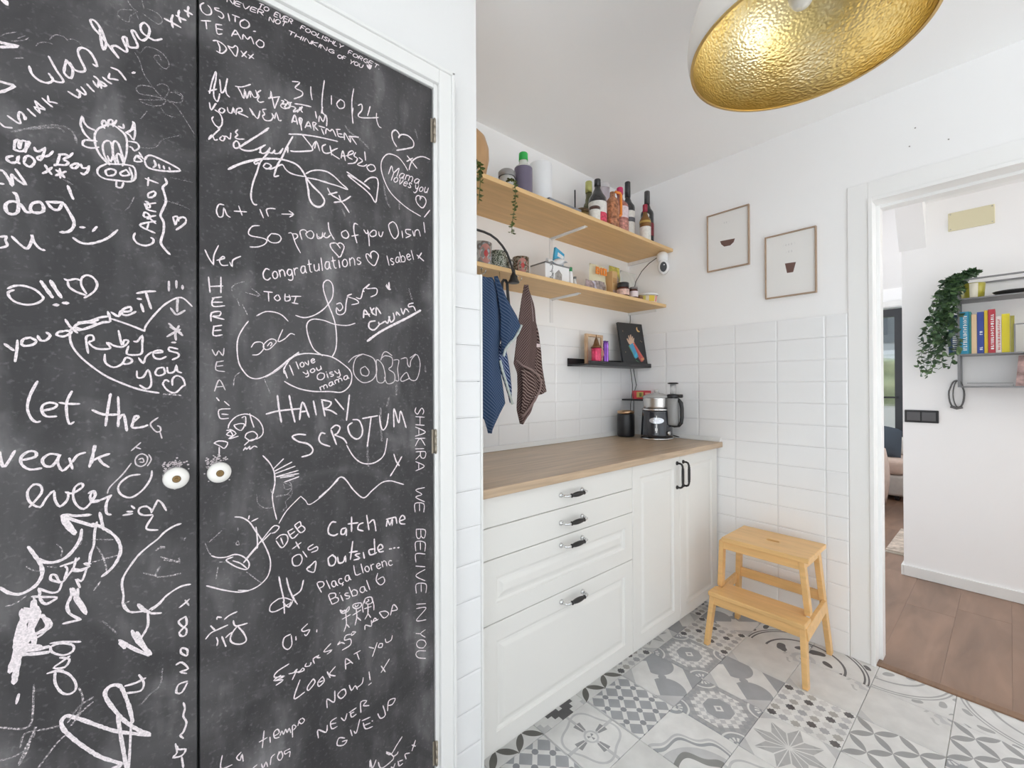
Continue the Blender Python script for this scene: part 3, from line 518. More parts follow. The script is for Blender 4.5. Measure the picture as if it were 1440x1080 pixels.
chalk('chalk_drawing', DL, 4.6, 1.0, 'white chalk drawing below the knob, left side', '-1357,9752 -1280,9578 -1225,9432 -1214,9282 -1269,9151 -1357,9081 -1453,9055 -1558,9112 -1641,9217;-1247,9537 -1180,9469 -1078,9442 -963,9477 -868,9588 -796,9741 -778,9890', 48)
chalk('chalk_smudge', DL, 5.5, 0.4, 'faint smudge of chalk around knob height, left side', '-778,9788 -808,9675 -880,9574', 49)
chalk('chalk_drawing', DL, 2.0, 0.6, 'faint chalk drawing below the knob, right side', '-653,9698 -399,9638;-653,9326 -515,9341 -347,9359;-603,9573 -527,9380 -489,9194 -489,9124;-628,8869 -553,8985', 50)
chalk('chalk_drawing', DL, 1.7, 0.6, 'faint chalk drawing below the knob, left side', '-1056,9719 -998,9621 -1009,9507;-1378,9458 -1302,9372 -1192,9333;-1158,9397 -1056,9352;-1589,8917 -1485,8929 -1378,9007;-637,8854 -568,8972', 51)
chalk('chalk_writing', DL, 3.2, 1.0, 'white chalk handwriting below the knob, left side', '-1015,9358 -928,9375 -844,9395 -808,9437;-844,9446 -868,9300 -939,9185 -998,9102 -1078,9143 -1124,9189 -1113,9252 -1067,9231 -1032,9129 -998,9102;-963,9343 -939,9286 -974,9145;-998,9102 -1032,8979 -1101,8967 -1192,9029 -1247,9079 -1236,9010 -1247,8964;-1319,8979 -1192,8930 -1055,8878 -1124,8825 -1180,8811 -1225,8875 -1236,8944;-868,9283 -796,9246 -687,9266 -748,9335 -674,9306;-868,9300 -880,9252 -772,9222 -724,9259 -748,9129 -784,9054 -839,9105 -796,8956', 52)
chalk('chalk_writing', DL, 4.9, 1.0, 'white chalk handwriting below the knob, left side', '-880,8965 -845,8835 -784,8696 -724,8521', 53)
chalk('chalk_writing', DL, 3.5, 1.0, 'white chalk handwriting below the knob, left side', '-904,8972 -892,8867 -928,8777 -939,8680 -916,8588;-821,8946 -821,8810', 54)
chalk('chalk_writing', DL, 3.7, 1.0, 'white chalk handwriting below the knob, left side', '-898,8826 -942,8715 -916,8579 -790,8433;-790,8433 -986,8440;-862,8815 -809,8670 -736,8516;-809,8772 -727,8500', 55)
chalk('chalk_writing', DL, 7.2, 1.0, 'white chalk handwriting below the knob, left side', '-1299,8908 -1324,8722 -1437,8521 -1461,8290 -1508,8070 -1540,7917;-1421,8804 -1405,8509 -1437,8208 -1477,7937 -1500,7732;-1389,8817 -1324,8649 -1357,8369 -1437,8184;-1275,8802 -1258,8650 -1324,8478 -1299,8250 -1437,8184;-1373,8739 -1453,8527 -1485,8251', 56)
chalk('chalk_writing', DL, 5.2, 1.0, 'white chalk handwriting below the knob, left side', '-1437,8184 -1291,8149 -1141,8138;-1437,8136 -1275,8081 -1141,8051;-1405,8268 -1225,8172;-1208,8657 -1158,8466 -1242,8399 -1324,8381', 57)
chalk('chalk_writing', DL, 3.2, 1.0, 'white chalk handwriting below the knob, left side', '-1299,8957 -1275,8802 -1225,8638 -1141,8559 -1115,8450 -1175,8398 -1258,8332 -1389,8334;-1242,8938 -1175,8818 -1055,8865;-1124,8181 -986,8152 -791,8075;-1124,8131 -1107,8038 -986,7938 -880,7958 -880,8059 -1021,8140 -1124,8131;-916,7896 -986,7850 -1090,7782 -969,7742 -916,7846 -1021,7915;-1158,7725 -1073,7725 -986,7700;-1073,7712 -1073,7538 -1004,7356 -916,7290 -845,7333 -854,7464 -934,7626 -1038,7710 -1073,7712;-1453,7543 -1477,7411;-1191,8601 -1124,8503', 58)
chalk('chalk_writing', DL, 2.5, 0.6, 'faint chalk handwriting below the knob, left side', '-809,7342 -763,7141 -791,7001 -845,6875;-644,7110 -809,7035 -934,6845;-644,7032 -773,6941 -898,6776;-934,6668 -1055,6583 -1258,6303;-1640,7137 -1484,7032 -1389,6994 -1324,7045 -1307,7256 -1299,7617;-1291,6955 -1299,6814;-1274,6947 -1389,6669 -1453,6465 -1372,6635 -1324,6851;-1021,6839 -1158,6861 -1389,6910 -1437,6719;-1640,6644 -1516,6620 -1405,6653', 59)
chalk('chalk_drawing', DL, 5.4, 1.0, 'white chalk drawing below the knob, right side', '-951,6967 -791,6822 -588,6615 -377,6412 -158,6256 70,6108 -76,6267 -239,6487 -357,6708 -474,6976 -502,7121 -435,7196 -318,7142 -239,6890 -188,6650 -158,6446;-951,6967 -1004,6906 -986,6771 -880,6564 -736,6332 -550,6073 -299,5810 -416,5812;-348,6676 -318,6368 -279,6053 -239,5709', 60)
chalk('chalk_drawing', DL, 3.5, 1.0, 'white chalk drawing below the knob, right side', '-178,6483 -189,6165 -209,5691;-258,7114 -117,7104 7,7130;-76,7222 -14,7057 -55,6939 -238,6984', 61)
chalk('chalk_smudge', DL, 2.6, 0.3, 'faint smudge of chalk below the knob, right side', '-531,8314 -435,8173 -357,8038;-35,6711 70,6825 198,6905 242,7193', 62)
chalk('chalk_drawing', DL, 5.1, 1.0, 'white chalk drawing below the knob, right side', '-167,8020 -96,7803 71,7516 -76,7631 -318,7889 -258,7759;-328,7920 -198,7761;-106,7970 -3,7684 81,7512', 63)
chalk('chalk_drawing', DL, 3.5, 1.0, 'white chalk drawing below the knob, right side', '-55,7841 39,8025 39,8260', 64)
chalk('chalk_drawing', DL, 5.9, 1.0, 'white chalk drawing below the knob, right side', '-85,8440 -23,8336 29,8277', 65)
chalk('chalk_drawing', DL, 3.3, 1.0, 'white chalk drawing below the knob, right side', '92,8283 199,8358 265,8449;-278,8518 -198,8356 -75,8313 29,8291 92,8227 221,8188', 66)
chalk('chalk_drawing', DL, 3.1, 1.0, 'white chalk drawing below the knob, right side', '500,9712 410,9694 277,9619 175,9511 47,9413 -78,9298 -174,9160 -268,8989 -294,8854 -274,8651 -281,8492 -214,8361;60,8303 174,8357 290,8468 439,8554 545,8578 637,8569', 67)
chalk('chalk_drawing', DL, 2.6, 0.6, 'faint chalk drawing below the knob, right side', '204,9019 146,8868 291,8816 499,8812;146,9314 218,9361 276,9337 204,9336;218,9183 454,9035 469,9098 484,8998;262,9116 379,9065;-23,8972 146,8868;546,9405 569,9447;-268,8505 -201,8537', 68)
chalk('chalk_writing', DL, 2.7, 0.8, 'white chalk handwriting below the knob, right side', '476,8198 622,8304;560,8305 614,8190', 69)
chalk('chalk_writing', DL, 3.2, 1.0, 'white chalk handwriting below the knob, right side', '488,8204 602,8281;567,8004 465,7954 510,7852 579,7769 567,7672 510,7665 476,7750 579,7855 567,8004;590,7288 590,7389 510,7450 498,7369 578,7278;430,7183 509,7192 601,7038 487,7030 578,6961;589,6812 464,6811 430,6684 509,6647 589,6783;532,6450 554,6338 531,6206 577,6068 531,5919 486,5886 531,5804;418,5766 440,5597 384,5543 508,5502 565,5584 463,5641 440,5711;508,5473 531,5274', 70)
chalk('chalk_writing', DR, 2.4, 1.0, 'white chalk handwriting near the top, left side', '850,19426 796,19350 814,19256 886,19222 960,19279 960,19369 911,19416;1085,19456 1022,19427 1035,19397 1123,19401 1161,19346 1129,19290 1078,19300;1231,19440 1244,19377 1257,19308;1302,19457 1421,19469;1348,19451 1348,19343;1507,19478 1434,19390 1447,19303 1527,19316 1588,19396 1568,19464 1507,19478;1657,19322 1698,19345;808,19066 954,19140;880,19099 892,18956;1034,19124 1059,18955 1135,18996;1034,19124 1129,19160;1047,19047 1141,19076;1289,19032 1348,19179 1394,19134 1447,19053;1328,19083 1387,19123;1473,19067 1487,19168 1554,19109 1615,19189 1663,19071;1760,19210 1705,19109 1760,19058 1831,19102 1838,19194 1760,19210;990,18783 1059,18819 1160,18795 1205,18726 1134,18614 1046,18615;1059,18803 1097,18717 1096,18625;1446,18818 1486,18776 1540,18740;1540,18858 1460,18715;1567,18808 1663,18777;1656,18861 1581,18736', 71)
chalk('chalk_heart', DR, 2.2, 1.0, 'white chalk heart near the top, left side', '1224,18813 1288,18738 1360,18673 1393,18838 1354,18880 1302,18814 1224,18813', 72)
chalk('chalk_heart', DR, 5.4, 1.0, 'white chalk heart near the top, right side', '3991,19780 4042,19729 4080,19823 4029,19768', 73)
chalk('chalk_writing', DR, 2.5, 1.0, 'white chalk handwriting near the top, left side', '2373,18647 2517,18691 2424,18536 2559,18517 2558,18427 2403,18291;2739,18701 2739,18575 2764,18430;3020,18968 2979,18635 2967,18397 2982,18217;3170,18696 3170,18495;3366,18698 3285,18568 3342,18485 3448,18553 3449,18674 3366,18698;3670,19074 3628,18800 3628,18483', 74)
chalk('chalk_writing', DR, 2.7, 1.0, 'white chalk handwriting near the top, right side', '3773,18732 3853,18797 3863,18670 3772,18512 3832,18477 4058,18559 4259,18650;4059,18834 3996,18584;4216,18736 4216,18592 4269,18448 4333,18432;2982,18359 2964,18276 2955,18215;3653,18622 3633,18475 3652,18265', 75)
chalk('chalk_writing', DR, 2.5, 1.0, 'white chalk handwriting near the top, left side', '934,17756 974,17995 1035,18219 1035,18072 1001,17860 1007,17715 1054,17654 1082,17732 1095,17820;921,17791 1048,17889;1096,18092 1109,17958 1123,17849 1178,17939 1220,18174 1192,17979 1206,17869 1254,17827;1353,18082 1461,18117 1607,18235;1389,18085 1446,17992 1490,17901 1504,18086;1519,18058 1541,17923 1592,18091 1607,17978;1607,18098 1666,18004 1726,18047 1696,18155;1787,18195 1726,18116 1756,18060 1726,17978 1771,17945 1840,17992;1964,18257 2003,18080 2034,17934;1972,18243 1956,18113 1925,18099 2130,18215;2122,18212 2066,18036 2034,17934;2161,18149 2210,18152 2145,18035 2226,18006 2324,18092;2161,18077 2258,18119;2357,18197 2291,18133 2357,18106;934,17578 960,17450 1027,17593 1041,17599;1020,17476 1095,17441 1136,17342 1122,17221 1067,17142;1109,17546 1081,17485 1136,17466 1178,17541 1122,17560;1219,17609 1233,17531 1289,17529 1317,17650 1331,17555;1360,17533 1374,17640 1446,17687 1460,17634 1388,17579 1489,17570 1562,17557;1592,17748 1651,17636;1606,17738 1725,17597 1771,17772;1878,17851 1817,17808 1855,17737 1816,17686 1862,17618 1971,17661 2018,17786;1987,17809 2033,17722 2065,17859 2113,17718 2161,17738;993,17334 973,17277 1027,17184 1095,17153 1040,17058 920,16874 973,16983 1013,16900 1060,16926;1122,17007 1094,16947 1149,16934 1177,17011 1136,17028;1163,17022 1205,17038 1260,17009 1274,17131;1388,17242 1352,17177 1388,17141 1345,17074 1402,17062 1496,17097', 76)
chalk('chalk_writing', DR, 2.8, 1.0, 'white chalk handwriting near the top, left side', '2221,18199 2286,18173 2221,18038 2302,18054 2335,18158 2303,18180;2418,18194 2553,18233 2742,18267;2368,18118 2435,18110 2385,18007 2502,18101 2519,18163;2468,18032 2570,18203 2536,18115 2570,18074;2359,17770 2418,17957 2468,17776;2368,17809 2468,17831;2518,17796 2501,17918 2561,17924 2535,17803;2552,17681 2518,17925;2620,17763 2689,17920 2741,17801;2637,17807 2733,17844;2803,17778 2777,17936 2847,17945 2812,17875 2882,17809;2830,18201 2856,18062;2901,18004 2919,18144 2990,18040 3045,18214 3072,18111 3063,17974;3009,18218 2973,18241 3063,18165;2900,17910 3026,17922;2954,17874 3008,17763;3044,17796 3063,17917 3136,17888 3192,17948 3266,17822;3266,17977 3361,18013;3285,17984 3322,17844 3437,17867;3323,17902 3399,17921;3456,17816 3456,17972 3592,17807 3572,17938;3553,17931 3781,17996;3612,17933 3730,17808;2301,17503 2552,17589 2900,17665 3303,17720;2552,17598 2654,17499 2758,17388 2740,17307 2416,17174 2333,17163;2758,17388 2846,17551 2917,17370;2846,17551 2811,17388;3044,17558 2971,17484 2989,17377 3061,17364 3135,17409;3135,17562 3172,17365;3303,17565 3153,17416 3340,17336;3378,17369 3417,17548 3474,17343;3378,17417 3474,17451;3493,17457 3650,17571 3630,17624 3552,17556 3532,17451 3630,17426;3710,17612 3670,17519 3749,17486 3689,17367 3532,17294;3789,17520 3870,17468 3749,17347 3890,17354 3972,17421;3922,17707 3942,17512;4055,17449 3972,17361 4055,17286 4181,17368 4139,17457 4055,17449', 77)
chalk('chalk_writing', DR, 3.0, 1.0, 'white chalk handwriting near the top, left side', '1927,17490 1744,17274 1538,17039 1417,16909 1338,16865 1319,16943 1365,17014 1411,16977 1430,16890 1537,16882 1674,16946 1870,17121;1913,17452 1702,17227 1497,17008 1417,16909;1870,17121 1778,17015 1799,16926 1884,16972 1955,17095 1927,17004 1984,16991 2042,17077 2027,17007 2115,17038 2189,17163;1941,17009 1884,16924 1771,16724 1715,16514 1645,16270 1611,16023 1631,15902 1672,15850 1714,15861;2189,17163 2130,17026', 78)
chalk('chalk_writing', DR, 3.5, 1.0, 'white chalk handwriting near the top, left side', '2378,17482 2264,17223 2174,16976 2085,16781 2041,16620 2027,16525 2107,16567;2279,17245 2279,17112;1757,16928 1778,16935', 79)
chalk('chalk_drawing', DR, 4.1, 1.0, 'white chalk drawing near the top, left side', '1234,16413 1364,16533 1537,16661 1729,16774 1912,16853 2115,16914 2294,16934 2462,16907 2571,16808 2650,16680 2778,16548 2941,16423 3016,16304 2974,16188 2874,16126 2761,16164 2697,16284 2681,16450 2634,16675', 80)
chalk('chalk_drawing', DR, 2.9, 1.0, 'white chalk drawing near the top, left side', '1757,16768 1673,16708 1687,16664 1743,16715;1827,16663 1869,16742 1940,16749 1969,16710 1897,16638 1841,16652;1855,16640 1955,16657 2041,16718 2174,16819 2233,16748 2324,16694 2462,16688 2602,16707;2634,16777 2746,16873 2909,16943 3076,16962;2634,16692 2827,16718 3075,16725;2340,17167 2447,17188 2747,17311', 81)
chalk('chalk_drawing', DR, 3.1, 1.0, 'white chalk drawing near the top, right side', '2926,16950 3081,16960 3241,16897 3382,16795 3527,16702 3321,16714 3120,16715 2925,16716;3081,16601 3159,16480 3320,16422 3443,16330 3557,16182;3100,16463 3290,16570;3590,16561 3423,16409 3219,16321;3331,16508 3381,16376', 82)
chalk('chalk_heart', DR, 3.2, 1.0, 'white chalk heart near the top, right side', '3507,17097 3676,17034 3870,16944 4047,16867 3892,16951 3697,17009 3528,17030 3697,16934 3914,16827 4069,16720 4181,16587 4228,16832 4251,17061 4206,17179 4048,17130 3914,16990', 83)
chalk('chalk_heart', DR, 3.4, 1.0, 'white chalk heart near the top, right side', '4728,18120 4632,18244 4608,18416 4705,18522 4803,18445 4778,18355 4852,18464 5028,18507 5181,18424 5180,18283 5027,18181 4728,18028', 84)
chalk('chalk_heart', DR, 2.9, 1.0, 'white chalk heart near the top, right side', '5063,17658 5127,17866 5283,18037 5468,18125 5657,18117;5652,16789 5489,16566', 85)
chalk('chalk_writing', DR, 3.2, 1.0, 'white chalk handwriting near the top, right side', '5013,17990 5153,17875 5282,17765;5166,17985 5000,17846', 86)
chalk('chalk_heart', DR, 2.9, 1.0, 'white chalk heart near the top, right side', '5371,16975 5384,17074 5491,17081 5544,16976 5436,16791 5279,16879 5253,17013 5332,17083 5411,17034', 87)
chalk('chalk_smudge', DR, 4.1, 0.3, 'faint smudge of chalk near the top, right side', '3468,18149 3594,18028 3807,17959 4027,17822;4391,17081 4460,16720 4554,16566;5233,18750 5311,18520;4797,16815 4797,16585;3402,16214 3463,16084', 88)
chalk('chalk_writing', DR, 2.3, 1.0, 'white chalk handwriting above the knob, left side', '1159,15702 1080,15690 1041,15557 1080,15453 1143,15488 1159,15645 1207,15524 1263,15490;1328,15628 1536,15667;1402,15749 1460,15579;1767,15778 1828,15624;1917,15676 1882,15798 1953,15848 2044,15862;2163,15786 2379,15836;2303,15889 2389,15838 2312,15761;1758,15446 1637,15407 1569,15283 1603,15211 1810,15208 1890,15176 1845,15085 1723,15010 1594,14983;1970,15335 1899,15218 1970,15153 2097,15180 2153,15274 2098,15344 1970,15335;2293,15419 2359,15424 2426,15230 2522,15050;2359,15420 2446,15433 2465,15375 2401,15304;2552,15341 2513,15501 2592,15562 2651,15533;2671,15410 2631,15486 2731,15573 2792,15501 2751,15406 2671,15410;2853,15537 2873,15433 2955,15473 2976,15587', 89)
chalk('chalk_writing', DR, 2.7, 1.0, 'white chalk handwriting above the knob, right side', '2887,15480 2922,15460 2994,15514;3031,15598 3003,15516 3067,15492 3140,15566;3095,15841 3122,15657 3223,15489;3461,15746 3384,15679 3412,15589 3499,15579 3548,15658 3499,15745 3461,15746;3756,15954 3676,15955 3666,15784 3734,15522;3616,15654 3765,15717;3897,15868 3958,15791 4010,15844;3989,15879 4019,15684 4029,15514;4124,15911 4040,15810 4082,15749 4187,15803 4187,15905 4124,15911;4262,15902 4272,15822 4326,15803 4369,15927;4623,16238 4512,16127 4578,15912 4678,15829 4769,15977 4713,16176 4623,16238;4861,16062 4883,15896;5106,16152 4965,16119 4988,16027 5106,16011 4965,15914;5154,16130 5189,16008;5213,16013 5226,16147 5323,16192 5371,16049;5471,16426 5507,16168', 90)
chalk('chalk_heart', DR, 2.6, 1.0, 'white chalk heart above the knob, right side', '3298,15380 3251,15418 3140,15375 3158,15283 3251,15187 3345,15118 3402,15236 3441,15381 3364,15442 3298,15399 3355,15324;4080,15230 3998,15315 3946,15285 3997,15153 4143,15068 4217,15194 4250,15344 4144,15415 4060,15348 4081,15250', 91)
chalk('chalk_writing', DR, 3.1, 1.0, 'white chalk handwriting above the knob, right side', '5272,15545 5467,15428;5406,15626 5308,15464;4442,14634 4507,14560 4562,14568;4519,14729 4529,14584', 92)
chalk('chalk_writing', DR, 2.4, 1.0, 'white chalk handwriting above the knob, left side', '863,14775 924,14628 993,14519;1072,14902 1001,14700 993,14519;1048,14614 1166,14675 1142,14708 1087,14622 1126,14534 1222,14551;1254,14615 1294,14536 1303,14662 1434,14765;916,14272 939,13986;1110,14304 1110,14000;939,14098 1142,14138', 93)
chalk('chalk_drawing', DR, 1.8, 0.6, 'faint chalk drawing above the knob, left side', '1492,14278 1351,14207 1286,14121 1294,14064;1517,14066 1669,14038 1765,14051 1618,14159;1704,14003 1773,14052', 94)
chalk('chalk_writing', DR, 2.4, 1.0, 'white chalk handwriting above the knob, left side', '1835,14130 1986,14132;1915,14122 1923,13941;2077,14093 2022,14025 2077,13971 2132,14019 2095,14096;2225,14134 2225,13989 2319,14022 2300,14123;2243,14074 2319,14084;2338,14097 2530,14123;2433,14099 2395,13969;2356,13964 2472,13957', 95)
chalk('chalk_writing', DR, 2.6, 1.0, 'white chalk handwriting above the knob, left side', '1010,13900 972,13827 991,13728 1170,13761;973,13884 1122,13926;982,13806 1132,13825;954,13443 963,13601 1103,13639 1084,13558 972,13535 1160,13497;1000,13358 990,13177 1131,13198;990,13345 1122,13380;1009,13268 1112,13288', 96)
chalk('chalk_writing', DR, 2.1, 0.8, 'white chalk handwriting above the knob, left side', '971,12905 1027,12795 1074,12888 1140,12800 1159,12938;1046,12683 1027,12525 1168,12493;1046,12672 1149,12698;1045,12593 1140,12607;1008,12119 1083,12333 1177,12140;1036,12197 1139,12208', 97)
chalk('chalk_drawing', DR, 2.3, 1.0, 'white chalk drawing above the knob, left side', '1563,13501 1472,13352 1392,13160 1372,12949 1401,12672 1491,12488 1592,12383 1736,12361 1926,12447 2078,12571 2301,12775 2485,12933;1707,13622 1864,13723 2036,13729 2168,13682 2280,13570', 98)
chalk('chalk_drawing', DR, 4.0, 0.8, 'white chalk drawing above the knob, left side', '1862,12398 2078,12547 2279,12750 2485,12908', 99)
chalk('chalk_drawing', DR, 2.0, 1.0, 'white chalk drawing above the knob, left side', '1633,12833 1737,12850 1831,12974 1800,13092 1675,13084 1613,12986;2057,13108 1948,12980 1863,12952 1821,13021 1884,13122 1970,13176 2046,13156 2057,13108;1895,13026 1949,13102 1981,13079 1949,13029;2179,13387 2090,13135 2212,13192 2325,13312 2405,13293', 100)
chalk('chalk_drawing', DR, 1.5, 0.6, 'faint chalk drawing above the knob, left side', '1373,13924 1413,13790;1463,13819 1553,13618;1421,12486 1332,12392 1312,12208;1841,12350 1947,12060', 101)
chalk('chalk_drawing', DR, 2.5, 1.0, 'white chalk drawing above the knob, left side', '2427,13706 2582,13674 2762,13729 2948,13859 3090,14024 3187,14211 3187,14461 3091,14559 2996,14482 2996,14309 3090,14024 3186,13785 3246,13565 3270,13241 3245,13013 3171,12859;3687,13656 3507,13589 3234,13589 2994,13654 2762,13656 2648,13537 2670,13297 2783,13014 2969,12876', 102)
chalk('chalk_writing', DR, 2.6, 1.0, 'white chalk handwriting above the knob, right side', '3272,14046 3358,14082 3408,13986 3333,13902 3272,13970 3271,13844 3357,13816 3458,13890 3483,14097 3509,14228;3611,14319 3509,14254 3714,14203 3766,14132 3610,14074;3714,14255 3819,14243 3872,14433 3899,14411;3872,14459 4034,14615 3953,14497 4198,14533 4198,14399 4060,14314;4452,14665 4523,14580 4552,14570;4509,14714 4509,14578', 103)
chalk('chalk_writing', DR, 3.6, 1.0, 'white chalk handwriting above the knob, right side', '3884,13805 3911,13992 4032,13847;3897,13886 4032,13900;4046,14060 4114,13908;4141,14058 4073,13957 4182,13889;4196,13890 4197,14078 4308,13942;4168,13754 4031,13714 4017,13581 4140,13538 4279,13684;4251,13735 4279,13684 4420,13778;4420,13778 4478,13729 4536,13898;4507,13895 4564,13764 4652,13855 4623,13990;4711,13944 4711,14027 4800,13953;4831,14123 4890,13991 4951,14137 5043,14063;5168,14304 5044,14260 5043,14190 5168,14219 5230,14112', 104)
chalk('chalk_writing', DR, 5.3, 1.0, 'white chalk handwriting above the knob, right side', '3976,13261 4278,13496 4622,13701 5012,13919 5373,14142', 105)
chalk('chalk_drawing', DR, 2.7, 1.0, 'white chalk drawing above the knob, left side', '2211,12470 2200,12563 2318,12777 2448,12865 2647,12910 2922,12898 3184,12847 3429,12692 3581,12542 3606,12389 3554,12209 3378,12070 3109,12086 2804,12090 2534,12141 2338,12225 2210,12307', 106)
chalk('chalk_writing', DR, 2.4, 1.0, 'white chalk handwriting above the knob, left side', '2211,12540 2263,12377;2307,12648 2381,12437', 107)
chalk('chalk_writing', DR, 2.2, 0.8, 'white chalk handwriting above the knob, right side', '3868,12953 3710,12855 3645,12647 3683,12441 3866,12286 4082,12340 4192,12500 4193,12687 4111,12871 3868,12953;3921,12667 3814,12599 3840,12469 3974,12444 4014,12550 3921,12667;4193,12821 4192,12580 4219,12313 4359,12287 4416,12422 4360,12692 4249,12823 4193,12821;4333,12880 4418,12937 4590,12890 4590,12698 4503,12614 4648,12507 4647,12315 4473,12260 4388,12422;4634,12837 4767,12841 4736,12619 4765,12343 4676,12343;4826,12871 4978,12905 5008,12738 5069,12683 5101,12853 5257,13002 5352,12805 5319,12518 5224,12345 5068,12373 4977,12540 4825,12399 4855,12316 5068,12401;3530,12746 3659,12879 3868,12953;4304,12825 4361,12989 4447,13034 4591,12945;5070,12909 5226,13014', 108)
chalk('chalk_smudge', DR, 4.3, 0.3, 'faint smudge of chalk above the knob, right side', '5045,14656 5137,14385;5496,12723 5519,12550;4705,12232 4705,11984', 109)
chalk('chalk_writing', DR, 2.2, 1.0, 'white chalk handwriting above the knob, left side', '1039,11993 1080,11932;1164,11919 1241,11836;1258,11774 1080,11761 1080,11630 1122,11587 1232,11592;1122,11678 1223,11663', 110)
chalk('chalk_drawing', DR, 2.2, 1.0, 'white chalk drawing around knob height, left side', '1223,11399 1249,11499 1353,11616 1494,11661 1620,11624 1748,11511 1813,11359 1804,11231 1711,11154 1601,11142 1493,11048;1502,11192 1529,11274 1638,11307 1711,11239 1702,11176 1601,11121 1511,11192;1475,10946 1511,11004 1529,10961 1583,11018 1583,10956 1656,11012 1711,10985;1450,11590 1512,11608 1512,11421;1584,11667 1611,11540 1656,11390;1318,11454 1423,11478 1494,11453 1440,11342 1353,11390 1318,11454;1197,11360 1266,11355 1197,11279 1300,11250 1249,11376 1352,11287 1231,11194 1387,11233;996,11134 1079,11167 1214,11125 1163,11018 1096,11065 996,11134;1079,11046 1079,10865', 111)
chalk('chalk_drawing', DR, 2.4, 1.0, 'white chalk drawing around knob height, left side', '1812,10805 1935,10641 2011,10459 2030,10262 1991,10009;1992,10505 2188,10698;2011,10459 2348,10613;2031,10413 2408,10517;2050,10346 2470,10420;2069,10343 2480,10352;2206,10214 2480,10285;2128,10313 2388,10320', 112)
chalk('chalk_drawing', DR, 1.7, 0.6, 'faint chalk drawing around knob height, left side', '2306,10199 2347,10082 2226,10057 2187,10173;2049,9956 2286,9938 2326,9865;1953,10101 1991,9944', 113)
chalk('chalk_drawing', DR, 2.1, 1.0, 'white chalk drawing around knob height, left side', '2016,10373 2027,10192 1981,9995 2004,9735 2060,9467', 114)
chalk('chalk_drawing', DR, 1.4, 0.4, 'faint chalk drawing around knob height, left side', '2155,10224 2344,10091 2248,9949 2038,9934;2344,10065 2344,9933 2224,9797 2248,9689 2154,9603 2201,9672;1702,10042 1724,9862 1857,9737 2015,9732', 115)
chalk('chalk_writing', DR, 3.6, 1.0, 'white chalk handwriting around knob height, left side', '2078,12016 2104,11753 2149,11463;2299,12012 2344,11744 2407,11448;1873,11644 2104,11698 2521,11730;2497,11494 2557,11865 2690,11536;2521,11660 2629,11669;2776,11885 2833,11581;2952,11881 3014,11546;2939,11908 3144,11849 3092,11743 2989,11707 3144,11660 3269,11574;3236,11914 3355,11761 3422,11676;3551,12003 3517,11700 3484,11426;2616,11163 2472,11187 2355,11145 2472,11033 2664,10964 2762,10838 2712,10738 2543,10700;3014,11159 2937,11178 2887,11063 2937,10953 3116,10869;3143,11230 3260,10896;3143,11257 3248,11331 3341,11270 3274,11139 3221,11116 3407,11019 3488,10903;3613,11363 3516,11286 3571,11089 3710,10980 3823,11041 3852,11208 3767,11410 3627,11432;3853,11448 4219,11495;4056,11451 4011,11112 3966,10788;4264,11498 4294,11265 4354,11144 4446,11255 4494,11531;4634,11199 4635,11644 4761,11295 4811,11577 4956,11162', 116)
chalk('chalk_drawing', DR, 2.9, 1.0, 'white chalk drawing around knob height, right side', '3488,10861 3625,10612 3793,10439 3994,10373 4201,10405 4383,10559 4461,10931;2884,9774 3140,9966 3298,10132 3391,10146 3486,10050 3651,9803 3876,9597 4080,9733 4320,9883 4535,9894 4725,9822 4886,9752', 117)
chalk('chalk_writing', DR, 3.4, 1.0, 'white chalk handwriting around knob height, right side', '4632,10532 4694,10347 4774,10233;4839,10450 4694,10228 4536,10012', 118)
chalk('chalk_smudge', DR, 4.8, 0.3, 'faint smudge of chalk around knob height, right side', '4295,11671 4294,11294 4323,10885;3996,11056 3966,10717 3994,10316;4511,11928 4448,11695', 119)
chalk('chalk_drawing', DR, 2.0, 1.0, 'white chalk drawing around knob height, left side', '2102,9378 2250,9614 2518,9865;2518,9865 2615,9755 2695,9656 2959,9802 3299,10099', 120)
chalk('chalk_drawing', DR, 2.5, 1.0, 'white chalk drawing below the knob, left side', '1330,9666 1445,9631 1572,9518 1679,9320 1811,9064 1922,8757 1945,8547 1899,8357 1787,8238 1634,8173 1422,8178 1156,8298 881,8467;959,9009 1057,8948 1197,8923 1319,8939 1444,8882 1549,8756 1570,8651 1517,8592 1360,8685 1217,8821 1196,8875 1298,8896;1475,8739 1701,8978;1507,8792 1745,9055 1923,9266;1923,9266 2014,9348 2106,9302 2037,9215 1968,9205;1789,9069 1946,9210;1298,8823 1422,8741 1528,8613;1690,9393 1712,9138 1712,8963;1572,9642 1561,9582;1615,9521 1723,9561', 121)
chalk('chalk_drawing', DR, 1.8, 0.6, 'faint chalk drawing below the knob, left side', '920,9278 1117,9446;863,9269 901,9118 959,9009;1382,9436 1382,9387;1371,9194 1350,9126 1402,9113 1381,9192;1528,8539 1787,8238;1086,8857 1217,8821;1057,8770 1027,8540', 122)
chalk('chalk_writing', DR, 2.6, 1.0, 'white chalk handwriting below the knob, left side', '2048,9031 2155,8861 2264,8979 2243,9105 2134,9130 2048,9067;2134,9070 2177,8928;2265,9173 2353,9007 2466,9079;2265,9173 2365,9211;2309,9090 2398,9143;2398,9265 2511,9093 2603,9146 2534,9236 2443,9182;2398,9277 2500,9329 2523,9238;2353,8788 2522,8881;2420,8918 2488,8766;2442,8643 2352,8593 2374,8441 2487,8410 2544,8517 2510,8625 2442,8643;2556,8687 2637,8542;2766,8784 2661,8735 2696,8677 2838,8716 2849,8638 2731,8618', 123)
chalk('chalk_heart', DR, 2.9, 1.0, 'white chalk heart below the knob, left side', '2648,8315 2718,8346 2813,8408 2813,8295 2777,8179 2671,8234 2636,8294 2706,8312', 124)
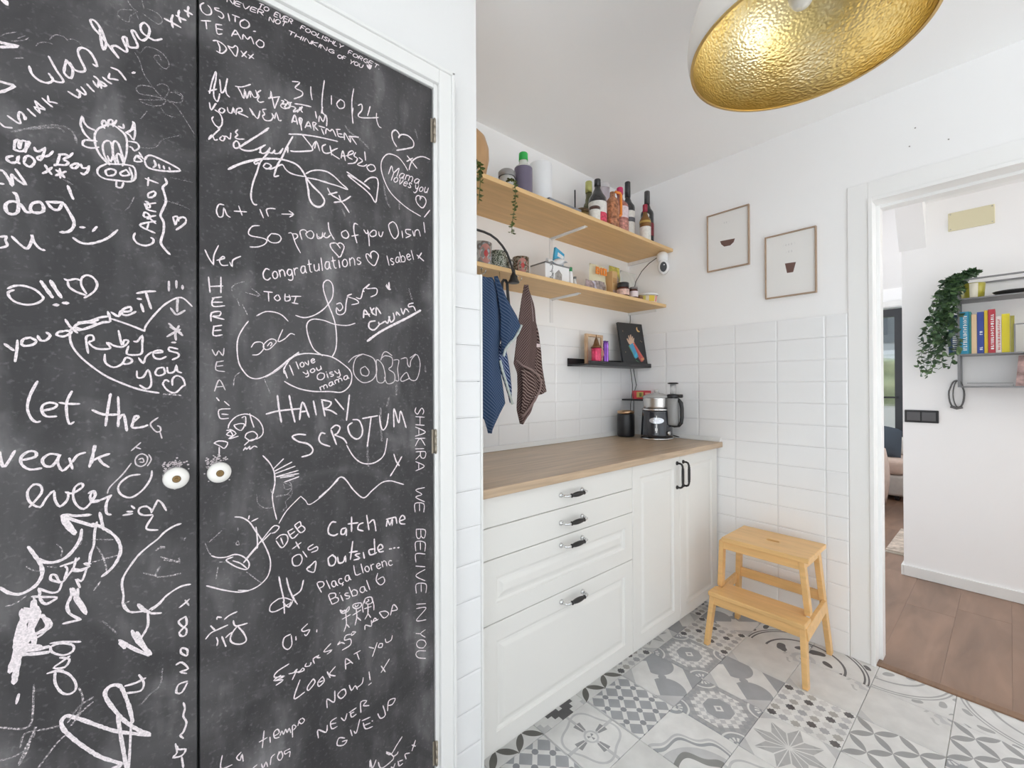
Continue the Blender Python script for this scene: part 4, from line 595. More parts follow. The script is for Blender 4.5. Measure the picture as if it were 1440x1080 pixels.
chalk('chalk_writing', DR, 3.5, 1.0, 'white chalk handwriting below the knob, right side', '3244,9160 3156,9179 3082,9066 3094,8935 3206,8871 3282,8892;3462,8983 3372,8976 3358,8875 3436,8857 3475,8967 3475,8809;3594,9206 3593,8874;3515,9064 3741,9042;3863,9016 3768,8996 3740,8895 3863,8827;3947,9175 4001,8823;4002,8973 4115,9032 4171,8758;4433,8812 4463,8960 4522,8820 4582,8963 4582,8807;4433,8980 4612,8985 4673,8973 4703,8824;4765,8868 4920,8894 4858,8993 4780,8922 4795,8805 4920,8764;3180,8451 3080,8400 3104,8239 3204,8225 3242,8357 3155,8457;3281,8373 3306,8236 3408,8234 3448,8355 3460,8220;3619,8642 3565,8244;3539,8410 3726,8389;3780,8322 3672,8323 3779,8214 3645,8210;3862,8327 3889,8185;4128,8575 4141,8256;4113,8345 4000,8346 4028,8230 4141,8228 4184,8245;4227,8289 4343,8315 4285,8413 4213,8348 4256,8240 4357,8228;4505,8247 4565,8237;4610,8243 4655,8237;4716,8222 4762,8216', 125)
chalk('chalk_drawing', DR, 2.5, 1.0, 'white chalk drawing below the knob, right side', '3329,7173 3431,7111 3536,7181 3510,7084 3380,7077 3329,7173;3354,7151 3380,7103 3431,7138 3457,7089 3497,7155;3457,7050 3470,6809 3417,6658;3470,6809 3535,6706;3379,6946 3562,6987;3615,7141 3642,7198 3804,7171 3803,7090 3695,7074 3615,7141;3669,7163 3695,7114 3749,7149;3695,7060 3708,6882 3667,6710;3708,6882 3803,6768;3615,6955 3803,7010;3886,7144 3914,7243 4053,7225 4081,7106 3996,7079 3913,7134 3997,7161 3969,7197;3969,7075 3968,6872 3898,6761;3968,6872 4038,6752;3885,7009 4052,7006;3858,6937 3844,7103 3914,7243;4053,7225 4109,7042 4114,6903', 126)
chalk('chalk_writing', DR, 2.6, 1.0, 'white chalk handwriting low on the leaf, right side', '3898,6517 3912,6620 4051,6542 4051,6679;4079,6614 4136,6703 4193,6628;4222,6645 4051,6624;4251,6787 4367,6621 4485,6677 4397,6778 4251,6800;4530,6633 4606,6861 4711,6712 4545,6726;2646,7110 2530,7029 2576,6975 2692,6968 2622,6870 2587,6908;2834,6915 2834,6865;2416,6925 2421,6850;2316,7012 2195,6986 2173,6826 2260,6719 2338,6785 2327,6983;2282,6408 2064,6346 2011,6251 2194,6193 2021,6175;2281,6203 2370,6188 2438,6232 2347,6052;2370,6188 2483,6163 2551,6207 2574,6148 2460,6148;2621,6276 2597,6224 2690,6197 2714,6261 2714,6212;2785,6206 2761,6316 2880,6342 2832,6312 2904,6282;3125,6498 2977,6379 3150,6347 3050,6298;3327,6471 3276,6413 3352,6434 3430,6378;3561,6538 3456,6551 3430,6456 3560,6432 3560,6300 3378,6255;3587,6554 3587,6501 3680,6545 3600,6576;3454,5791 3455,6027 3612,5855;3454,5896 3559,5904;3639,6056 3787,6076;3706,6055 3759,5886;3994,6074 4106,6001;4192,6104 4077,5821;4249,6054 4220,5983 4307,5948 4321,6026 4249,6054;4395,6108 4424,6013 4543,6023 4573,6124', 127)
chalk('chalk_writing', DR, 2.7, 1.0, 'white chalk handwriting low on the leaf, right side', '2129,6239 2000,6189 2172,6124 2043,6075;2494,5979 2380,5641 2585,5679;2760,5884 2643,5763 2666,5678 2795,5793 2760,5884;2952,5849 2855,5766 2879,5667 2988,5732 2952,5849;2879,5755 2964,5755;3050,5908 3111,5753;3224,5948 3099,5835 3223,5741;3048,5118 3048,5309 3197,5173 3210,5412;3350,5360 3273,5292 3349,5178 3453,5233 3427,5350 3350,5360;3531,5394 3584,5251 3664,5320 3717,5215;3690,5254 3826,5299 3853,5421;3992,5495 4019,5293;3977,5190 4047,5212;4497,5583 4290,5351;4291,5503 4392,5320;2864,4553 2853,4735 3022,4596 3047,4735;3246,4800 3121,4774 3146,4607 3259,4600;3121,4723 3234,4690;3348,4748 3425,4644 3477,4775;3556,4762 3582,4643 3689,4656;3530,4775 3689,4802;3556,4735 3635,4735;3797,4642 3797,4883 3934,4844 3852,4776 3990,4708;3424,4252 3296,4321 3258,4186 3398,4109 3476,4172 3372,4202;3555,4366 3594,4213;3634,4298 3688,4230 3769,4495;3823,4440 4017,4423;3851,4373 3905,4209 4072,4176;3878,4305 4016,4287;4059,4320 4073,4299;4201,4412 4272,4266 4389,4290 4331,4541;4448,4358 4479,4582 4644,4559 4568,4454 4449,4484', 128)
chalk('chalk_writing', DR, 3.1, 1.0, 'white chalk handwriting low on the leaf, right side', '4013,3255 4014,3418 4069,3196 4155,3338;4416,3384 4534,3262 4594,3115 4298,3062 4212,3250;4824,3528 4685,3403 4534,3262 4416,3356;4594,3172 4685,3177 4715,3217;4533,2953 4653,2827;4638,2977 4593,2890;4715,2990 4745,2858 4837,2862;4745,2972 4838,2948;4931,2923 4900,3056 5026,3014;5090,3036 5188,3245;5091,3181 5187,3099', 129)
chalk('chalk_writing', DR, 2.3, 1.0, 'white chalk handwriting low on the leaf, left side', '1824,5256 1792,4934;1737,5079 1879,5092;1927,5075 1935,4963;2000,5054 2098,5075 2065,5165 2000,5127 2016,5009 2097,4984;2114,5011 2147,5085 2180,4994 2214,5087 2247,4996 2281,5070 2315,4960;2349,4849 2349,5090 2417,5036 2366,4989;2452,5037 2469,5103;2522,5151 2470,5122 2522,5039 2583,5082 2539,5152;1121,5160 1100,4927 1279,4892;1426,5049 1352,4987 1410,4902 1440,5006 1463,4855;1776,4622 1807,4515 1855,4612 1886,4504;1934,4512 1951,4647 2015,4683;2097,4692 2064,4583 2113,4500 2163,4564 2130,4674 2080,4628;2297,4636 2196,4637 2213,4572 2297,4580 2288,4474;1621,4623 1698,4649', 130)
chalk('chalk_drawing', DR, 2.8, 1.0, 'white chalk drawing below the knob, left side', '1160,7740 1239,7789 1363,7815;1040,7783 1047,7823 1110,7792;867,7479 942,7559 1054,7584 1210,7611;943,7693 1012,7583;1032,7441 1053,7365 1039,7286;1117,7425 1181,7213;1181,7383 1224,7418 1282,7448;1304,7663 1340,7546 1534,7528;1370,7535 1282,7430 1253,7304 1325,7207 1443,7160 1518,7201 1474,7358 1370,7535', 131)
chalk('chalk_drawing', DR, 2.2, 1.0, 'white chalk drawing below the knob, left side', '1385,8223 1565,8158', 132)
chalk('chalk_drawing', DR, 2.4, 1.0, 'white chalk drawing below the knob, left side', '2152,7982 2185,7788 2201,7487;2303,7935 2354,7770 2448,7598;2103,7833 1956,7754 1931,7636 2020,7587 2185,7622 2286,7662;2070,7826 2202,7810 2337,7719;2169,7738 2286,7588 2371,7727;2286,7588 2320,7688', 133)
chalk('chalk_drawing', DR, 2.9, 1.0, 'white chalk drawing below the knob, left side', '2100,8277 2132,8076 2196,7744;2241,8212 2296,7953 2418,7646;2567,8066 2509,7862 2351,7790', 134)
chalk('chalk_smudge', DR, 4.3, 0.6, 'faint smudge of chalk around knob height, left side', '946,10701 1029,10761 1146,10726;889,10669 914,10705', 135)
chalk('chalk_smudge', DL, 7.3, 0.6, 'faint smudge of chalk around knob height, right side', '258,10617 346,10717 488,10767', 136)
chalk('chalk_writing', DR, 1.9, 1.0, 'white chalk handwriting near the top, left side', '1214,19659 1235,19747 1315,19673 1337,19762;1454,19774 1368,19762 1344,19674 1433,19686;1356,19718 1431,19730;1480,19780 1519,19696 1593,19796;1725,19814 1635,19801 1606,19711 1699,19724;1621,19756 1698,19769;1729,19726 1753,19827 1830,19833 1831,19804 1796,19784 1740,19775;1779,19780 1831,19740;1935,19687 1954,19776 2014,19700 2033,19789;2117,19815 2074,19788 2051,19735 2077,19710 2123,19735 2148,19791 2117,19815;2185,19820 2273,19835;2229,19827 2195,19729;2310,19691 2424,19698;2368,19695 2336,19609;2420,19608 2453,19696;2528,19614 2562,19703;2437,19652 2545,19658;2569,19617 2601,19703;2609,19619 2648,19704 2720,19626 2760,19711;2754,19632 2788,19723;2889,19729 2774,19676 2859,19638;2901,19641 2939,19732;2944,19644 2966,19729 3060,19651 3083,19736;3236,19729 3190,19739 3126,19706 3117,19668 3160,19654 3217,19670 3229,19695 3181,19692;3370,19703 3329,19682 3309,19639 3336,19618 3380,19638 3402,19683 3370,19703;3410,19631 3433,19715 3496,19723;3422,19675 3473,19681;3606,19715 3626,19670 3686,19723;3626,19670 3601,19620;3747,19731 3705,19709 3684,19661 3711,19636 3757,19657 3780,19707 3747,19731;3815,19731 3796,19665 3826,19646 3869,19672 3896,19740;1766,19949 1847,19959;1807,19954 1773,19852;1904,19953 1864,19930 1845,19884 1872,19861 1915,19882 1936,19930 1904,19953;2123,19941 2063,19937 2027,19841 2088,19845;2045,19889 2097,19894;2139,19946 2147,19845 2218,19951;2298,19956 2237,19951 2206,19848 2270,19852;2222,19900 2275,19905;2290,19851 2324,19950 2376,19949 2371,19919 2344,19903 2306,19898;2333,19900 2359,19856;2527,19842 2566,19934 2632,19936;2547,19890 2601,19891;2701,19934 2655,19914 2630,19869 2658,19842 2707,19860 2734,19908 2701,19934;2817,19933 2772,19915 2751,19875 2782,19851 2831,19867 2853,19910 2817,19933;2905,19947 2863,19854 2932,19856;2964,19856 3001,19952;3101,19938 3069,19948 3028,19927 3053,19905 3081,19884 3042,19858 3001,19868;3101,19862 3130,19947;3192,19865 3221,19950;3115,19905 3206,19907;3258,19957 3217,19862 3289,19864;3355,19955 3381,19909 3448,19958;3381,19909 3354,19862;3536,19816 3572,19914 3644,19915;3555,19867 3614,19867;3730,19903 3679,19886 3652,19843 3682,19817 3736,19832 3766,19877 3730,19903;3769,19818 3813,19906 3879,19901 3872,19875 3839,19862 3790,19860;3824,19860 3857,19818;4005,19899 3970,19914 3915,19879 3905,19835 3938,19815 3985,19830 3997,19860 3958,19860;4140,19918 4059,19918 4015,19818 4099,19817;4037,19868 4108,19870;4172,19910 4278,19910;4226,19910 4180,19814;4270,19818 4277,19821', 137)
chalk('chalk_writing', DR, 2.4, 1.0, 'white chalk handwriting above the knob, right side', '4512,17371 4597,17602 4645,17453 4791,17605 4727,17372;4938,17496 4878,17507 4806,17435 4806,17371 4866,17388 4934,17484;4941,17503 4896,17388 4907,17364;4946,17363 4996,17510;4984,17473 5046,17510 5074,17474 5037,17364;5074,17474 5135,17511 5166,17475 5128,17364;5353,17488 5290,17498 5218,17432 5221,17373 5284,17389 5349,17477;5356,17494 5315,17389 5328,17367;4656,17457 4582,17238;4733,17357 4676,17320 4652,17251 4687,17227 4741,17268 4757,17333 4733,17357;4820,17340 4805,17211 4903,17335;4924,17275 5010,17278 5003,17327 4944,17306 4914,17252 4931,17211 4989,17227;5136,17317 5099,17337 5065,17305 5086,17269 5108,17234 5063,17202 5031,17218;5243,17333 5249,17228 5306,17271;5332,17338 5270,17170 5213,17117 5183,17133;5425,17329 5369,17288 5348,17218 5385,17199 5439,17244 5452,17309 5425,17329;5522,17355 5489,17246 5515,17211 5575,17257;5611,17360 5562,17213;2932,7696 2843,7917 2950,7922 2987,7857 2961,7813 2891,7798;3036,7925 3115,7717;3221,7858 3161,7861 3150,7789 3196,7733 3237,7755 3225,7847;3218,7865 3263,7758 3289,7739;3373,7860 3316,7874 3303,7804 3356,7748 3408,7774;3374,7746 3397,7721 3376,7700;3523,7895 3461,7897 3443,7826 3485,7771 3529,7793 3526,7884;3521,7902 3556,7797 3581,7777;3638,8086 3685,7859 3801,7856;3807,8076 3860,7850;3932,7989 3898,7948 3924,7875 3978,7851 4006,7896 3975,7966 3932,7989;4068,7857 4035,7995;4046,7949 4076,7990 4117,7985;4185,7915 4275,7922 4231,7975 4183,7949 4191,7889 4240,7844 4291,7865;4341,7853 4306,7997;4317,7954 4363,7997 4415,7953 4440,7851;4564,7940 4507,7962 4482,7898 4529,7838 4587,7853;3157,7359 3083,7591 3196,7595 3236,7551 3216,7494 3118,7480;3216,7494 3287,7452 3279,7379 3157,7359;3343,7500 3396,7358;3321,7552 3323,7562;3514,7495 3453,7509 3437,7473 3491,7441 3546,7409 3516,7371 3464,7382;3529,7630 3615,7384;3582,7480 3630,7535 3714,7476 3707,7392 3616,7394;3879,7529 3804,7535 3782,7463 3833,7404 3888,7424 3884,7518;3877,7536 3921,7426 3952,7404;3937,7658 4015,7412;4519,15141 4463,15364;4624,15319 4574,15320 4559,15274 4601,15251 4644,15228 4618,15177 4576,15177;4776,15390 4718,15379 4689,15296 4721,15245 4766,15279 4778,15379;4775,15397 4793,15290 4814,15274;4790,15521 4852,15279;4828,15373 4871,15445 4938,15403 4929,15312 4854,15291;4991,15431 5081,15477 5033,15522 4987,15472 4999,15402 5051,15370 5101,15416;5109,15629 5175,15407;2429,12722 2482,12573;2535,12713 2509,12669 2527,12621 2567,12622 2588,12668 2566,12711 2535,12713;2603,12723 2671,12660 2671,12756;2731,12739 2797,12777 2763,12799 2729,12764 2736,12722 2772,12707 2809,12741;2566,12508 2628,12468 2661,12506;2649,12543 2679,12452 2653,12410 2615,12405;2745,12581 2712,12541 2729,12503 2775,12508 2804,12549 2782,12582 2745,12581;2836,12613 2857,12559 2898,12555 2935,12596;2921,12648 2943,12574;2911,12495 2856,12442 2864,12366 2937,12346 2999,12399 2992,12479 2911,12495;3054,12481 3082,12387;3041,12514 3043,12522;3177,12518 3130,12514 3117,12483 3158,12473 3198,12462 3175,12428 3135,12423;3217,12545 3286,12487 3321,12532;3307,12579 3344,12461 3316,12411 3275,12409;2930,12112 2905,12185;2911,12167 2943,12201 2979,12197 2997,12143;2979,12197 3009,12231 3047,12228 3066,12173;3169,12302 3117,12285 3097,12233 3130,12209 3169,12237 3172,12296;3168,12306 3192,12247 3213,12242;3243,12257 3219,12329;3225,12311 3258,12347 3295,12343 3314,12289;3295,12343 3326,12378 3366,12375 3385,12321;3499,12447 3443,12430 3423,12375 3457,12349 3498,12378 3501,12441;3497,12451 3522,12389 3543,12383', 138)
chalk('chalk_writing', DR, 2.5, 1.0, 'white chalk handwriting above the knob, left side', '1936,14584 1875,14598 1823,14498 1840,14398 1902,14372 1954,14425;2028,14573 1993,14514 2008,14438 2055,14428 2086,14490 2066,14560 2028,14573;2137,14472 2111,14611;2119,14569 2161,14628 2206,14599 2224,14502;2348,14657 2291,14658 2264,14579 2311,14529 2354,14592 2347,14665 2374,14486 2336,14435 2287,14444;2416,14554 2390,14697;2399,14649 2429,14705 2468,14714;2612,14776 2555,14769 2527,14682 2558,14624 2603,14657 2614,14764;2611,14784 2628,14666 2649,14647;2687,14927 2716,14697 2755,14681;2663,14825 2742,14853;2795,14851 2808,14742 2852,14718 2897,14780;2891,14885 2903,14736;2939,15025 2970,14749;3113,14962 3051,14955 3022,14860 3057,14796 3104,14832 3115,14949;3112,14970 3132,14841 3155,14821;3183,15092 3225,14872 3268,14859;3162,14994 3246,15024;3320,15042 3343,14875;3310,15102 3313,15114;3447,15091 3403,15022 3418,14934 3475,14924 3515,14996 3492,15077 3447,15091;3578,14962 3559,15136;3565,15084 3621,15157 3671,15121 3684,14998;3814,15183 3759,15185 3736,15137 3781,15112 3826,15088 3790,15035 3743,15035', 139)
chalk('chalk_writing', DR, 2.3, 1.0, 'white chalk handwriting below the knob, right side', '5425,11473 5456,11554 5400,11634 5335,11561 5274,11482 5205,11554 5235,11654;5223,11422 5470,11394;5222,11218 5469,11187;5346,11408 5345,11203;5214,11160 5498,11009 5213,10927;5312,11105 5312,10958;5210,10869 5490,10853;5489,10669 5343,10856 5210,10680;5209,10605 5455,10588;5224,10527 5495,10503 5481,10357 5399,10350 5358,10413 5353,10516;5353,10443 5224,10338;5221,10280 5463,10136 5221,10047;5305,10228 5305,10081;5470,9583 5218,9561 5393,9421 5217,9380 5469,9217;5443,8957 5444,9168 5200,9221 5199,9005;5321,9195 5325,9012;5228,8566 5478,8492 5473,8321 5422,8297 5364,8373 5357,8528;5364,8373 5314,8304 5240,8373 5228,8566;5470,7945 5471,8168 5215,8246 5214,8019;5342,8208 5346,8015;5479,7870 5218,7942 5217,7733;5212,7636 5473,7546;5474,7475 5213,7393 5473,7187;5496,6869 5497,7092 5226,7172 5225,6945;5360,7133 5365,6940;5227,6666 5488,6593;5226,6557 5498,6478 5225,6260 5497,6177;5474,5927 5339,5876 5473,5735;5339,5876 5207,5934;5500,5555 5445,5663 5307,5727 5225,5671 5273,5558 5416,5488 5500,5555;5486,5380 5275,5464 5206,5409 5275,5294 5485,5189', 140)
chalk('chalk_heart', DR, 2.6, 1.0, 'white chalk heart near the top, right side', '5025,17622 4925,17751 4752,17877 4511,17861 4369,17699 4322,17505 4368,17275 4508,17004 4700,16833 5021,16668 5383,16563;5063,17658 5127,17866 5283,18037 5468,18125 5657,18117;5652,16789 5489,16566', 141)
chalk('chalk_writing', DR, 2.6, 1.0, 'white chalk handwriting below the knob, right side', '4211,7740 4173,7586 4282,7442 4384,7495 4341,7619 4210,7589', 142)
# speckle of white paint around the knobs, part of the writing on the leaf
for d, kx, kz, sd in ((DL, k1[0], k1[2], 4), (DR, k2[0], k2[2], 5)):
    R = random.Random(sd); m = MB()
    for i in range(70):
        a = R.gauss(pi * 0.58, 0.42) if R.random() < 0.85 else R.uniform(0, 2 * pi); rr = abs(R.gauss(0.0225, 0.0035))
        x, z = kx + 0.002 + cos(a) * rr * 1.1, kz + sin(a) * rr; s_ = R.uniform(0.0006, 0.0018)
        if abs(x - kx) > 0.021: continue
        m.add([(x + cos(q * pi / 3) * s_ * 1.2, LY - 0.0005, z + sin(q * pi / 3) * s_) for q in range(6)], [tuple(range(6))])
    o = m.build('chalk_speckle', CH[0.8], d, fix=False); o['kind'] = 'stuff'

# ------------------------------------------------------------------ cabinets
YF = 1.0487
def panel(x0, x1, z0, z1, framed):
    m = MB(); g = 0.0012; x0 += g; x1 -= g; z0 += g; z1 -= g
    L_ = [(0, 0.019), (0, 0.002), (0.002, 0.0)]
    if framed: L_ += [(0.056, 0.0), (0.060, 0.005), (0.067, 0.0075), (0.074, 0.0065), (0.086, 0.002), (0.090, 0.0015)]
    vs = []; fs = []
    for i, d in L_: vs += [(x0 + i, YF + d, z0 + i), (x1 - i, YF + d, z0 + i), (x1 - i, YF + d, z1 - i), (x0 + i, YF + d, z1 - i)]
    for k in range(len(L_) - 1):
        for q in range(4): fs.append((k * 4 + q, k * 4 + (q + 1) % 4, k * 4 + 4 + (q + 1) % 4, k * 4 + 4 + q))
    fs.append((0, 3, 2, 1)); k = len(L_) - 1; fs.append((k * 4, k * 4 + 1, k * 4 + 2, k * 4 + 3))
    return m.add(vs, fs)
def handle(c, vert, parent):
    m = MB(); y = YF; H_ = 0.058
    def pt(a, d): return (c[0], y - d, c[1] + a) if vert else (c[0] + a, y - d, c[1])
    m2 = 0 if not vert else 1
    for s in (-1, 1):
        m.lathe([(0.0095, 0), (0.009, -0.004), (0.005, -0.008)], pt(s * H_, 0), m=m2, axis='y', n=14)
        m.tube([pt(s * H_, 0.006), pt(s * H_, 0.018), pt(s * (H_ - 0.004), 0.026), pt(s * (H_ - 0.014), 0.030), pt(s * 0.030, 0.031)], 0.0048, m2, n=10)
    q = [(-0.036, 0.006), (-0.034, 0.0078), (-0.030, 0.0055), (-0.026, 0.0068), (-0.012, 0.0088), (0, 0.0094), (0.012, 0.0088), (0.026, 0.0068), (0.030, 0.0055), (0.034, 0.0078), (0.036, 0.006)]
    if vert: m.tube([pt(a, 0.031) for a, r in q], [min(r, 0.0065) for a, r in q], 1, n=12)
    else: m.tube([pt(a, 0.031) for a, r in q], [r for a, r in q], 1, n=12)
    return m.build('handle', [CHROME, IRON], parent)
X0 = 0.774
dc = thing('drawer_cabinet', (X0 + 0.4, 1.3, 0), 'cream kitchen base cabinet with four drawers beside the tiled closet wall', 'cabinet')
MB().box(X0, X0 + 0.8, YF + 0.02, YB - 0.012, 0.08, 0.879).build('carcass', CAB, dc)
MB().box(X0, X0 + 0.8, YF + 0.075, YF + 0.09, 0, 0.08).build('plinth', CAB, dc)
for z0, z1, fr, hz in ((0.78, 0.878, 0, 0.828), (0.68, 0.78, 0, 0.729), (0.48, 0.68, 1, 0.649), (0.082, 0.48, 1, 0.447)):
    d = panel(X0, X0 + 0.8, z0, z1, fr).build('drawer', CAB, dc, label='flat shallow drawer front' if not fr else ('tall panelled drawer front' if z0 < 0.1 else 'panelled middle drawer front'))
    handle((X0 + 0.412, hz), False, d)['label'] = 'chrome drawer handle with a black turned grip'
bc = thing('base_cabinet', (X0 + 1.2, 1.3, 0), 'cream kitchen base cabinet with two tall panelled doors in the corner', 'cabinet')
MB().box(X0 + 0.8005, X0 + 1.6, YF + 0.02, YB - 0.012, 0.08, 0.879).build('carcass', CAB, bc)
MB().box(X0 + 0.8005, X0 + 1.6, YF + 0.075, YF + 0.09, 0, 0.08).build('plinth', CAB, bc)
for i in (0, 1):
    a = X0 + 0.8 + 0.4 * i
    d = panel(a, a + 0.4, 0.082, 0.878, 1).build('door', CAB, bc)
    handle((a + (0.372 if i == 0 else 0.032), 0.785), True, d)['label'] = 'black iron bow handle'
MB().box(X0 + 1.601, X0 + 1.612, YF + 0.004, YF + 0.02, 0.082, 0.878).build('filler_strip', CAB, bc)
MB().box(X0 - 0.034, X0 - 0.002, YF + 0.012, YF + 0.03, 0, 0.878).build('filler_strip', CAB, dc)
wt = tag(MB().box(0.742, XR - 0.006, YF - 0.025, YB - 0.014, 0.8795, 0.908).build('worktop', WORKTOP, bevel=0.0025), 'oak-effect laminate worktop running over both cream cabinets', 'worktop')
tag(MB().box(0.7355, 0.7415, YF - 0.026, YB - 0.016, 0.8795, 0.9085).box(0.737, 0.752, YF - 0.030, YF - 0.0255, 0.8795, 0.9085).build('edge_strip', WHITEP, bevel=0.001), 'white plastic end strip on the left end of the worktop', 'strip')
m = MB().prism([(0.742, YB - 0.0105, 0.909), (0.742, YB - 0.0105, 0.932), (0.742, YB - 0.018, 0.932), (0.742, YB - 0.030, 0.909)], (XR - 0.036 - 0.742 + 0.008, 0, 0))
struct(m.build('trim_6', TRIMW, bevel=0.001), 'white sealing strip where the worktop meets the back wall')
m = MB().prism([(XR - 0.0105, YF - 0.02, 0.909), (XR - 0.0105, YF - 0.02, 0.932), (XR - 0.018, YF - 0.02, 0.932), (XR - 0.030, YF - 0.02, 0.909)], (0, YB - YF - 0.01, 0))
struct(m.build('trim_7', TRIMW, bevel=0.001), 'white sealing strip where the worktop meets the right wall')

# ------------------------------------------------------------------ shelves in the niche
def bracket(x, ztop, length, drop, parent, ax='y'):
    m = MB()
    m.box(x - 0.012, x + 0.012, YB - 0.0115 - 0.0 if ztop < 1.54 else YB - 0.004, YB - 0.0005, ztop - drop, ztop)
    m.box(x - 0.012, x + 0.012, YB - length, YB - 0.0005, ztop - 0.004, ztop)
    m.tube([(x, YB - 0.006, ztop - 0.008), (x, YB - length + 0.01, ztop - 0.006)], 0.004, n=8)
    return m.build('shelf_bracket', WHITEP, parent, bevel=0.0008)
sh1 = thing('wall_shelf', (1.56, YB, 2.017), 'upper pine shelf board holding the bottles and paper roll', 'shelf')
MB().box(XC + 0.003, XR - 0.002, 1.309, YB - 0.001, 2.017, 2.035).build('board', SHELFW, sh1, bevel=0.001)
bracket(1.672, 2.0165, 0.245, 0.11, sh1)
MB().box(XR - 0.012, XR - 0.001, 1.40, YB - 0.001, 1.995, 2.0165).build('cleat', WHITEP, sh1)
sh2 = thing('wall_shelf', (1.56, YB, 1.690), 'lower pine shelf board holding mugs, jars and food packets', 'shelf')
MB().box(XC + 0.003, XR - 0.002, 1.355, YB - 0.001, 1.690, 1.708).build('board', SHELFW, sh2, bevel=0.001)
bracket(1.672, 1.6895, 0.20, 0.13, sh2)
MB().box(XR - 0.012, XR - 0.001, 1.42, YB - 0.001, 1.672, 1.6895).build('cleat', WHITEP, sh2)
for x in (0.95, 1.02, 1.21):
    m = MB().tube([(x, 1.372, 1.690), (x, 1.372, 1.672), (x, 1.360, 1.664), (x, 1.346, 1.668), (x, 1.342, 1.678)], 0.0018, n=8).lathe([(0.006, 0), (0.006, -0.002)], (x, 1.372, 1.690), n=10)
    m.build('hook', CHROME, sh2)

# ledge with the painting
lg = thing('picture_ledge', (2.09, YB, 1.325), 'black picture ledge under the pine shelves, a painting leaning on it', 'shelf')
MB().box(1.79, 2.394, 1.455, YB - 0.009, 1.327, 1.337).build('base_board', BLACKM, lg, bevel=0.001)
MB().box(1.79, 2.394, 1.455, 1.461, 1.3372, 1.352).build('front_lip', BLACKM, lg, bevel=0.001)
MB().box(1.79, 2.394, YB - 0.017, YB - 0.009, 1.3372, 1.372).build('back_rail', BLACKM, lg, bevel=0.001)
sl = tag(MB().box(2.290, XR - 0.009, 1.425, 1.600, 1.124, 1.134).build('corner_shelf', BLACKM, bevel=0.001), 'small black metal shelf on the right wall behind the food processor', 'shelf')

# ------------------------------------------------------------------ step stool
st = thing('step_stool', (2.17, 0.73, 0), 'light birch two-step stool standing on the patterned floor by the doorway', 'stool')
ya, yb = 0.547, 0.925                       # outer faces at the step, both sides
def ysd(z, side):                           # legs splay outwards towards the floor
    return (0.527 + z * 0.075) if side < 0 else (0.947 - z * 0.075)
for s in (-1, 1):
    nm = 'right' if s < 0 else 'left'
    def q(x, z, s=s): return (x, ysd(z, s) + (0.011 if s < 0 else -0.011), z)
    MB().beam(q(2.008, 0.0), q(2.043, 0.228), 0.020, 0.030, side=(0, 1, 0), top=(0.022, 0.036)).build('leg', STOOLW, st, bevel=0.002)
    MB().beam(q(2.355, 0.0), q(2.300, 0.478), 0.020, 0.030, side=(0, 1, 0), top=(0.022, 0.040)).build('leg', STOOLW, st, bevel=0.002)
    MB().beam(q(2.118, 0.252), q(2.098, 0.478), 0.022, 0.032, side=(0, 1, 0)).build('leg', STOOLW, st, bevel=0.002)
    a, b_ = q(2.056, 0.205), q(2.322, 0.205)
    MB().prism([q(2.036, 0.178), q(2.315, 0.205), q(2.313, 0.252), q(2.028, 0.232)], (0, 0.016 if s > 0 else -0.016, 0)).build('side_rail', STOOLW, st, bevel=0.002)
    MB().beam(q(2.10, 0.462), q(2.30, 0.462), 0.018, 0.038, side=(0, 1, 0)).build('side_rail', STOOLW, st, bevel=0.002)
MB().beam((2.034, ysd(.2, -1) + 0.02, 0.209), (2.034, ysd(.2, 1) - 0.02, 0.209), 0.018, 0.042, side=(1, 0, 0)).build('apron', STOOLW, st, bevel=0.002)
MB().beam((2.095, ysd(.46, -1) + 0.02, 0.460), (2.095, ysd(.46, 1) - 0.02, 0.460), 0.018, 0.040, side=(1, 0, 0)).build('apron', STOOLW, st, bevel=0.002)
MB().beam((2.300, ysd(.46, -1) + 0.02, 0.460), (2.300, ysd(.46, 1) - 0.02, 0.460), 0.018, 0.040, side=(1, 0, 0)).build('apron', STOOLW, st, bevel=0.002)
MB().beam((2.326, ysd(.25, -1) + 0.02, 0.262), (2.326, ysd(.25, 1) - 0.02, 0.262), 0.016, 0.044, side=(1, 0, 0)).build('back_rail', STOOLW, st, bevel=0.002)
m = MB().prism([(2.010, ysd(.25, -1) - 0.004, 0.231), (2.010, ysd(.25, 1) + 0.004, 0.231), (2.095, ysd(.25, 1) + 0.004, 0.231), (2.095, ysd(.25, 1) - 0.024, 0.231), (2.16, ysd(.25, 1) - 0.024, 0.231), (2.16, ysd(.25, -1) + 0.024, 0.231), (2.095, ysd(.25, -1) + 0.024, 0.231), (2.095, ysd(.25, -1) - 0.004, 0.231)], (0, 0, 0.020))
m.build('step_board', STOOLW, st, bevel=0.004, seg=3)
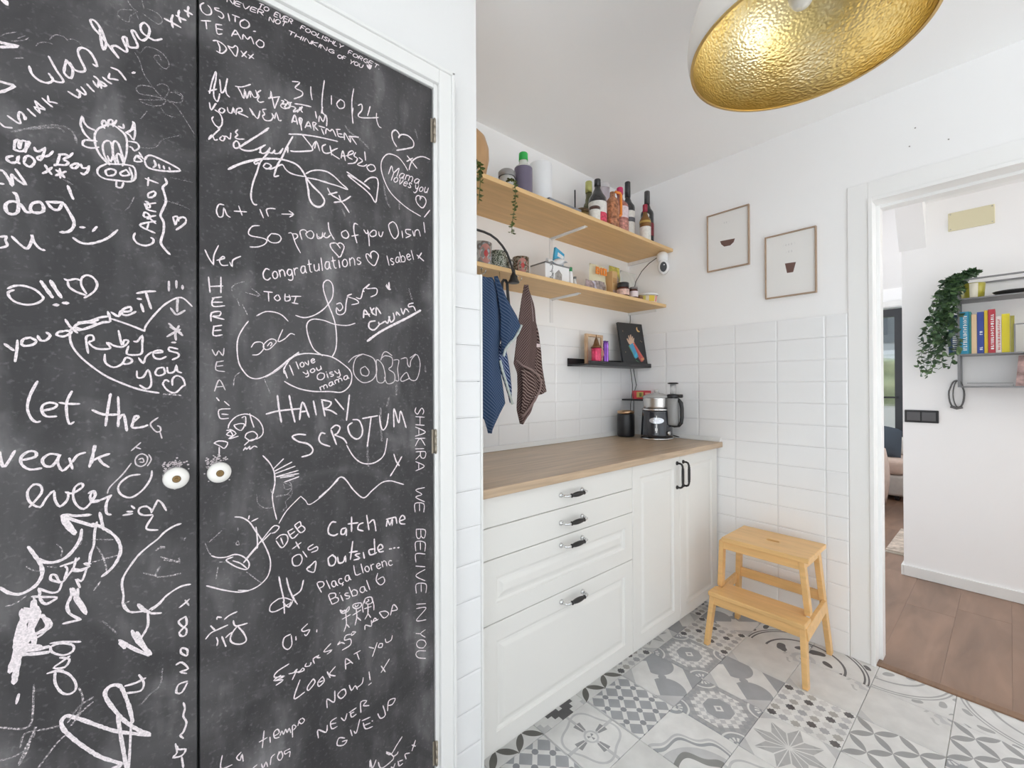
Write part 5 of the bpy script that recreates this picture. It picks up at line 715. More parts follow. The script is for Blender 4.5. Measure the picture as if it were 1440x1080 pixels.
# top board with its slotted hand hole
def topboard():
    x0, x1, y0, y1, z0, z1 = 2.068, 2.330, 0.543, 0.893, 0.480, 0.5; cx, cy, n = 2.2, 0.718, 20
    bm = bmesh.new(); off = Vector(LOC[st.name]); loops = [[(x0, y0), (x1, y0), (x1, y1), (x0, y1)], [(cx + 0.011 * cos(2 * pi * k / n), cy + 0.011 * sin(2 * pi * k / n) + (0.016 if 0 < k < n / 2 else -0.016 if k > n / 2 else (0.016 if k == 0 else -0.016))) for k in range(n)]]
    es = []
    for lp in loops:
        vs = [bm.verts.new(Vector((p[0], p[1], z0)) - off) for p in lp]; es += [bm.edges.new((vs[i], vs[(i + 1) % len(vs)])) for i in range(len(vs))]
    bmesh.ops.triangle_fill(bm, use_beauty=True, edges=es)
    g = bmesh.ops.extrude_face_region(bm, geom=bm.faces[:]); bmesh.ops.translate(bm, vec=(0, 0, z1 - z0), verts=[v for v in g['geom'] if isinstance(v, bmesh.types.BMVert)])
    bmesh.ops.recalc_face_normals(bm, faces=bm.faces); me = bpy.data.meshes.new('top_board'); bm.to_mesh(me); bm.free(); me.materials.append(STOOLW)
    o = bpy.data.objects.new('top_board', me); COL.objects.link(o); o.parent = st
    q = o.modifiers.new('bevel', 'BEVEL'); q.width = 0.003; q.segments = 2; q.limit_method = 'ANGLE'
topboard()

# ------------------------------------------------------------------ gilded dome pendant
LC = (1.2227, 0.3268)
LZ_, LR = 2.05, 0.2505
def goldmat():
    m, t, b = newmat('gold_leaf'); N = t.nodes; L = t.links
    b.inputs['Metallic'].default_value = 1.0; b.inputs['Roughness'].default_value = 0.30
    tc = N.new('ShaderNodeTexCoord'); mp = N.new('ShaderNodeMapping'); mp.inputs['Scale'].default_value = (1, 1, 1.6); L.new(tc.outputs['Object'], mp.inputs[0])
    v = N.new('ShaderNodeTexVoronoi'); v.feature = 'SMOOTH_F1'; v.inputs['Scale'].default_value = 130; L.new(mp.outputs[0], v.inputs[0])
    n = N.new('ShaderNodeTexNoise'); n.inputs['Scale'].default_value = 30; n.inputs['Detail'].default_value = 4; L.new(tc.outputs['Object'], n.inputs[0])
    E_.T = t; h = E_(v.outputs[0]) * 1.0 + E_(n.outputs[0]) * 0.45
    bp = N.new('ShaderNodeBump'); bp.inputs['Strength'].default_value = 0.55; bp.inputs['Distance'].default_value = 0.003; L.new(h.v, bp.inputs['Height']); L.new(bp.outputs[0], b.inputs['Normal'])
    n2 = N.new('ShaderNodeTexNoise'); n2.inputs['Scale'].default_value = 7; L.new(tc.outputs['Object'], n2.inputs[0])
    r = N.new('ShaderNodeValToRGB'); e = r.color_ramp.elements; e[0].color = (0.84, 0.65, 0.28, 1); e[1].color = (0.94, 0.84, 0.58, 1); e[0].position = 0.35; e[1].position = 0.7
    L.new(n2.outputs[0], r.inputs[0]); L.new(r.outputs[0], b.inputs['Base Color']); return m
pl = thing('pendant_lamp', (LC[0], LC[1], LZ_), 'large dome pendant lamp, pale outside and hammered gold inside', 'lamp')
prof = [(LR * q_, h_) for q_, h_ in ((1.0, 0.0), (1.02, 0.02), (1.03, 0.045), (1.015, 0.08), (0.96, 0.125), (0.86, 0.17), (0.70, 0.212), (0.50, 0.245), (0.28, 0.266), (0.10, 0.275))]
MB().lathe([(r + 0.0015, h) for r, h in prof] , (LC[0], LC[1], LZ_), n=96, caps=False).build('shade', mat('shade_ivory', (0.80, 0.76, 0.71), 0.5), pl, solid=0.002)
MB().lathe([(r - 0.002, h) for r, h in prof] + [(0.001, 0.273)], (LC[0], LC[1], LZ_), n=96, caps=False).build('gold_lining', goldmat(), pl, label='hammered gold leaf inner lining')
MB().lathe([(LR - 0.004, -0.001), (LR + 0.003, -0.001), (LR + 0.003, 0.002), (LR - 0.004, 0.002)], (LC[0], LC[1], LZ_), n=96, caps=False).build('rim', mat('gold_rim', (0.75, 0.52, 0.2), 0.35, metal=0.8), pl)
MB().lathe([(0.018, 0.19), (0.020, 0.20), (0.020, 0.272)], (LC[0], LC[1], LZ_), n=20).build('lamp_holder', BRASS, pl)
MB().lathe([(0.0, 0.095), (0.018, 0.099), (0.028, 0.115), (0.030, 0.130), (0.024, 0.150), (0.014, 0.172), (0.013, 0.192)], (LC[0], LC[1], LZ_), n=24, caps=False).build('bulb', mat('opal_bulb', (0.85, 0.84, 0.8), 0.2), pl)
MB().lathe([(0.012, 0.272), (0.014, 0.30), (0.004, 0.315), (0.004, 0.35)], (LC[0], LC[1], LZ_), n=14).build('stem', BRASS, pl)
MB().lathe([(0.05, 0.35), (0.055, 0.375), (0.055, ZC - LZ_)], (LC[0], LC[1], LZ_), n=28).build('ceiling_rose', WHITEP, pl)

# ------------------------------------------------------------------ picture frames on the right wall
def picture(y0, y1, z0, z1, shape, lab, title):
    t = thing('framed_print', (XR, (y0 + y1) / 2, (z0 + z1) / 2), lab, 'picture')
    x = XR - 0.0015; fw_ = 0.006; d = 0.016
    MB().box(x - d, x, y0, y0 + fw_, z0, z1).box(x - d, x, y1 - fw_, y1, z0, z1).box(x - d, x, y0 + fw_, y1 - fw_, z0, z0 + fw_).box(x - d, x, y0 + fw_, y1 - fw_, z1 - fw_, z1).build('frame', mat('frame_oak', (0.42, 0.30, 0.21), 0.5, var=0.1), t, bevel=0.0008)
    pr_ = MB().box(x - 0.008, x - 0.001, y0 + fw_, y1 - fw_, z0 + fw_, z1 - fw_).build('print', mat('print_paper', (0.84, 0.83, 0.81), 0.35, coat=0.3), t)
    MB().prism([(x - 0.0086, p[0], p[1]) for p in shape], (0.0005, 0, 0)).build('printed_cup', mat('print_brown', (0.155, 0.085, 0.07), 0.6), pr_, label='dark brown printed cup shape')
    m = MB()                                   # pale lettering: short light strokes
    R = random.Random(int(z0 * 100)); 
    for row, (zz, n) in enumerate(title):
        yy = (y0 + y1) / 2 + n * 0.006
        for k in range(n):
            m.box(x - 0.0086, x - 0.0082, yy - 0.0035, yy - 0.0027, zz - 0.005, zz + 0.005).box(x - 0.0086, x - 0.0082, yy - 0.0035, yy + 0.001, zz + R.choice((-0.005, 0.004)), zz + 0.001 + R.choice((-0.005, 0.004))); yy -= 0.012
    o = m.build('lettering', mat('print_grey', (0.70, 0.69, 0.68), 0.6), pr_); o['kind'] = 'stuff'
c1 = [(2.3900, 1.0298, 2.0061), (2.3900, 0.9524, 2.0013), (2.3900, 0.9591, 1.9828), (2.3900, 0.9767, 1.9701), (2.3900, 1.0080, 1.9714), (2.3900, 1.0234, 1.9873)]
c2 = [(2.3900, 0.7182, 1.8157), (2.3900, 0.6713, 1.8129), (2.3900, 0.6832, 1.7665), (2.3900, 0.7096, 1.7673)]
picture(0.880, 1.100, 1.848, 2.162, [(p[1], p[2]) for p in c1], 'thin oak frame with a half-round brown bowl print, nearer the shelves', [(2.10, 3)])
picture(0.587, 0.806, 1.652, 1.965, [(p[1], p[2]) for p in c2], 'thin oak frame with a tapered brown cup print, nearer the doorway', [(1.905, 5), (1.87, 3)])

# ------------------------------------------------------------------ on the worktop
can = thing('canister', (2.222, 1.525, 0.908), 'matt black canister with a copper lid on the worktop', 'canister')
MB().lathe([(0.044, 0.001), (0.050, 0.004), (0.052, 0.012), (0.052, 0.128), (0.050, 0.136), (0.047, 0.140)], (2.222, 1.525, 0.908), n=36).build('body', mat('black_ceramic', (0.02, 0.02, 0.022), 0.3), can)
MB().lathe([(0.0475, 0.1405), (0.050, 0.142), (0.051, 0.148), (0.050, 0.156), (0.030, 0.160), (0.0, 0.161)], (2.222, 1.525, 0.908), n=36, caps=False).build('lid', mat('copper_lid', (0.55, 0.36, 0.22), 0.3, metal=1), can, label='copper coloured lid')
fpx, fpy = 2.250, 1.335
fp = thing('food_processor', (fpx, fpy, 0.908), 'shiny black food processor with a steel bowl and a silver badge', 'appliance')
cc = (fpx, fpy, 0.908)
MB().lathe([(0.084, 0.001), (0.090, 0.002), (0.092, 0.008), (0.090, 0.012)], cc, n=48).build('foot_ring', CHROME, fp, label='chrome ring around the foot')
MB().lathe([(0.088, 0.0125), (0.088, 0.03), (0.084, 0.10), (0.080, 0.160), (0.078, 0.166)], cc, n=48).build('body', BLACKG, fp)
MB().lathe([(0.080, 0.1665), (0.082, 0.169), (0.082, 0.176), (0.079, 0.178)], cc, n=48).build('collar', CHROME, fp)
MB().lathe([(0.071, 0.1785), (0.073, 0.19), (0.076, 0.235), (0.077, 0.240)], cc, n=48).build('bowl', STEEL, fp, label='brushed steel bowl')
MB().lathe([(0.078, 0.2405), (0.079, 0.246), (0.066, 0.253), (0.040, 0.262), (0.022, 0.265), (0.012, 0.268), (0.014, 0.278), (0.010, 0.285), (0, 0.286)], cc, n=40, caps=False).build('lid', mat('clear_lid', (0.85, 0.85, 0.84), 0.08, trans=0.5), fp, label='clear domed lid with a small knob')
dirv = Vector((-fpx, -fpy, 0)).normalized(); sdv = Vector((-dirv.y, dirv.x, 0))
def onbody(a, z):                              # point on the body, a metres to the side of the camera-facing line
    r = 0.088 - max(0, z - 0.03) * 0.06 + 0.0008; an = a / r; v_ = dirv * cos(an) + sdv * sin(an); return (fpx + v_.x * r, fpy + v_.y * r, 0.908 + z)
def badge(pts, name, mt, **k): return MB().add([onbody(*p) for p in pts], [tuple(range(len(pts)))]).build(name, mt, fp, solid=0.0008, **k)
m = MB(); n = 28
ring_ = [(0.041 * cos(2 * pi * k / n), 0.112 + 0.017 * sin(2 * pi * k / n)) for k in range(n)]
m.add([onbody(0, 0.112)] + [onbody(a * 0.5, 0.112 + (z - 0.112) * 0.5) for a, z in ring_] + [onbody(a, z) for a, z in ring_], [(0, 1 + k, 1 + (k + 1) % n) for k in range(n)] + [(1 + k, 1 + n + k, 1 + n + (k + 1) % n, 1 + (k + 1) % n) for k in range(n)])
m.build('badge', mat('badge_silver', (0.70, 0.72, 0.76), 0.25, metal=0.6), fp, solid=0.001, label='oval silver badge')
m = MB()
for (a0, a1, z0, z1) in ((-0.002, 0.002, 0.092, 0.140), (-0.020, 0.020, 0.1105, 0.1125), (-0.0035, 0.0025, 0.044, 0.09), (-0.008, 0.005, 0.054, 0.070)):
    m.add([onbody(a0, z0), onbody(a1, z0), onbody(a1, z1), onbody(a0, z1)], [(0, 1, 2, 3)])
m.build('badge_crest', mat('badge_white', (0.85, 0.86, 0.88), 0.3), fp, solid=0.0022)
# jug handle on the doorway side
hd = Vector((0.10, -0.99, 0)).normalized(); hs = Vector((fpx, fpy, 0.908))
def hp(r, z): q_ = hs + hd * r; return (q_.x, q_.y, 0.908 + z)
MB().tube([hp(0.074, 0.232), hp(0.10, 0.232), hp(0.128, 0.228), hp(0.143, 0.212), hp(0.147, 0.18), hp(0.147, 0.13), hp(0.143, 0.10), hp(0.130, 0.086), hp(0.105, 0.083), hp(0.088, 0.086)], 0.0105, n=12).build('handle', BLACKM, fp, label='black loop handle')
jg = MB().lathe([(0.030, 0.086), (0.032, 0.10), (0.033, 0.235), (0.031, 0.238)], hp(0.098, 0)[:2] + (0.908,), n=24).build('jug', mat('jug_grey', (0.45, 0.45, 0.45), 0.15, trans=0.4), fp, label='clear jug behind the handle')
MB().lathe([(0.030, 0.2385), (0.033, 0.242), (0.033, 0.256), (0.028, 0.26)], hp(0.098, 0)[:2] + (0.908,), n=24).build('jug_lid', BLACKM, fp)
MB().lathe([(0.0165, 0.2605), (0.0165, 0.315)], hp(0.098, 0)[:2] + (0.908,), n=20).build('feed_tube', mat('clear_tube', (0.8, 0.8, 0.8), 0.1, trans=0.6), fp)
MB().lathe([(0.010, 0.3155), (0.028, 0.318), (0.029, 0.323), (0.020, 0.326), (0, 0.326)], hp(0.098, 0)[:2] + (0.908,), n=24, caps=False).build('pusher', BLACKM, fp, label='black pusher cap')
MB().tube([hp(0.115, 0.250), hp(0.150, 0.250)], 0.010, n=12).build('latch_knob', BLACKM, fp)
MB().lathe([(0.012, 0), (0.012, -0.010), (0.009, -0.012)], onbody(0.066, 0.042), axis='y', n=18).build('dial', CHROME, fp, label='chrome dial')
tag(MB().tube([(2.36, 1.30, 0.925), (2.375, 1.27, 0.916), (2.382, 1.245, 0.912), (2.380, 1.215, 0.9115)], 0.003, n=8).build('power_cord', BLACKM), 'black cord end lying on the worktop by the food processor', 'cord')

# on the small black shelf
def pack(name, c, size, rz, col, lab, cat, mats_bands=(), group=None, rough=0.45):
    t = thing(name, c, lab, cat, group); ca, sa = cos(rz), sin(rz); w_, d_, h_ = size
    def bxr(a0, a1, b0, b1, z0, z1, nm, mt, bev=0.0012, label=None):
        vs = []
        for z in (z0, z1):
            for a, b_ in ((a0, b0), (a1, b0), (a1, b1), (a0, b1)): vs.append((c[0] + a * ca - b_ * sa, c[1] + a * sa + b_ * ca, c[2] + z))
        return MB().add(vs, [(3, 2, 1, 0), (4, 5, 6, 7), (0, 1, 5, 4), (1, 2, 6, 5), (2, 3, 7, 6), (3, 0, 4, 7)]).build(nm, mt, t, bevel=bev, label=label)
    bxr(-w_ / 2, w_ / 2, -d_ / 2, d_ / 2, 0.0008, h_, 'box', mat(name + '_card', col, rough), label=None)
    for k, (a0, a1, z0, z1, cl) in enumerate(mats_bands):
        bxr(-w_ / 2 + a0 * w_, -w_ / 2 + a1 * w_, -d_ / 2 - 0.0008, -d_ / 2 + 0.001, z0 * h_, z1 * h_, 'printed_panel', mat(name + '_print%d' % k, cl, 0.5), 0)
    return t
pack('tea_box', (2.336, 1.488, 1.134), (0.105, 0.04, 0.052), -0.70, (0.55, 0.03, 0.05), 'red box with a gold and green panel on the small black shelf', 'box', ((0.15, 0.55, 0.2, 0.85, (0.55, 0.42, 0.12)), (0.30, 0.45, 0.3, 0.75, (0.08, 0.22, 0.08)), (0.65, 0.95, 0.55, 0.75, (0.75, 0.35, 0.3))))
for i, (x, y) in enumerate(((2.390, 1.560), (2.378, 1.575))):
    pts = [(x, y + 0.02, 1.325), (x - 0.004, y + 0.01, 1.28), (x - 0.008 * i, y, 1.22), (x - 0.02 + 0.01 * i, y - 0.0, 1.18), (x - 0.03, y, 1.10), (x - 0.045, y - 0.01, 1.03), (x - 0.03 - 0.02 * i, y, 0.97)]
    tag(MB().tube(pts, 0.0022, n=6).build('cable', BLACKM), ['thin black cable hanging from the ledge into the corner, nearer the wall', 'thin black cable hanging from the ledge into the corner, further from the wall'][i], 'cable')

# ------------------------------------------------------------------ on the picture ledge
O_ = Vector((2.180, 1.520, 1.3385)); RX = Vector((0.205, -0.036, 0)); RX_ = RX.normalized(); W_ = RX.length; UP_ = Vector((0.010, 0.050, 0.264)); NN = RX.cross(UP_).normalized()
NN = NN if NN.y < 0 else -NN
def art(u, v, d=0.0): return O_ + RX * u + UP_ * v + NN * d
pa = thing('painting', tuple(O_), 'black canvas of a reaching tattoo-coloured arm under a gold moon', 'painting')
MB().add([art(0, 0), art(1, 0), art(1, 1), art(0, 1), art(0, 0, 0.014), art(1, 0, 0.014), art(1, 1, 0.014), art(0, 1, 0.014)], [(0, 1, 2, 3), (4, 5, 6, 7), (0, 1, 5, 4), (1, 2, 6, 5), (2, 3, 7, 6), (3, 0, 4, 7)]).build('canvas', mat('canvas_black', (0.026, 0.027, 0.03), 0.45, bump=0.1, bscale=300), pa, bevel=0.001)
def cp(cx_, cy_):                               # art crop pixel (5.4 per px, origin 780,440) -> canvas u,v
    a, b_ = cx_, cy_
    v = 1 - (b_ - 62) / (400 - 62 + 10 * (a - 480) / 290); lx = 484 + (545 - 484) * (1 - v); rx = 716 + (770 - 716) * (1 - v); return (a - lx) / (rx - lx), v
def paint(name, pts, col, lift=0.0148):
    MB().poly([art(*cp(*p), lift) for p in pts]).build(name, mat('paint_' + name + str(len(bpy.data.materials)), col, 0.5), pa, solid=0.0003)
paint('painted_hand', [(590, 232), (575, 210), (568, 192), (576, 190), (590, 207), (586, 180), (582, 166), (590, 163), (600, 190), (600, 158), (610, 156), (613, 190), (620, 168), (628, 172), (624, 196), (634, 182), (641, 186), (636, 212), (648, 232), (640, 246), (610, 248)], (0.62, 0.42, 0.30))
paint('painted_forearm', [(610, 250), (642, 240), (735, 350), (722, 375), (705, 380)], (0.45, 0.09, 0.09), 0.0150)
paint('painted_bands', [(590, 245), (625, 225), (680, 335), (655, 352), (640, 345)], (0.07, 0.30, 0.50), 0.0152)
paint('painted_stripe', [(625, 222), (640, 222), (728, 345), (730, 365), (718, 360)], (0.60, 0.12, 0.10), 0.0154)
paint('painted_stripe', [(584, 250), (592, 246), (655, 362), (690, 385), (660, 372)], (0.10, 0.28, 0.14), 0.0154)
paint('painted_stripe', [(640, 330), (660, 300), (668, 312), (655, 345)], (0.05, 0.45, 0.65), 0.0156)
paint('painted_stripe', [(700, 350), (728, 345), (735, 358), (708, 372)], (0.70, 0.30, 0.15), 0.0157)
paint('painted_moon', [(660, 96), (668, 88), (672, 108), (684, 120), (697, 124), (688, 132), (672, 128), (662, 114)], (0.75, 0.50, 0.22))
for p in ((532, 132), (700, 205), (712, 212), (560, 300), (735, 160)): paint('painted_star', [(p[0] - 3, p[1]), (p[0], p[1] - 4), (p[0] + 3, p[1]), (p[0], p[1] + 4)], (0.6, 0.45, 0.25))

t = thing('small_frame', (1.952, 1.555, 1.338), 'small plywood frame standing at the left end of the black ledge', 'frame')
for a in ((1.885, 1.900, 1.3385, 1.512), (2.020, 2.035, 1.3385, 1.512), (1.9005, 2.0195, 1.497, 1.512), (1.9005, 2.0195, 1.3385, 1.352)):
    MB().box(a[0], a[1], 1.550, 1.566, a[2], a[3]).build('frame_bar', mat('plywood', (0.62, 0.42, 0.26), 0.5), t, bevel=0.001)
MB().box(1.9005, 2.0195, 1.558, 1.562, 1.3525, 1.4965).build('card', mat('card_cream', (0.70, 0.62, 0.52), 0.6, var=0.12, vscale=40), t)
t = thing('candle_holder', (1.915, 1.505, 1.338), 'small pink lantern with a bronze pointed top on the black ledge', 'lantern')
MB().lathe([(0.026, 0.001), (0.028, 0.006), (0.028, 0.085), (0.026, 0.09)], (1.915, 1.505, 1.338), n=20).build('body', mat('pink_foil', (0.70, 0.04, 0.13), 0.25, metal=0.3, coat=0.5, var=0.25, vscale=60), t)
MB().lathe([(0.030, 0.0905), (0.031, 0.094), (0.022, 0.102), (0.016, 0.112), (0.012, 0.128), (0.008, 0.140), (0.003, 0.150), (0.0015, 0.165)], (1.915, 1.505, 1.338), n=16).build('pointed_top', mat('bronze_dark', (0.22, 0.12, 0.06), 0.4, metal=0.7), t, label='bronze pointed top')
MB().tube([(1.938, 1.495, 1.42), (1.955, 1.49, 1.415), (1.960, 1.49, 1.39), (1.945, 1.495, 1.365)], 0.0035, n=8).build('handle', mat('pink_handle', (0.65, 0.25, 0.25), 0.3), t)
for i, x in enumerate((1.971, 1.992)):
    t = thing('metal_tube', (x, 1.49, 1.338), ['shiny violet metal tube beside the pink lantern', 'shiny violet metal tube, the one nearer the painting'][i], 'tube', 'violet tubes on the black ledge')
    MB().lathe([(0.0085, 0.001), (0.009, 0.003), (0.009, 0.090), (0.0075, 0.094), (0.009, 0.098), (0.009, 0.118), (0.007, 0.124), (0.007, 0.129)], (x, 1.49, 1.338), n=18).build('body', mat('violet_metal%d' % i, (0.22, 0.08, 0.40) if i == 0 else (0.36, 0.14, 0.58), 0.22, metal=0.6), t)
    MB().lathe([(0.0094, 0.1285), (0.0094, 0.132), (0.006, 0.133)], (x, 1.49, 1.338), n=16).build('cap', mat('violet_cap%d' % i, (0.15, 0.05, 0.3), 0.3, metal=0.5), t)

# ------------------------------------------------------------------ bottles and things on the upper shelf
TS = 2.0352
def bottle(name, x, y, h, r, lab, glass, cap, label_=None, label2=None, shoulder=0.62, neck=0.013, capl=0.22, cat='bottle', group=None, z=TS, capr=None, sl=1.35):
    t = thing(name, (x, y, z), lab, cat, group); c = (x, y, z); s_ = h * shoulder; cz = h * (1 - capl)
    MB().lathe([(r * 0.86, 0.001), (r, 0.006), (r, s_), (r * 0.93, s_ + r * sl * 0.26), (max(r * 0.62, neck * 1.2), s_ + r * sl * 0.6), (neck * 1.15, s_ + r * sl), (neck, s_ + r * (sl + 0.25)), (neck, max(cz, s_ + r * (sl + 0.3)))], c, n=28).build('glass', glass, t)
    cr = capr or neck + 0.0018; cz = max(cz, s_ + r * (sl + 0.3))
    MB().lathe([(cr, cz + 0.0004), (cr, h - 0.003), (cr * 0.9, h)], c, n=20).build('cap', cap, t)
    for k, L_ in enumerate((label_, label2)):
        if L_:
            z0, z1, mt = L_; MB().lathe([(r + 0.0006 + 0.0004 * k, z0 * s_), (r + 0.0006 + 0.0004 * k, z1 * s_)], c, n=28, caps=False).build('paper_label', mt, t)
    return t
DG = mat('dark_wine_glass', (0.022, 0.022, 0.024), 0.10, coat=0.4); BC = mat('black_capsule', (0.03, 0.03, 0.033), 0.35)
PAPER = mat('label_paper', (0.74, 0.72, 0.67), 0.6, var=0.12, vscale=70); REDL = mat('label_red', (0.60, 0.05, 0.10), 0.5, var=0.4, vscale=80)
t = thing('wooden_vase', (1.03, 1.455, TS), 'round turned wooden vase at the left end of the upper shelf', 'vase')
MB().lathe([(0.034, 0.001), (0.045, 0.01), (0.070, 0.06), (0.083, 0.12), (0.082, 0.165), (0.068, 0.21), (0.045, 0.235), (0.038, 0.237), (0.034, 0.232), (0.03, 0.20)], (1.02, 1.455, TS), n=36).build('body', wood('vase_wood', (0.55, 0.33, 0.16), 0.15, 3, (10, 10, 1)), t)
t = thing('glass_jar', (1.212, 1.44, TS), 'clear glass jar with a grey metal lid beside the violet bottle', 'jar')
MB().lathe([(0.034, 0.001), (0.038, 0.006), (0.038, 0.085), (0.034, 0.095), (0.034, 0.10)], (1.212, 1.44, TS), n=28).build('glass', mat('jar_glass_white', (0.75, 0.76, 0.74), 0.1, trans=0.35), t)
MB().lathe([(0.037, 0.1005), (0.038, 0.104), (0.038, 0.122), (0.030, 0.130), (0.0, 0.132)], (1.212, 1.44, TS), n=28, caps=False).build('lid', mat('grey_lid', (0.35, 0.35, 0.35), 0.4, metal=0.5), t)
bottle('juice_bottle', 1.297, 1.425, 0.232, 0.040, 'grey-violet bottle with a bright green cap', mat('clear_plastic', (0.66, 0.68, 0.64), 0.2), mat('green_cap', (0.02, 0.42, 0.07), 0.35), (0.03, 0.99, mat('violet_label', (0.155, 0.135, 0.20), 0.4)), None, shoulder=0.70, neck=0.019, capl=0.15, capr=0.0205, sl=0.42)
t = thing('paper_roll', (1.455, 1.475, TS), 'white kitchen paper roll standing on the upper shelf', 'paper roll')
MB().lathe([(0.020, 0.001), (0.054, 0.001), (0.055, 0.003), (0.055, 0.248), (0.054, 0.250), (0.020, 0.250)], (1.455, 1.475, TS), n=40, caps=False).build('roll', mat('tissue_white', (0.84, 0.85, 0.87), 0.8, bump=0.15, bscale=180), t)
MB().lathe([(0.0195, 0.001), (0.0195, 0.249)], (1.455, 1.475, TS), n=24, caps=False).build('core', mat('cardboard', (0.45, 0.36, 0.26), 0.8), t)
for i in range(2):
    t = thing('tray', (1.47, 1.40, TS + 0.012 * i), ['shallow grey tray, the lower of two in front of the paper roll', 'shallow dark-rimmed tray, the upper of two in front of the paper roll'][i], 'tray')
    z = TS + 0.001 + 0.013 * i; x0, x1 = 1.34 + 0.03 * i, 1.60 - 0.01 * i
    MB().box(x0, x1, 1.335, 1.412, z, z + 0.003).box(x0, x1, 1.335, 1.338, z + 0.003, z + 0.012).box(x0, x1, 1.409, 1.412, z + 0.003, z + 0.012).box(x0, x0 + 0.003, 1.338, 1.409, z + 0.003, z + 0.012).box(x1 - 0.003, x1, 1.338, 1.409, z + 0.003, z + 0.012).build('tray_body', mat('tray_grey%d' % i, (0.24, 0.25, 0.28) if i else (0.5, 0.5, 0.52), 0.4), t, bevel=0.0006)
tag(MB().lathe([(0.0035, 0.0008), (0.0035, 0.150), (0.002, 0.153)], (1.617, 1.398, TS), n=10).lathe([(0.02, 0.0008), (0.02, 0.004)], (1.617, 1.398, TS), n=20).build('metal_rod', BLACKM), 'thin black upright rod on a round foot behind the low bronze tin', 'holder')
t = thing('metal_tin', (1.668, 1.395, TS), 'low bronze tin next to the black rod', 'tin')
MB().lathe([(0.032, 0.001), (0.034, 0.004), (0.034, 0.050)], (1.668, 1.395, TS), n=28).build('tin_body', BRASS, t)
MB().lathe([(0.035, 0.0505), (0.035, 0.064), (0.030, 0.067), (0, 0.068)], (1.668, 1.395, TS), n=28, caps=False).build('lid', mat('tin_lid_dark', (0.12, 0.08, 0.04), 0.4, metal=0.5), t)
t = thing('beer_glass', (1.735, 1.370, TS), 'small dark-rimmed glass with a white label in front of the bottles', 'glass')
MB().lathe([(0.022, 0.001), (0.027, 0.01), (0.029, 0.085), (0.027, 0.088)], (1.735, 1.370, TS), n=24).build('glass', mat('brownish_glass', (0.09, 0.05, 0.04), 0.12), t)
MB().lathe([(0.0285, 0.02), (0.0297, 0.07)], (1.735, 1.370, TS), n=24, caps=False).build('paper_label', PAPER, t)
bottle('wine_bottle', 1.800, 1.402, 0.262, 0.047, 'squat dark bottle with a cream and red label, leftmost of the bottles', DG, BC, (0.10, 0.92, PAPER), (0.10, 0.52, REDL), shoulder=0.56, neck=0.015, capl=0.17)
bottle('oil_bottle', 1.868, 1.515, 0.312, 0.030, 'slim bottle with a yellow-green top behind the squat dark bottle', mat('olive_glass', (0.10, 0.10, 0.05), 0.15), mat('yellowgreen_cap', (0.50, 0.50, 0.18), 0.3, metal=0.4), shoulder=0.55, neck=0.017, capl=0.20)
t = thing('tall_flask', (1.975, 1.50, TS), 'tall pale lilac cardboard tube between the bottles', 'tube')
MB().lathe([(0.036, 0.001), (0.037, 0.004), (0.037, 0.298)], (1.975, 1.50, TS), n=28).build('tube_body', mat('lilac_white', (0.66, 0.60, 0.66), 0.5), t)
MB().lathe([(0.038, 0.2985), (0.038, 0.322), (0.035, 0.325), (0, 0.326)], (1.975, 1.50, TS), n=28, caps=False).build('lid', mat('pale_grey_lid', (0.6, 0.58, 0.59), 0.4), t)
bottle('liquor_bottle', 2.040, 1.432, 0.300, 0.047, 'pinkish bottle with a red cap and a white label', mat('pink_amber', (0.42, 0.17, 0.14), 0.15, var=0.3, vscale=50), mat('crimson_cap', (0.55, 0.02, 0.12), 0.3), (0.62, 0.95, mat('label_pinkwhite', (0.72, 0.60, 0.62), 0.5, var=0.2, vscale=60)), (0.05, 0.55, mat('label_pattern', (0.50, 0.22, 0.18), 0.5, var=0.6, vscale=90)), shoulder=0.64, neck=0.015, capl=0.13, capr=0.018, sl=0.9)
m = MB(); q = [(-0.028, 0.10), (0.020, 0.10), (0.028, 0.108), (0.028, 0.215), (0.020, 0.224), (-0.028, 0.224)]
m.tube([(1.955 + a * 0.75, 1.383 - a * 0.10, TS + h + 0.008) for a, h in q], 0.0075, n=10)
t = thing('orange_bottle', (1.945, 1.378, TS), 'amber bottle with a bright orange loop handle', 'bottle')
m.build('loop_handle', mat('bright_orange', (0.85, 0.26, 0.03), 0.35), t, label='bright orange loop handle')
MB().lathe([(0.034, 0.001), (0.036, 0.004), (0.036, 0.145), (0.030, 0.18), (0.014, 0.200), (0.013, 0.225)], (1.915, 1.392, TS), n=24).build('bottle_body', mat('amber_patterned', (0.42, 0.17, 0.08), 0.2, var=0.6, vscale=70), t)
bottle('wine_bottle', 2.150, 1.455, 0.375, 0.041, 'tall wine bottle with a white label and a black capsule', DG, BC, (0.10, 0.90, PAPER), (0.60, 0.72, mat('label_ink', (0.10, 0.10, 0.11), 0.5, var=0.5, vscale=40)), shoulder=0.58, neck=0.0145, capl=0.30)
bottle('sauce_bottle', 2.185, 1.362, 0.222, 0.031, 'small amber bottle with a red cap and a cream label', mat('amber_glass', (0.20, 0.09, 0.02), 0.12), mat('dark_red_cap', (0.33, 0.02, 0.05), 0.35), (0.08, 0.72, PAPER), (0.90, 1.0, mat('gold_foil', (0.6, 0.42, 0.12), 0.3, metal=0.7)), shoulder=0.56, neck=0.012, capl=0.20)
bottle('wine_bottle', 2.300, 1.420, 0.352, 0.038, 'dark wine bottle with a round white seal and red label, rightmost of the bottles', DG, mat('capsule_grey', (0.06, 0.06, 0.062), 0.4), (0.36, 0.72, mat('label_darkred', (0.20, 0.02, 0.03), 0.5, var=0.3, vscale=60)), None, shoulder=0.60, neck=0.0145, capl=0.32)
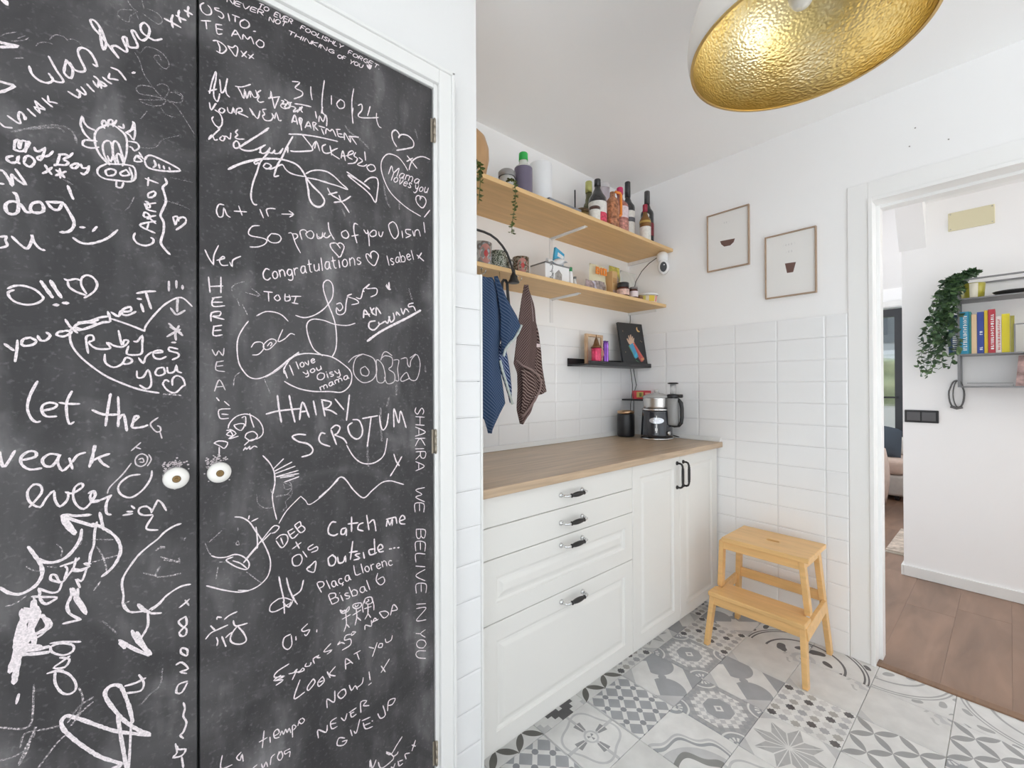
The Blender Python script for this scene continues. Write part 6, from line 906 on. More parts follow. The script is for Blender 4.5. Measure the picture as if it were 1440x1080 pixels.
rb = [o for o in bpy.data.objects if o.name.startswith('wine_bottle')][-1]
m = MB(); dv = Vector((-2.30, -1.42, 0)).normalized(); sv = Vector((-dv.y, dv.x, 0)); n = 16
cen = Vector((2.30, 1.42, TS + 0.192)) + dv * 0.0388
m.add([cen + sv * 0.013 * cos(2 * pi * k / n) + Vector((0, 0, 0.013 * sin(2 * pi * k / n))) for k in range(n)], [tuple(range(n))]); m.build('round_seal', PAPER, rb, solid=0.001, label='round white seal')

# ------------------------------------------------------------------ lower shelf
BS = 1.7082
MUGM = [mat('mug_paint%d' % k, c, 0.2, coat=0.4) for k, c in enumerate(((0.42, 0.40, 0.36), (0.09, 0.10, 0.08), (0.42, 0.17, 0.14), (0.45, 0.05, 0.05), (0.35, 0.42, 0.48)))]
def mugmat(name, a, b_, c_, sc):
    m, t, b = newmat(name); N = t.nodes; L = t.links; tc = N.new('ShaderNodeTexCoord')
    v = N.new('ShaderNodeTexVoronoi'); v.inputs['Scale'].default_value = sc; L.new(tc.outputs['Object'], v.inputs[0])
    r = N.new('ShaderNodeValToRGB'); e = r.color_ramp.elements; e[0].color = a + (1,); e[0].position = 0.0; e[1].color = c_ + (1,); e[1].position = 0.62
    x = r.color_ramp.elements.new(0.33); x.color = b_ + (1,); r.color_ramp.interpolation = 'CONSTANT'; e[0].position = 0; L.new(v.outputs[0], r.inputs[0]); L.new(r.outputs[0], b.inputs['Base Color']); b.inputs['Roughness'].default_value = 0.25
    return m
def mug(x, y, h, r, lab, mt, hang, patch=None):
    t = thing('mug', (x, y, BS), lab, 'mug', 'patterned mugs on the lower shelf')
    MB().lathe([(r * 0.8, 0.001), (r * 0.98, 0.006), (r, 0.012), (r, h), (r - 0.004, h), (r - 0.004, 0.012), (0.0, 0.009)], (x, y, BS), n=30, caps=False).build('cup', mt, t)
    p = [(0.0, 0.78), (0.016, 0.80), (0.026, 0.66), (0.026, 0.44), (0.016, 0.28), (0.0, 0.26)]
    MB().tube([(x + cos(hang) * (r - 0.001 + a), y + sin(hang) * (r - 0.001 + a), BS + h * b_) for a, b_ in p], 0.0045, n=8).build('mug_handle', mt, t)
    if patch:                                  # painted oval with a dot, facing the room
        dv = Vector((-x, -y, 0)).normalized(); b0 = math.atan2(dv.y, dv.x) + patch[2]
        for k, (s_, mm) in enumerate(((1.0, patch[0]), (0.35, patch[1]))):
            m = MB(); n = 18; pts = []
            for q_ in range(n):
                a = 2 * pi * q_ / n; an = b0 + cos(a) * 0.62 * s_; pts.append((x + cos(an) * (r + 0.0004 + 0.0004 * k), y + sin(an) * (r + 0.0004 + 0.0004 * k), BS + h * 0.5 + sin(a) * h * 0.40 * s_))
            ce = (x + cos(b0) * (r + 0.0005 + 0.0005 * k), y + sin(b0) * (r + 0.0005 + 0.0005 * k), BS + h * 0.5)
            m.add([ce] + pts, [(0, 1 + i, 1 + (i + 1) % n) for i in range(n)]); m.build('painted_patch', mm, t)
MA = mugmat('mug_leafy', (0.03, 0.035, 0.03), (0.36, 0.38, 0.33), (0.09, 0.11, 0.08), 95); MBm = mugmat('mug_earthy', (0.16, 0.09, 0.06), (0.30, 0.27, 0.22), (0.10, 0.07, 0.05), 70); MC = mugmat('mug_grey', (0.40, 0.44, 0.48), (0.22, 0.20, 0.19), (0.45, 0.45, 0.44), 40)
mug(1.060, 1.425, 0.100, 0.043, 'large grey mug with a pink painted face, leftmost on the lower shelf', MC, 2.9, (MUGM[2], MUGM[3], 0.45))
mug(1.150, 1.430, 0.084, 0.037, 'mug with a dark leafy pattern, right of the large grey one', MA, 2.8)
mug(1.214, 1.488, 0.086, 0.036, 'leafy patterned mug set further back behind the lamp cable', MA, 2.2)
mug(1.281, 1.428, 0.084, 0.037, 'earth-toned mug with a red dot, rightmost of the mugs', MBm, 3.0, (MUGM[2], MUGM[3], 0.25))
# white tin with food packets
t = thing('storage_tin', (1.500, 1.455, BS), 'white tin printed with curly letters and a grey house, holding packets', 'container')
tw, td, th_ = 0.165, 0.10, 0.088; x0, x1, y0, y1 = 1.415, 1.580, 1.405, 1.505
m = MB().box(x0, x1, y0, y1, BS + 0.001, BS + 0.004)
for bb in ((x0, x1, y0, y0 + 0.003), (x0, x1, y1 - 0.003, y1), (x0, x0 + 0.003, y0 + 0.003, y1 - 0.003), (x1 - 0.003, x1, y0 + 0.003, y1 - 0.003)): m.box(*bb, BS + 0.004, BS + th_)
m.build('tin_body', WHITEP, t, bevel=0.001)
MB().box(x0 - 0.003, x1 + 0.003, y0 - 0.003, y0, BS + th_ - 0.004, BS + th_ + 0.002).box(x0 - 0.003, x0, y0, y1, BS + th_ - 0.004, BS + th_ + 0.002).box(x1, x1 + 0.003, y0, y1, BS + th_ - 0.004, BS + th_ + 0.002).build('rim', mat('tin_rim', (0.2, 0.2, 0.2), 0.4), t)
INK = mat('print_ink', (0.09, 0.09, 0.09), 0.6)
def curl(pts, r=0.0016): return [(x0 + a, y0 - 0.0006, BS + b_) for a, b_ in pts]
m = MB()
m.tube(curl([(0.030, 0.078), (0.040, 0.083), (0.048, 0.076), (0.046, 0.062), (0.040, 0.054), (0.050, 0.052)]), 0.0016, n=6)
m.build('letter', INK, t); m = MB()
m.tube(curl([(0.030, 0.048), (0.040, 0.050), (0.046, 0.040), (0.042, 0.030), (0.034, 0.022), (0.046, 0.018), (0.050, 0.030), (0.052, 0.046)]), 0.0016, n=6)
m.build('letter', INK, t); m = MB()
m.tube(curl([(0.028, 0.024), (0.034, 0.014), (0.044, 0.010)]), 0.0014, n=6)
m.build('letter', INK, t)
MB().prism([(x0 + a, y0 - 0.0009, BS + b_) for a, b_ in ((0.066, 0.012), (0.110, 0.012), (0.112, 0.045), (0.090, 0.066), (0.064, 0.044))], (0, 0.0006, 0)).build('printed_house', mat('print_grey_house', (0.33, 0.31, 0.29), 0.6, var=0.3, vscale=90), t)
t = thing('food_packet', (1.545, 1.455, BS + 0.02), 'turquoise and white packet poking out of the white tin', 'packet')
MB().prism([(1.505, 1.452, BS + 0.012), (1.575, 1.452, BS + 0.012), (1.600, 1.452, BS + 0.170), (1.535, 1.452, BS + 0.195)], (0, 0.014, 0)).build('pouch', mat('turquoise_print', (0.03, 0.36, 0.60), 0.35, coat=0.3), t, bevel=0.003)
MB().prism([(1.545, 1.4505, BS + 0.150), (1.588, 1.4505, BS + 0.140), (1.592, 1.4505, BS + 0.156), (1.550, 1.4505, BS + 0.170)], (0, 0.001, 0)).build('printed_panel', mat('packet_white', (0.75, 0.78, 0.8), 0.4), t)
t = thing('food_packet', (1.52, 1.43, BS + 0.02), 'crumpled white packet lying across the white tin', 'packet')
MB().sheet(lambda u, v: (1.450 + 0.135 * u, 1.418 + 0.030 * v, BS + 0.092 + 0.022 * u + 0.010 * sin(u * 9 + v * 4) + 0.016 * sin(v * pi)), 14, 6).build('pouch', mat('white_film', (0.78, 0.79, 0.81), 0.3), t, solid=0.004)
bottle('spice_bottle', 1.612, 1.425, 0.100, 0.013, 'tiny bottle with a green cap beside the white tin', WHITEP, mat('green_cap2', (0.03, 0.28, 0.10), 0.4), shoulder=0.58, neck=0.008, capl=0.25, z=BS, capr=0.009)
bottle('spice_bottle', 1.655, 1.435, 0.062, 0.012, 'tiny clear bottle with a grey cap right of the green-capped one', mat('clearish', (0.7, 0.7, 0.68), 0.15), mat('grey_cap2', (0.2, 0.2, 0.2), 0.4), shoulder=0.5, neck=0.007, capl=0.3, z=BS)
def pouch(name, x, y, w_, h_, d_, lab, mt, mt2, rz=0.0, cat='packet', mf=None, lean=0.0):
    t = thing(name, (x, y, BS), lab, cat)
    ca, sa = cos(rz), sin(rz)
    def f(side):
        def g(u, v):
            a = (u - 0.5) * w_ * (1 - 0.10 * v); b_ = side * d_ / 2 * (sin(pi * min(max(u, 0.0), 1.0)) ** 0.6) * (1 - v ** 2.2) + 0.002 * sin(u * 17 + v * 11 + x * 50) * (0 if v > 0.97 or v < 0.03 or u in (0, 1) else 1)
            return (x + a * ca - b_ * sa, y + a * sa + b_ * ca + lean * v, BS + 0.001 + h_ * v)
        return g
    MB().sheet(f(-1), 12, 14, 0, mf).sheet(f(1), 12, 14, 0).build('pouch', [mt, mt2], t)
    return t
bag = pouch('food_bag', 1.858, 1.450, 0.150, 0.160, 0.055, 'cream bag with an orange BIO print and a window showing grey contents', mat('bag_cream', (0.68, 0.64, 0.45), 0.35), mat('bag_window', (0.32, 0.26, 0.25), 0.3, var=0.5, vscale=60), 0.0, mf=lambda i, j: 1 if (j < 6 and 1 < i < 10 and j < 7 - abs(i - 5) * 0.6) else 0)
m = MB(); z = BS + 0.100; xb = 1.802; yb_ = 1.4175
def bar(a0, a1, b0, b1): m.box(xb + a0 * 1.55, xb + a1 * 1.55, yb_ - 0.004, yb_ + 0.001, z + b0 * 1.35, z + b1 * 1.35)
bar(0, .006, 0, .028); bar(.006, .016, .022, .028); bar(.006, .016, .011, .016); bar(.006, .018, 0, .006); bar(.015, .020, .016, .023); bar(.015, .020, .005, .012)
bar(.026, .032, 0, .028); bar(.038, .044, 0, .028); bar(.044, .058, .022, .028); bar(.044, .058, 0, .006); bar(.052, .058, .006, .022); bar(.015, .020, .011, .016)
m.build('bio_lettering', mat('bio_orange', (0.80, 0.24, 0.03), 0.4), bag, label='orange lettering BIO')
pouch('food_bag', 1.765, 1.420, 0.095, 0.058, 0.045, 'low bag of lilac-brown bits left of the orange-printed bag', mat('nuts_bag', (0.34, 0.26, 0.26), 0.35, var=0.6, vscale=55), mat('nuts_bag2', (0.55, 0.52, 0.62), 0.3, var=0.3, vscale=40), 0.0, mf=lambda i, j: 1 if 6 < i < 10 else 0)
pack('food_box', (2.000, 1.475, BS + 0.0002), (0.045, 0.07, 0.150), 0.0, (0.60, 0.38, 0.17), 'narrow tan cardboard box standing between the two bags', 'box', ((0.1, 0.9, 0.55, 0.75, (0.50, 0.27, 0.10)), (0.1, 0.9, 0.05, 0.3, (0.58, 0.42, 0.34))))
pouch('food_bag', 2.120, 1.530, 0.115, 0.215, 0.05, 'yellow-green topped bag behind the dark-lidded jars', mat('bag_yellowgreen', (0.50, 0.44, 0.10), 0.35, var=0.6, vscale=28), mat('bag_window2', (0.34, 0.27, 0.22), 0.3, var=0.5, vscale=50), 0.0, mf=lambda i, j: 1 if 3 < j < 10 and i < 9 else 0)
def jar(x, y, h, r, lab, body, lidm, lab_m=None, cat='jar', lidh=0.014, name='food_jar'):
    t = thing(name, (x, y, BS), lab, cat); c = (x, y, BS)
    MB().lathe([(r * 0.85, 0.001), (r, 0.005), (r, h - lidh - 0.008), (r * 0.9, h - lidh)], c, n=26).build('glass', body, t)
    MB().lathe([(r * 0.97, h - lidh + 0.0004), (r * 0.99, h - 0.003), (r * 0.9, h), (0, h)], c, n=26, caps=False).build('lid', lidm, t)
    if lab_m: MB().lathe([(r + 0.0006, 0.010), (r + 0.0006, h - lidh - 0.012)], c, n=26, caps=False).build('paper_label', lab_m, t)
jar(2.020, 1.400, 0.080, 0.034, 'wide jar with a black lid and pink label on the lower shelf', mat('jar_dark_red', (0.10, 0.03, 0.02), 0.12), BC, mat('label_pink', (0.62, 0.42, 0.36), 0.5, var=0.3, vscale=70), lidh=0.026)
jar(2.105, 1.388, 0.066, 0.024, 'small jar with a white label beside the wide black-lidded jar', mat('jar_brown', (0.12, 0.05, 0.04), 0.12), mat('grey_lid3', (0.22, 0.20, 0.20), 0.4), mat('label_whitepink', (0.74, 0.64, 0.64), 0.5), lidh=0.012)
jar(2.085, 1.440, 0.098, 0.027, 'jar with an orange-red lid behind the small white-labelled jar', mat('jar_amber', (0.35, 0.16, 0.05), 0.12), mat('orange_red_lid', (0.70, 0.10, 0.03), 0.35), lidh=0.022)
jar(2.160, 1.380, 0.026, 0.015, 'tiny brown jar at the shelf edge', mat('jar_tiny', (0.25, 0.12, 0.08), 0.2), BRASS, lidh=0.008)
t = thing('food_tub', (2.285, 1.400, BS), 'white lidded tub with yellow and pink print at the corner of the lower shelf', 'tub')
m = MB(); 
m.lathe([(0.052, 0.001), (0.056, 0.004), (0.062, 0.046)], (2.300, 1.425, BS), n=36).build('tub_body', mat('tub_print', (0.74, 0.66, 0.50), 0.4, var=0.15, vscale=20), t)
MB().lathe([(0.0645, 0.0465), (0.0645, 0.054), (0.060, 0.057), (0, 0.058)], (2.300, 1.425, BS), n=36, caps=False).build('lid', WHITEP, t)
for a0, a1, cl in ((3.9, 4.5, (0.70, 0.50, 0.05)), (4.62, 4.85, (0.75, 0.22, 0.24)), (3.2, 3.6, (0.70, 0.62, 0.15))):
    MB().sheet(lambda u, v: (2.300 + cos(a0 + (a1 - a0) * u) * (0.0572 + 0.0045 * v + 0.0006), 1.425 + sin(a0 + (a1 - a0) * u) * (0.0572 + 0.0045 * v + 0.0006), BS + 0.008 + 0.033 * v), 6, 1).build('printed_panel', mat('tubpanel%d' % int(a0 * 10), cl, 0.4), t)
t = pouch('plastic_bag', 2.290, 1.550, 0.180, 0.215, 0.07, 'crinkled translucent plastic bag under the camera', mat('film_clear', (0.70, 0.72, 0.69), 0.15, trans=0.2, bump=0.9, bscale=40), mat('film_green', (0.45, 0.68, 0.58), 0.25), 0.0, cat='bag', mf=lambda i, j: 1 if (i + j) == 11 and i > 5 else 0)

# security camera with its cable
sc = thing('security_camera', (2.352, 1.345, 1.94), 'small white indoor camera with a black oval face hanging under the upper shelf', 'camera')
dv = Vector((-2.352, -1.345, -0.62)).normalized(); up_ = Vector((0, 0, 1)); sv = dv.cross(up_).normalized(); uv = sv.cross(dv)
MB().lathe([(0.0, 0.036), (0.018, 0.033), (0.030, 0.022), (0.034, 0.004), (0.032, -0.016), (0.020, -0.026), (0.0, -0.028)], (2.352, 1.352, 1.982), n=28, caps=False).build('mount_dome', WHITEP, sc)
b = MB(); n = 28; R_ = []
for d_, s_ in ((-0.020, 0.55), (-0.012, 0.88), (0.0, 1.0), (0.012, 0.97), (0.018, 0.86)):
    R_.append([Vector((2.352, 1.345, 1.926)) + dv * d_ + sv * 0.033 * s_ * cos(2 * pi * k / n) + uv * 0.043 * s_ * sin(2 * pi * k / n) for k in range(n)])
vs = [p for r in R_ for p in r]; fs = [(j * n + k, j * n + (k + 1) % n, (j + 1) * n + (k + 1) % n, (j + 1) * n + k) for j in range(4) for k in range(n)] + [tuple(range(n)), tuple(4 * n + k for k in range(n))]
b.add(vs, fs, 0, True).build('body', WHITEP, sc)
b = MB(); p0 = Vector((2.352, 1.345, 1.926)) + dv * 0.0182
b.add([p0 + sv * 0.0195 * cos(2 * pi * k / n) + uv * 0.0290 * sin(2 * pi * k / n) for k in range(n)], [tuple(range(n))]).build('face', mat('camera_face', (0.012, 0.012, 0.014), 0.35), sc, solid=0.0012, label='glossy black oval face')
p1 = p0 + dv * 0.0012 + uv * 0.012 - sv * 0.004
MB().add([p1 + sv * 0.004 * cos(2 * pi * k / 12) + uv * 0.004 * sin(2 * pi * k / 12) for k in range(12)], [tuple(range(12))]).build('lens', mat('lens_glint', (0.5, 0.5, 0.52), 0.1), sc, solid=0.0008)
tag(MB().tube([(2.330, 1.362, 1.985), (2.325, 1.38, 1.978), (2.315, 1.42, 1.955), (2.302, 1.46, 1.915), (2.300, 1.50, 1.86), (2.302, 1.52, 1.80)], 0.0022, n=6).build('camera_cable', BLACKM), 'thin black cable running from the small camera to the corner', 'cable')
tag(MB().tube([(2.385, 1.600, 1.672), (2.386, 1.600, 1.640), (2.380, 1.600, 1.600)], 0.0022, n=6).build('cable', BLACKM), 'short black cable between the lower shelf and the painting', 'cable')

# trailing plants on the upper shelf
LEAFG = mat('small_leaf_green', (0.115, 0.16, 0.045), 0.5, var=0.4, vscale=60)
def trail(name, path, lab, nleaf, size, seed, mt=LEAFG):
    R = random.Random(seed); t = thing(name, path[0], lab, 'plant'); MB().tube(path, 0.0012, n=6).build('stem', mt, t)
    m = MB(); P_ = [Vector(p) for p in path]
    for i in range(nleaf):
        f_ = R.random() * (len(P_) - 1); k = int(f_); p = P_[k].lerp(P_[k + 1], f_ - k)
        a = R.uniform(0, 2 * pi); d = Vector((cos(a), sin(a) * 0.8, R.uniform(-0.5, 0.4))).normalized(); l = size * R.uniform(0.6, 1.2); s_ = d.cross(Vector((R.uniform(-.3, .3), R.uniform(-.3, .3), 1))).normalized() * l * 0.36; n_ = d.cross(s_).normalized() * l * 0.12
        m.add([p, p + d * l * 0.35 + s_ + n_, p + d * l * 0.75 + s_ * 0.8 + n_, p + d * l, p + d * l * 0.75 - s_ * 0.8 + n_, p + d * l * 0.35 - s_ + n_], [(0, 1, 2, 3), (0, 3, 4, 5)])
    o = m.build('leaves', mt, t, fix=False); o['kind'] = 'stuff'; return t
tp = trail('trailing_plant', [(1.165, 1.40, 2.062), (1.140, 1.345, 2.072), (1.132, 1.300, 2.050), (1.131, 1.290, 2.00), (1.128, 1.288, 1.95), (1.118, 1.288, 1.90), (1.110, 1.288, 1.86), (1.108, 1.288, 1.825)], 'thin green plant tendril trailing over the edge of the upper shelf', 85, 0.016, 5)
MB().lathe([(0.022, 0.001), (0.030, 0.004), (0.034, 0.040), (0.032, 0.042), (0.028, 0.036), (0, 0.036)], (1.150, 1.432, TS), n=24, caps=False).build('pot', mat('small_pot', (0.35, 0.33, 0.30), 0.6), tp)
tp = trail('trailing_plant', [(0.985, 1.38, 2.075), (0.965, 1.33, 2.085), (0.960, 1.300, 2.06), (0.958, 1.29, 2.02), (0.952, 1.288, 1.96), (0.946, 1.288, 1.90)], 'small green plant in front of the wooden vase, at the shelf end', 60, 0.018, 9)
MB().lathe([(0.020, 0.001), (0.026, 0.004), (0.030, 0.034), (0.028, 0.036), (0.024, 0.030), (0, 0.030)], (0.968, 1.372, TS), n=24, caps=False).build('pot', mat('small_pot2', (0.30, 0.29, 0.26), 0.6), tp)

# ------------------------------------------------------------------ clip lamp, strap and towels on the hooks
gl = thing('gooseneck_lamp', (1.12, 1.30, 1.70), 'black gooseneck lamp with a small cone head arching in front of the lower shelf', 'lamp')
MB().tube([(0.80, 1.345, 1.735), (0.83, 1.335, 1.775), (0.88, 1.31, 1.80), (0.945, 1.300, 1.8055), (0.98, 1.300, 1.805), (1.011, 1.300, 1.801), (1.042, 1.300, 1.790), (1.068, 1.300, 1.772), (1.092, 1.300, 1.748), (1.110, 1.300, 1.717), (1.121, 1.300, 1.688), (1.126, 1.300, 1.674)], 0.0045, n=12).build('gooseneck', IRON, gl)
MB().lathe([(0.006, 0.048), (0.008, 0.030), (0.013, 0.022), (0.017, 0.008), (0.0235, -0.004), (0.022, -0.007), (0.0, -0.004)], (1.128, 1.300, 1.640), n=24, caps=False).build('cone_head', IRON, gl)
MB().box(0.785, 0.815, 1.325, 1.400, 1.709, 1.735).build('clamp', IRON, gl, bevel=0.003)
sp = thing('black_strap', (1.115, 1.345, 1.655), 'black ribbon strap hanging between the blue and the brown towel', 'strap')
MB().tube([(1.108, 1.346, 1.545), (1.104, 1.346, 1.60), (1.104, 1.344, 1.640), (1.110, 1.342, 1.650), (1.120, 1.342, 1.651), (1.127, 1.340, 1.640), (1.130, 1.340, 1.60), (1.136, 1.340, 1.55), (1.148, 1.340, 1.505), (1.150, 1.341, 1.44)], 0.0062, n=10).build('ribbon', BLACKM, sp)
MB().tube([(1.112, 1.372, 1.690), (1.112, 1.368, 1.66), (1.115, 1.352, 1.645), (1.116, 1.340, 1.652)], 0.0018, n=6).build('hook', CHROME, sp)

def stripes(name, base, line, scale, rot, hem, hz=None):
    m, t, b = newmat(name); N = t.nodes; L = t.links; E_.T = t
    uvn = N.new('ShaderNodeUVMap'); sp_ = N.new('ShaderNodeSeparateXYZ'); L.new(uvn.outputs[0], sp_.inputs[0])
    u, v = E_(sp_.outputs[0]), E_(sp_.outputs[1])
    n = N.new('ShaderNodeTexNoise'); n.inputs['Scale'].default_value = 60; L.new(uvn.outputs[0], n.inputs[0])
    d = u * rot + v * 1.0 + E_(n.outputs[0]) * 0.004
    ln = fm(d * scale, 1.0) < 0.36
    x = N.new('ShaderNodeMix'); x.data_type = 'RGBA'; L.new(ln.v, x.inputs[0]); x.inputs[6].default_value = base + (1,); x.inputs[7].default_value = line + (1,)
    L.new(x.outputs[2], b.inputs['Base Color']); b.inputs['Roughness'].default_value = 0.9; b.inputs['Specular IOR Level'].default_value = 0.1
    bp = N.new('ShaderNodeBump'); bp.inputs['Strength'].default_value = 0.5; bp.inputs['Distance'].default_value = 0.003; h = fm(d * scale, 1.0); L.new(h.v, bp.inputs['Height']); L.new(bp.outputs[0], b.inputs['Normal'])
    return m
BLUE = stripes('towel_blue', (0.032, 0.062, 0.130), (0.095, 0.135, 0.215), 84, 0.9, None); BROWN = stripes('towel_brown', (0.085, 0.052, 0.048), (0.22, 0.16, 0.15), 90, -1.3, None)
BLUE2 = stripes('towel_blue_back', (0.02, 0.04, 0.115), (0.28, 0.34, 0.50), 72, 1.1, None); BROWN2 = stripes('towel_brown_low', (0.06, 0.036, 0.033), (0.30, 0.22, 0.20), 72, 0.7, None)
HEMB = mat('hem_pale', (0.52, 0.58, 0.56), 0.85, var=0.2, vscale=90); HEMW = mat('hem_brown', (0.25, 0.175, 0.16), 0.85)
yT = 1.325
def flap(name, mt, parent, pts, thick=0.004, bulge=0.012, seed=1, rot=0.0):
    """pts: ordered outline in (x, z); filled by a ruled sheet between its left and right chains, softly folded"""
    left, right = pts
    def samp(ch, v):
        k = v * (len(ch) - 1); i = min(int(k), len(ch) - 2); f_ = k - i; return [ch[i][c] * (1 - f_) + ch[i + 1][c] * f_ for c in range(len(ch[i]))]
    nu, nv = 18, 40; m = MB()
    def g(u, v):
        a, b_ = samp(left, v), samp(right, v); x = a[0] + (b_[0] - a[0]) * u; z = a[1] + (b_[1] - a[1]) * u; y = (a[2] + (b_[2] - a[2]) * u) - bulge * sin(pi * u) * (0.4 + 0.6 * sin(pi * min(1, v * 1.1))) - 0.0045 * sin(u * 11 + seed + v * 3)
        return (x, y, z)
    m.sheet(g, nu, nv); o = m.build(name, mt, parent, fix=False); uvl = o.data.uv_layers.new(name='UVMap')
    for lp in o.data.loops:
        c = o.data.vertices[lp.vertex_index].co; uvl.data[lp.index].uv = (c.x, c.z)
    q = o.modifiers.new('solid', 'SOLIDIFY'); q.thickness = thick; q.offset = 0
    return o
bt = thing('towel', (1.02, yT, 1.64), 'dark blue striped tea towel with a pale hem hanging from the lower shelf', 'towel')
flap('main_drape', BLUE, bt, ([(0.985, 1.640, yT), (0.955, 1.58, yT + .01), (0.930, 1.45, yT + .01), (0.925, 1.30, yT + .01), (0.930, 1.18, yT + .01), (0.965, 1.13, yT + .01), (1.000, 1.085, yT), (1.017, 1.035, yT)],
      [(1.045, 1.640, yT), (1.075, 1.58, yT), (1.092, 1.45, yT), (1.066, 1.37, yT), (1.068, 1.30, yT), (1.084, 1.22, yT), (1.096, 1.15, yT), (1.068, 1.11, yT), (1.020, 1.035, yT)]), bulge=0.035, seed=1)
flap('upper_fold', BLUE, bt, ([(1.030, 1.645, yT - .022), (1.045, 1.58, yT - .026), (1.060, 1.50, yT - .028), (1.062, 1.42, yT - .024), (1.068, 1.375, yT - .022), (1.070, 1.345, yT - .018)],
      [(1.045, 1.645, yT - .020), (1.090, 1.56, yT - .022), (1.140, 1.50, yT - .024), (1.162, 1.465, yT - .024), (1.120, 1.405, yT - .022), (1.074, 1.345, yT - .018)]), bulge=0.018, seed=3)
flap('lower_fold', BLUE2, bt, ([(1.070, 1.385, yT + .006), (1.066, 1.33, yT + .004), (1.082, 1.27, yT + .004), (1.112, 1.20, yT + .006), (1.135, 1.150, yT + .008)],
      [(1.115, 1.395, yT + .020), (1.135, 1.34, yT + .022), (1.150, 1.28, yT + .024), (1.158, 1.21, yT + .024), (1.150, 1.150, yT + .020)]), bulge=0.006, seed=5)
MB().tube([(1.165, yT - .030, 1.466), (1.144, yT - .032, 1.432), (1.120, yT - .034, 1.405), (1.094, yT - .036, 1.385), (1.074, yT - .036, 1.362), (1.068, yT - .032, 1.335)], 0.0052, n=8).build('hem', HEMB, bt, label='pale hem edge')
MB().tube([(1.068, yT - .010, 1.320), (1.080, yT - .010, 1.280), (1.100, yT - .008, 1.235), (1.120, yT - .004, 1.190), (1.142, yT + .002, 1.145)], 0.0052, n=8).build('hem', HEMB, bt, label='pale hem edge')
wt_ = thing('towel', (1.215, yT, 1.64), 'brown striped tea towel hanging from the lower shelf, right of the blue one', 'towel')
flap('main_drape', BROWN, wt_, ([(1.205, 1.642, yT), (1.190, 1.58, yT), (1.176, 1.50, yT), (1.166, 1.42, yT), (1.155, 1.345, yT), (1.150, 1.31, yT), (1.170, 1.27, yT), (1.172, 1.20, yT), (1.166, 1.12, yT), (1.185, 1.062, yT)],
      [(1.226, 1.642, yT), (1.262, 1.56, yT), (1.278, 1.47, yT + .006), (1.282, 1.40, yT + .006), (1.270, 1.33, yT + .006), (1.262, 1.27, yT + .004), (1.262, 1.22, yT), (1.264, 1.16, yT), (1.240, 1.105, yT), (1.190, 1.060, yT)]), bulge=0.022, seed=2)
flap('back_fold', BROWN2, wt_, ([(1.262, 1.55, yT + .020), (1.275, 1.45, yT + .022), (1.272, 1.36, yT + .022), (1.268, 1.28, yT + .022), (1.262, 1.215, yT + .022), (1.258, 1.165, yT + .022)],
      [(1.270, 1.55, yT + .022), (1.308, 1.45, yT + .022), (1.326, 1.37, yT + .022), (1.336, 1.30, yT + .022), (1.352, 1.235, yT + .022), (1.362, 1.192, yT + .022)]), bulge=0.006, seed=4)
flap('folded_corner', BROWN2, wt_, ([(1.170, 1.290, yT - .020), (1.172, 1.24, yT - .022), (1.172, 1.18, yT - .022), (1.168, 1.13, yT - .020), (1.170, 1.10, yT - .018)],
      [(1.195, 1.300, yT - .020), (1.250, 1.262, yT - .024), (1.268, 1.225, yT - .024), (1.225, 1.155, yT - .022), (1.174, 1.098, yT - .018)]), bulge=0.008, seed=6)
MB().tube([(1.150, yT - .012, 1.325), (1.172, yT - .026, 1.302), (1.212, yT - .038, 1.285), (1.250, yT - .040, 1.262), (1.268, yT - .038, 1.236), (1.262, yT - .038, 1.205), (1.232, yT - .038, 1.160), (1.195, yT - .034, 1.118), (1.170, yT - .026, 1.092)], 0.0046, n=8).build('hem', HEMW, wt_, label='lighter brown hem edge')
MB().tube([(1.228, yT - .006, 1.625), (1.236, yT - .012, 1.58), (1.241, yT - .016, 1.53), (1.243, yT - .018, 1.49)], 0.0022, n=6, flat=0.5).build('hanging_loop', mat('loop_white', (0.6, 0.5, 0.5), 0.8), wt_)
MB().box(1.276, 1.296, yT - .004, yT - .001, 1.385, 1.400).build('care_tag', mat('tag_white', (0.75, 0.62, 0.62), 0.7), wt_)

# ------------------------------------------------------------------ hallway and living room
HX, HY, HZ = 3.69, 0.449, 2.34
HF = struct(MB().box(2.445, 7.4, -2.4, 3.4, -0.06, -0.004).build('floor', HALLW), 'brown wood floor of the hallway and living room')
random.seed(11)
pl_me = {}
for j in range(-13, 17):
    y0 = j * 0.192; off_ = random.uniform(0, 1.1)
    if y0 < -2.3: continue
    k = -1
    while True:
        xa = 2.447 + off_ + (k) * 1.24 ; xb_ = xa + 1.24; k += 1
        if xa > 7.2: break
        a, c = max(xa, 2.447), min(xb_, 7.35)
        if c - a < 0.05: continue
        if a > HX and y0 + 0.192 < HY - 0.4: continue
        key = round(c - a, 2)
        if key not in pl_me:
            l = (c - a) / 2 - 0.0002; h = 0.096 - 0.0002; z = 0.0; q = 0.0005
            me = bpy.data.meshes.new('floor_plank'); me.from_pydata([(-l, -h, -.004), (l, -h, -.004), (l, h, -.004), (-l, h, -.004), (-l, -h, -q), (l, -h, -q), (l, h, -q), (-l, h, -q), (-l + q, -h + q, 0), (l - q, -h + q, 0), (l - q, h - q, 0), (-l + q, h - q, 0)], [],
                [(0, 1, 5, 4), (1, 2, 6, 5), (2, 3, 7, 6), (3, 0, 4, 7), (4, 5, 9, 8), (5, 6, 10, 9), (6, 7, 11, 10), (7, 4, 8, 11), (8, 9, 10, 11)]); me.materials.append(HALLW); me.update(); pl_me[key] = me
        o = bpy.data.objects.new('floor_plank', pl_me[key]); COL.objects.link(o); o.parent = HF; o.location = ((a + c) / 2, y0 + 0.096, 0)
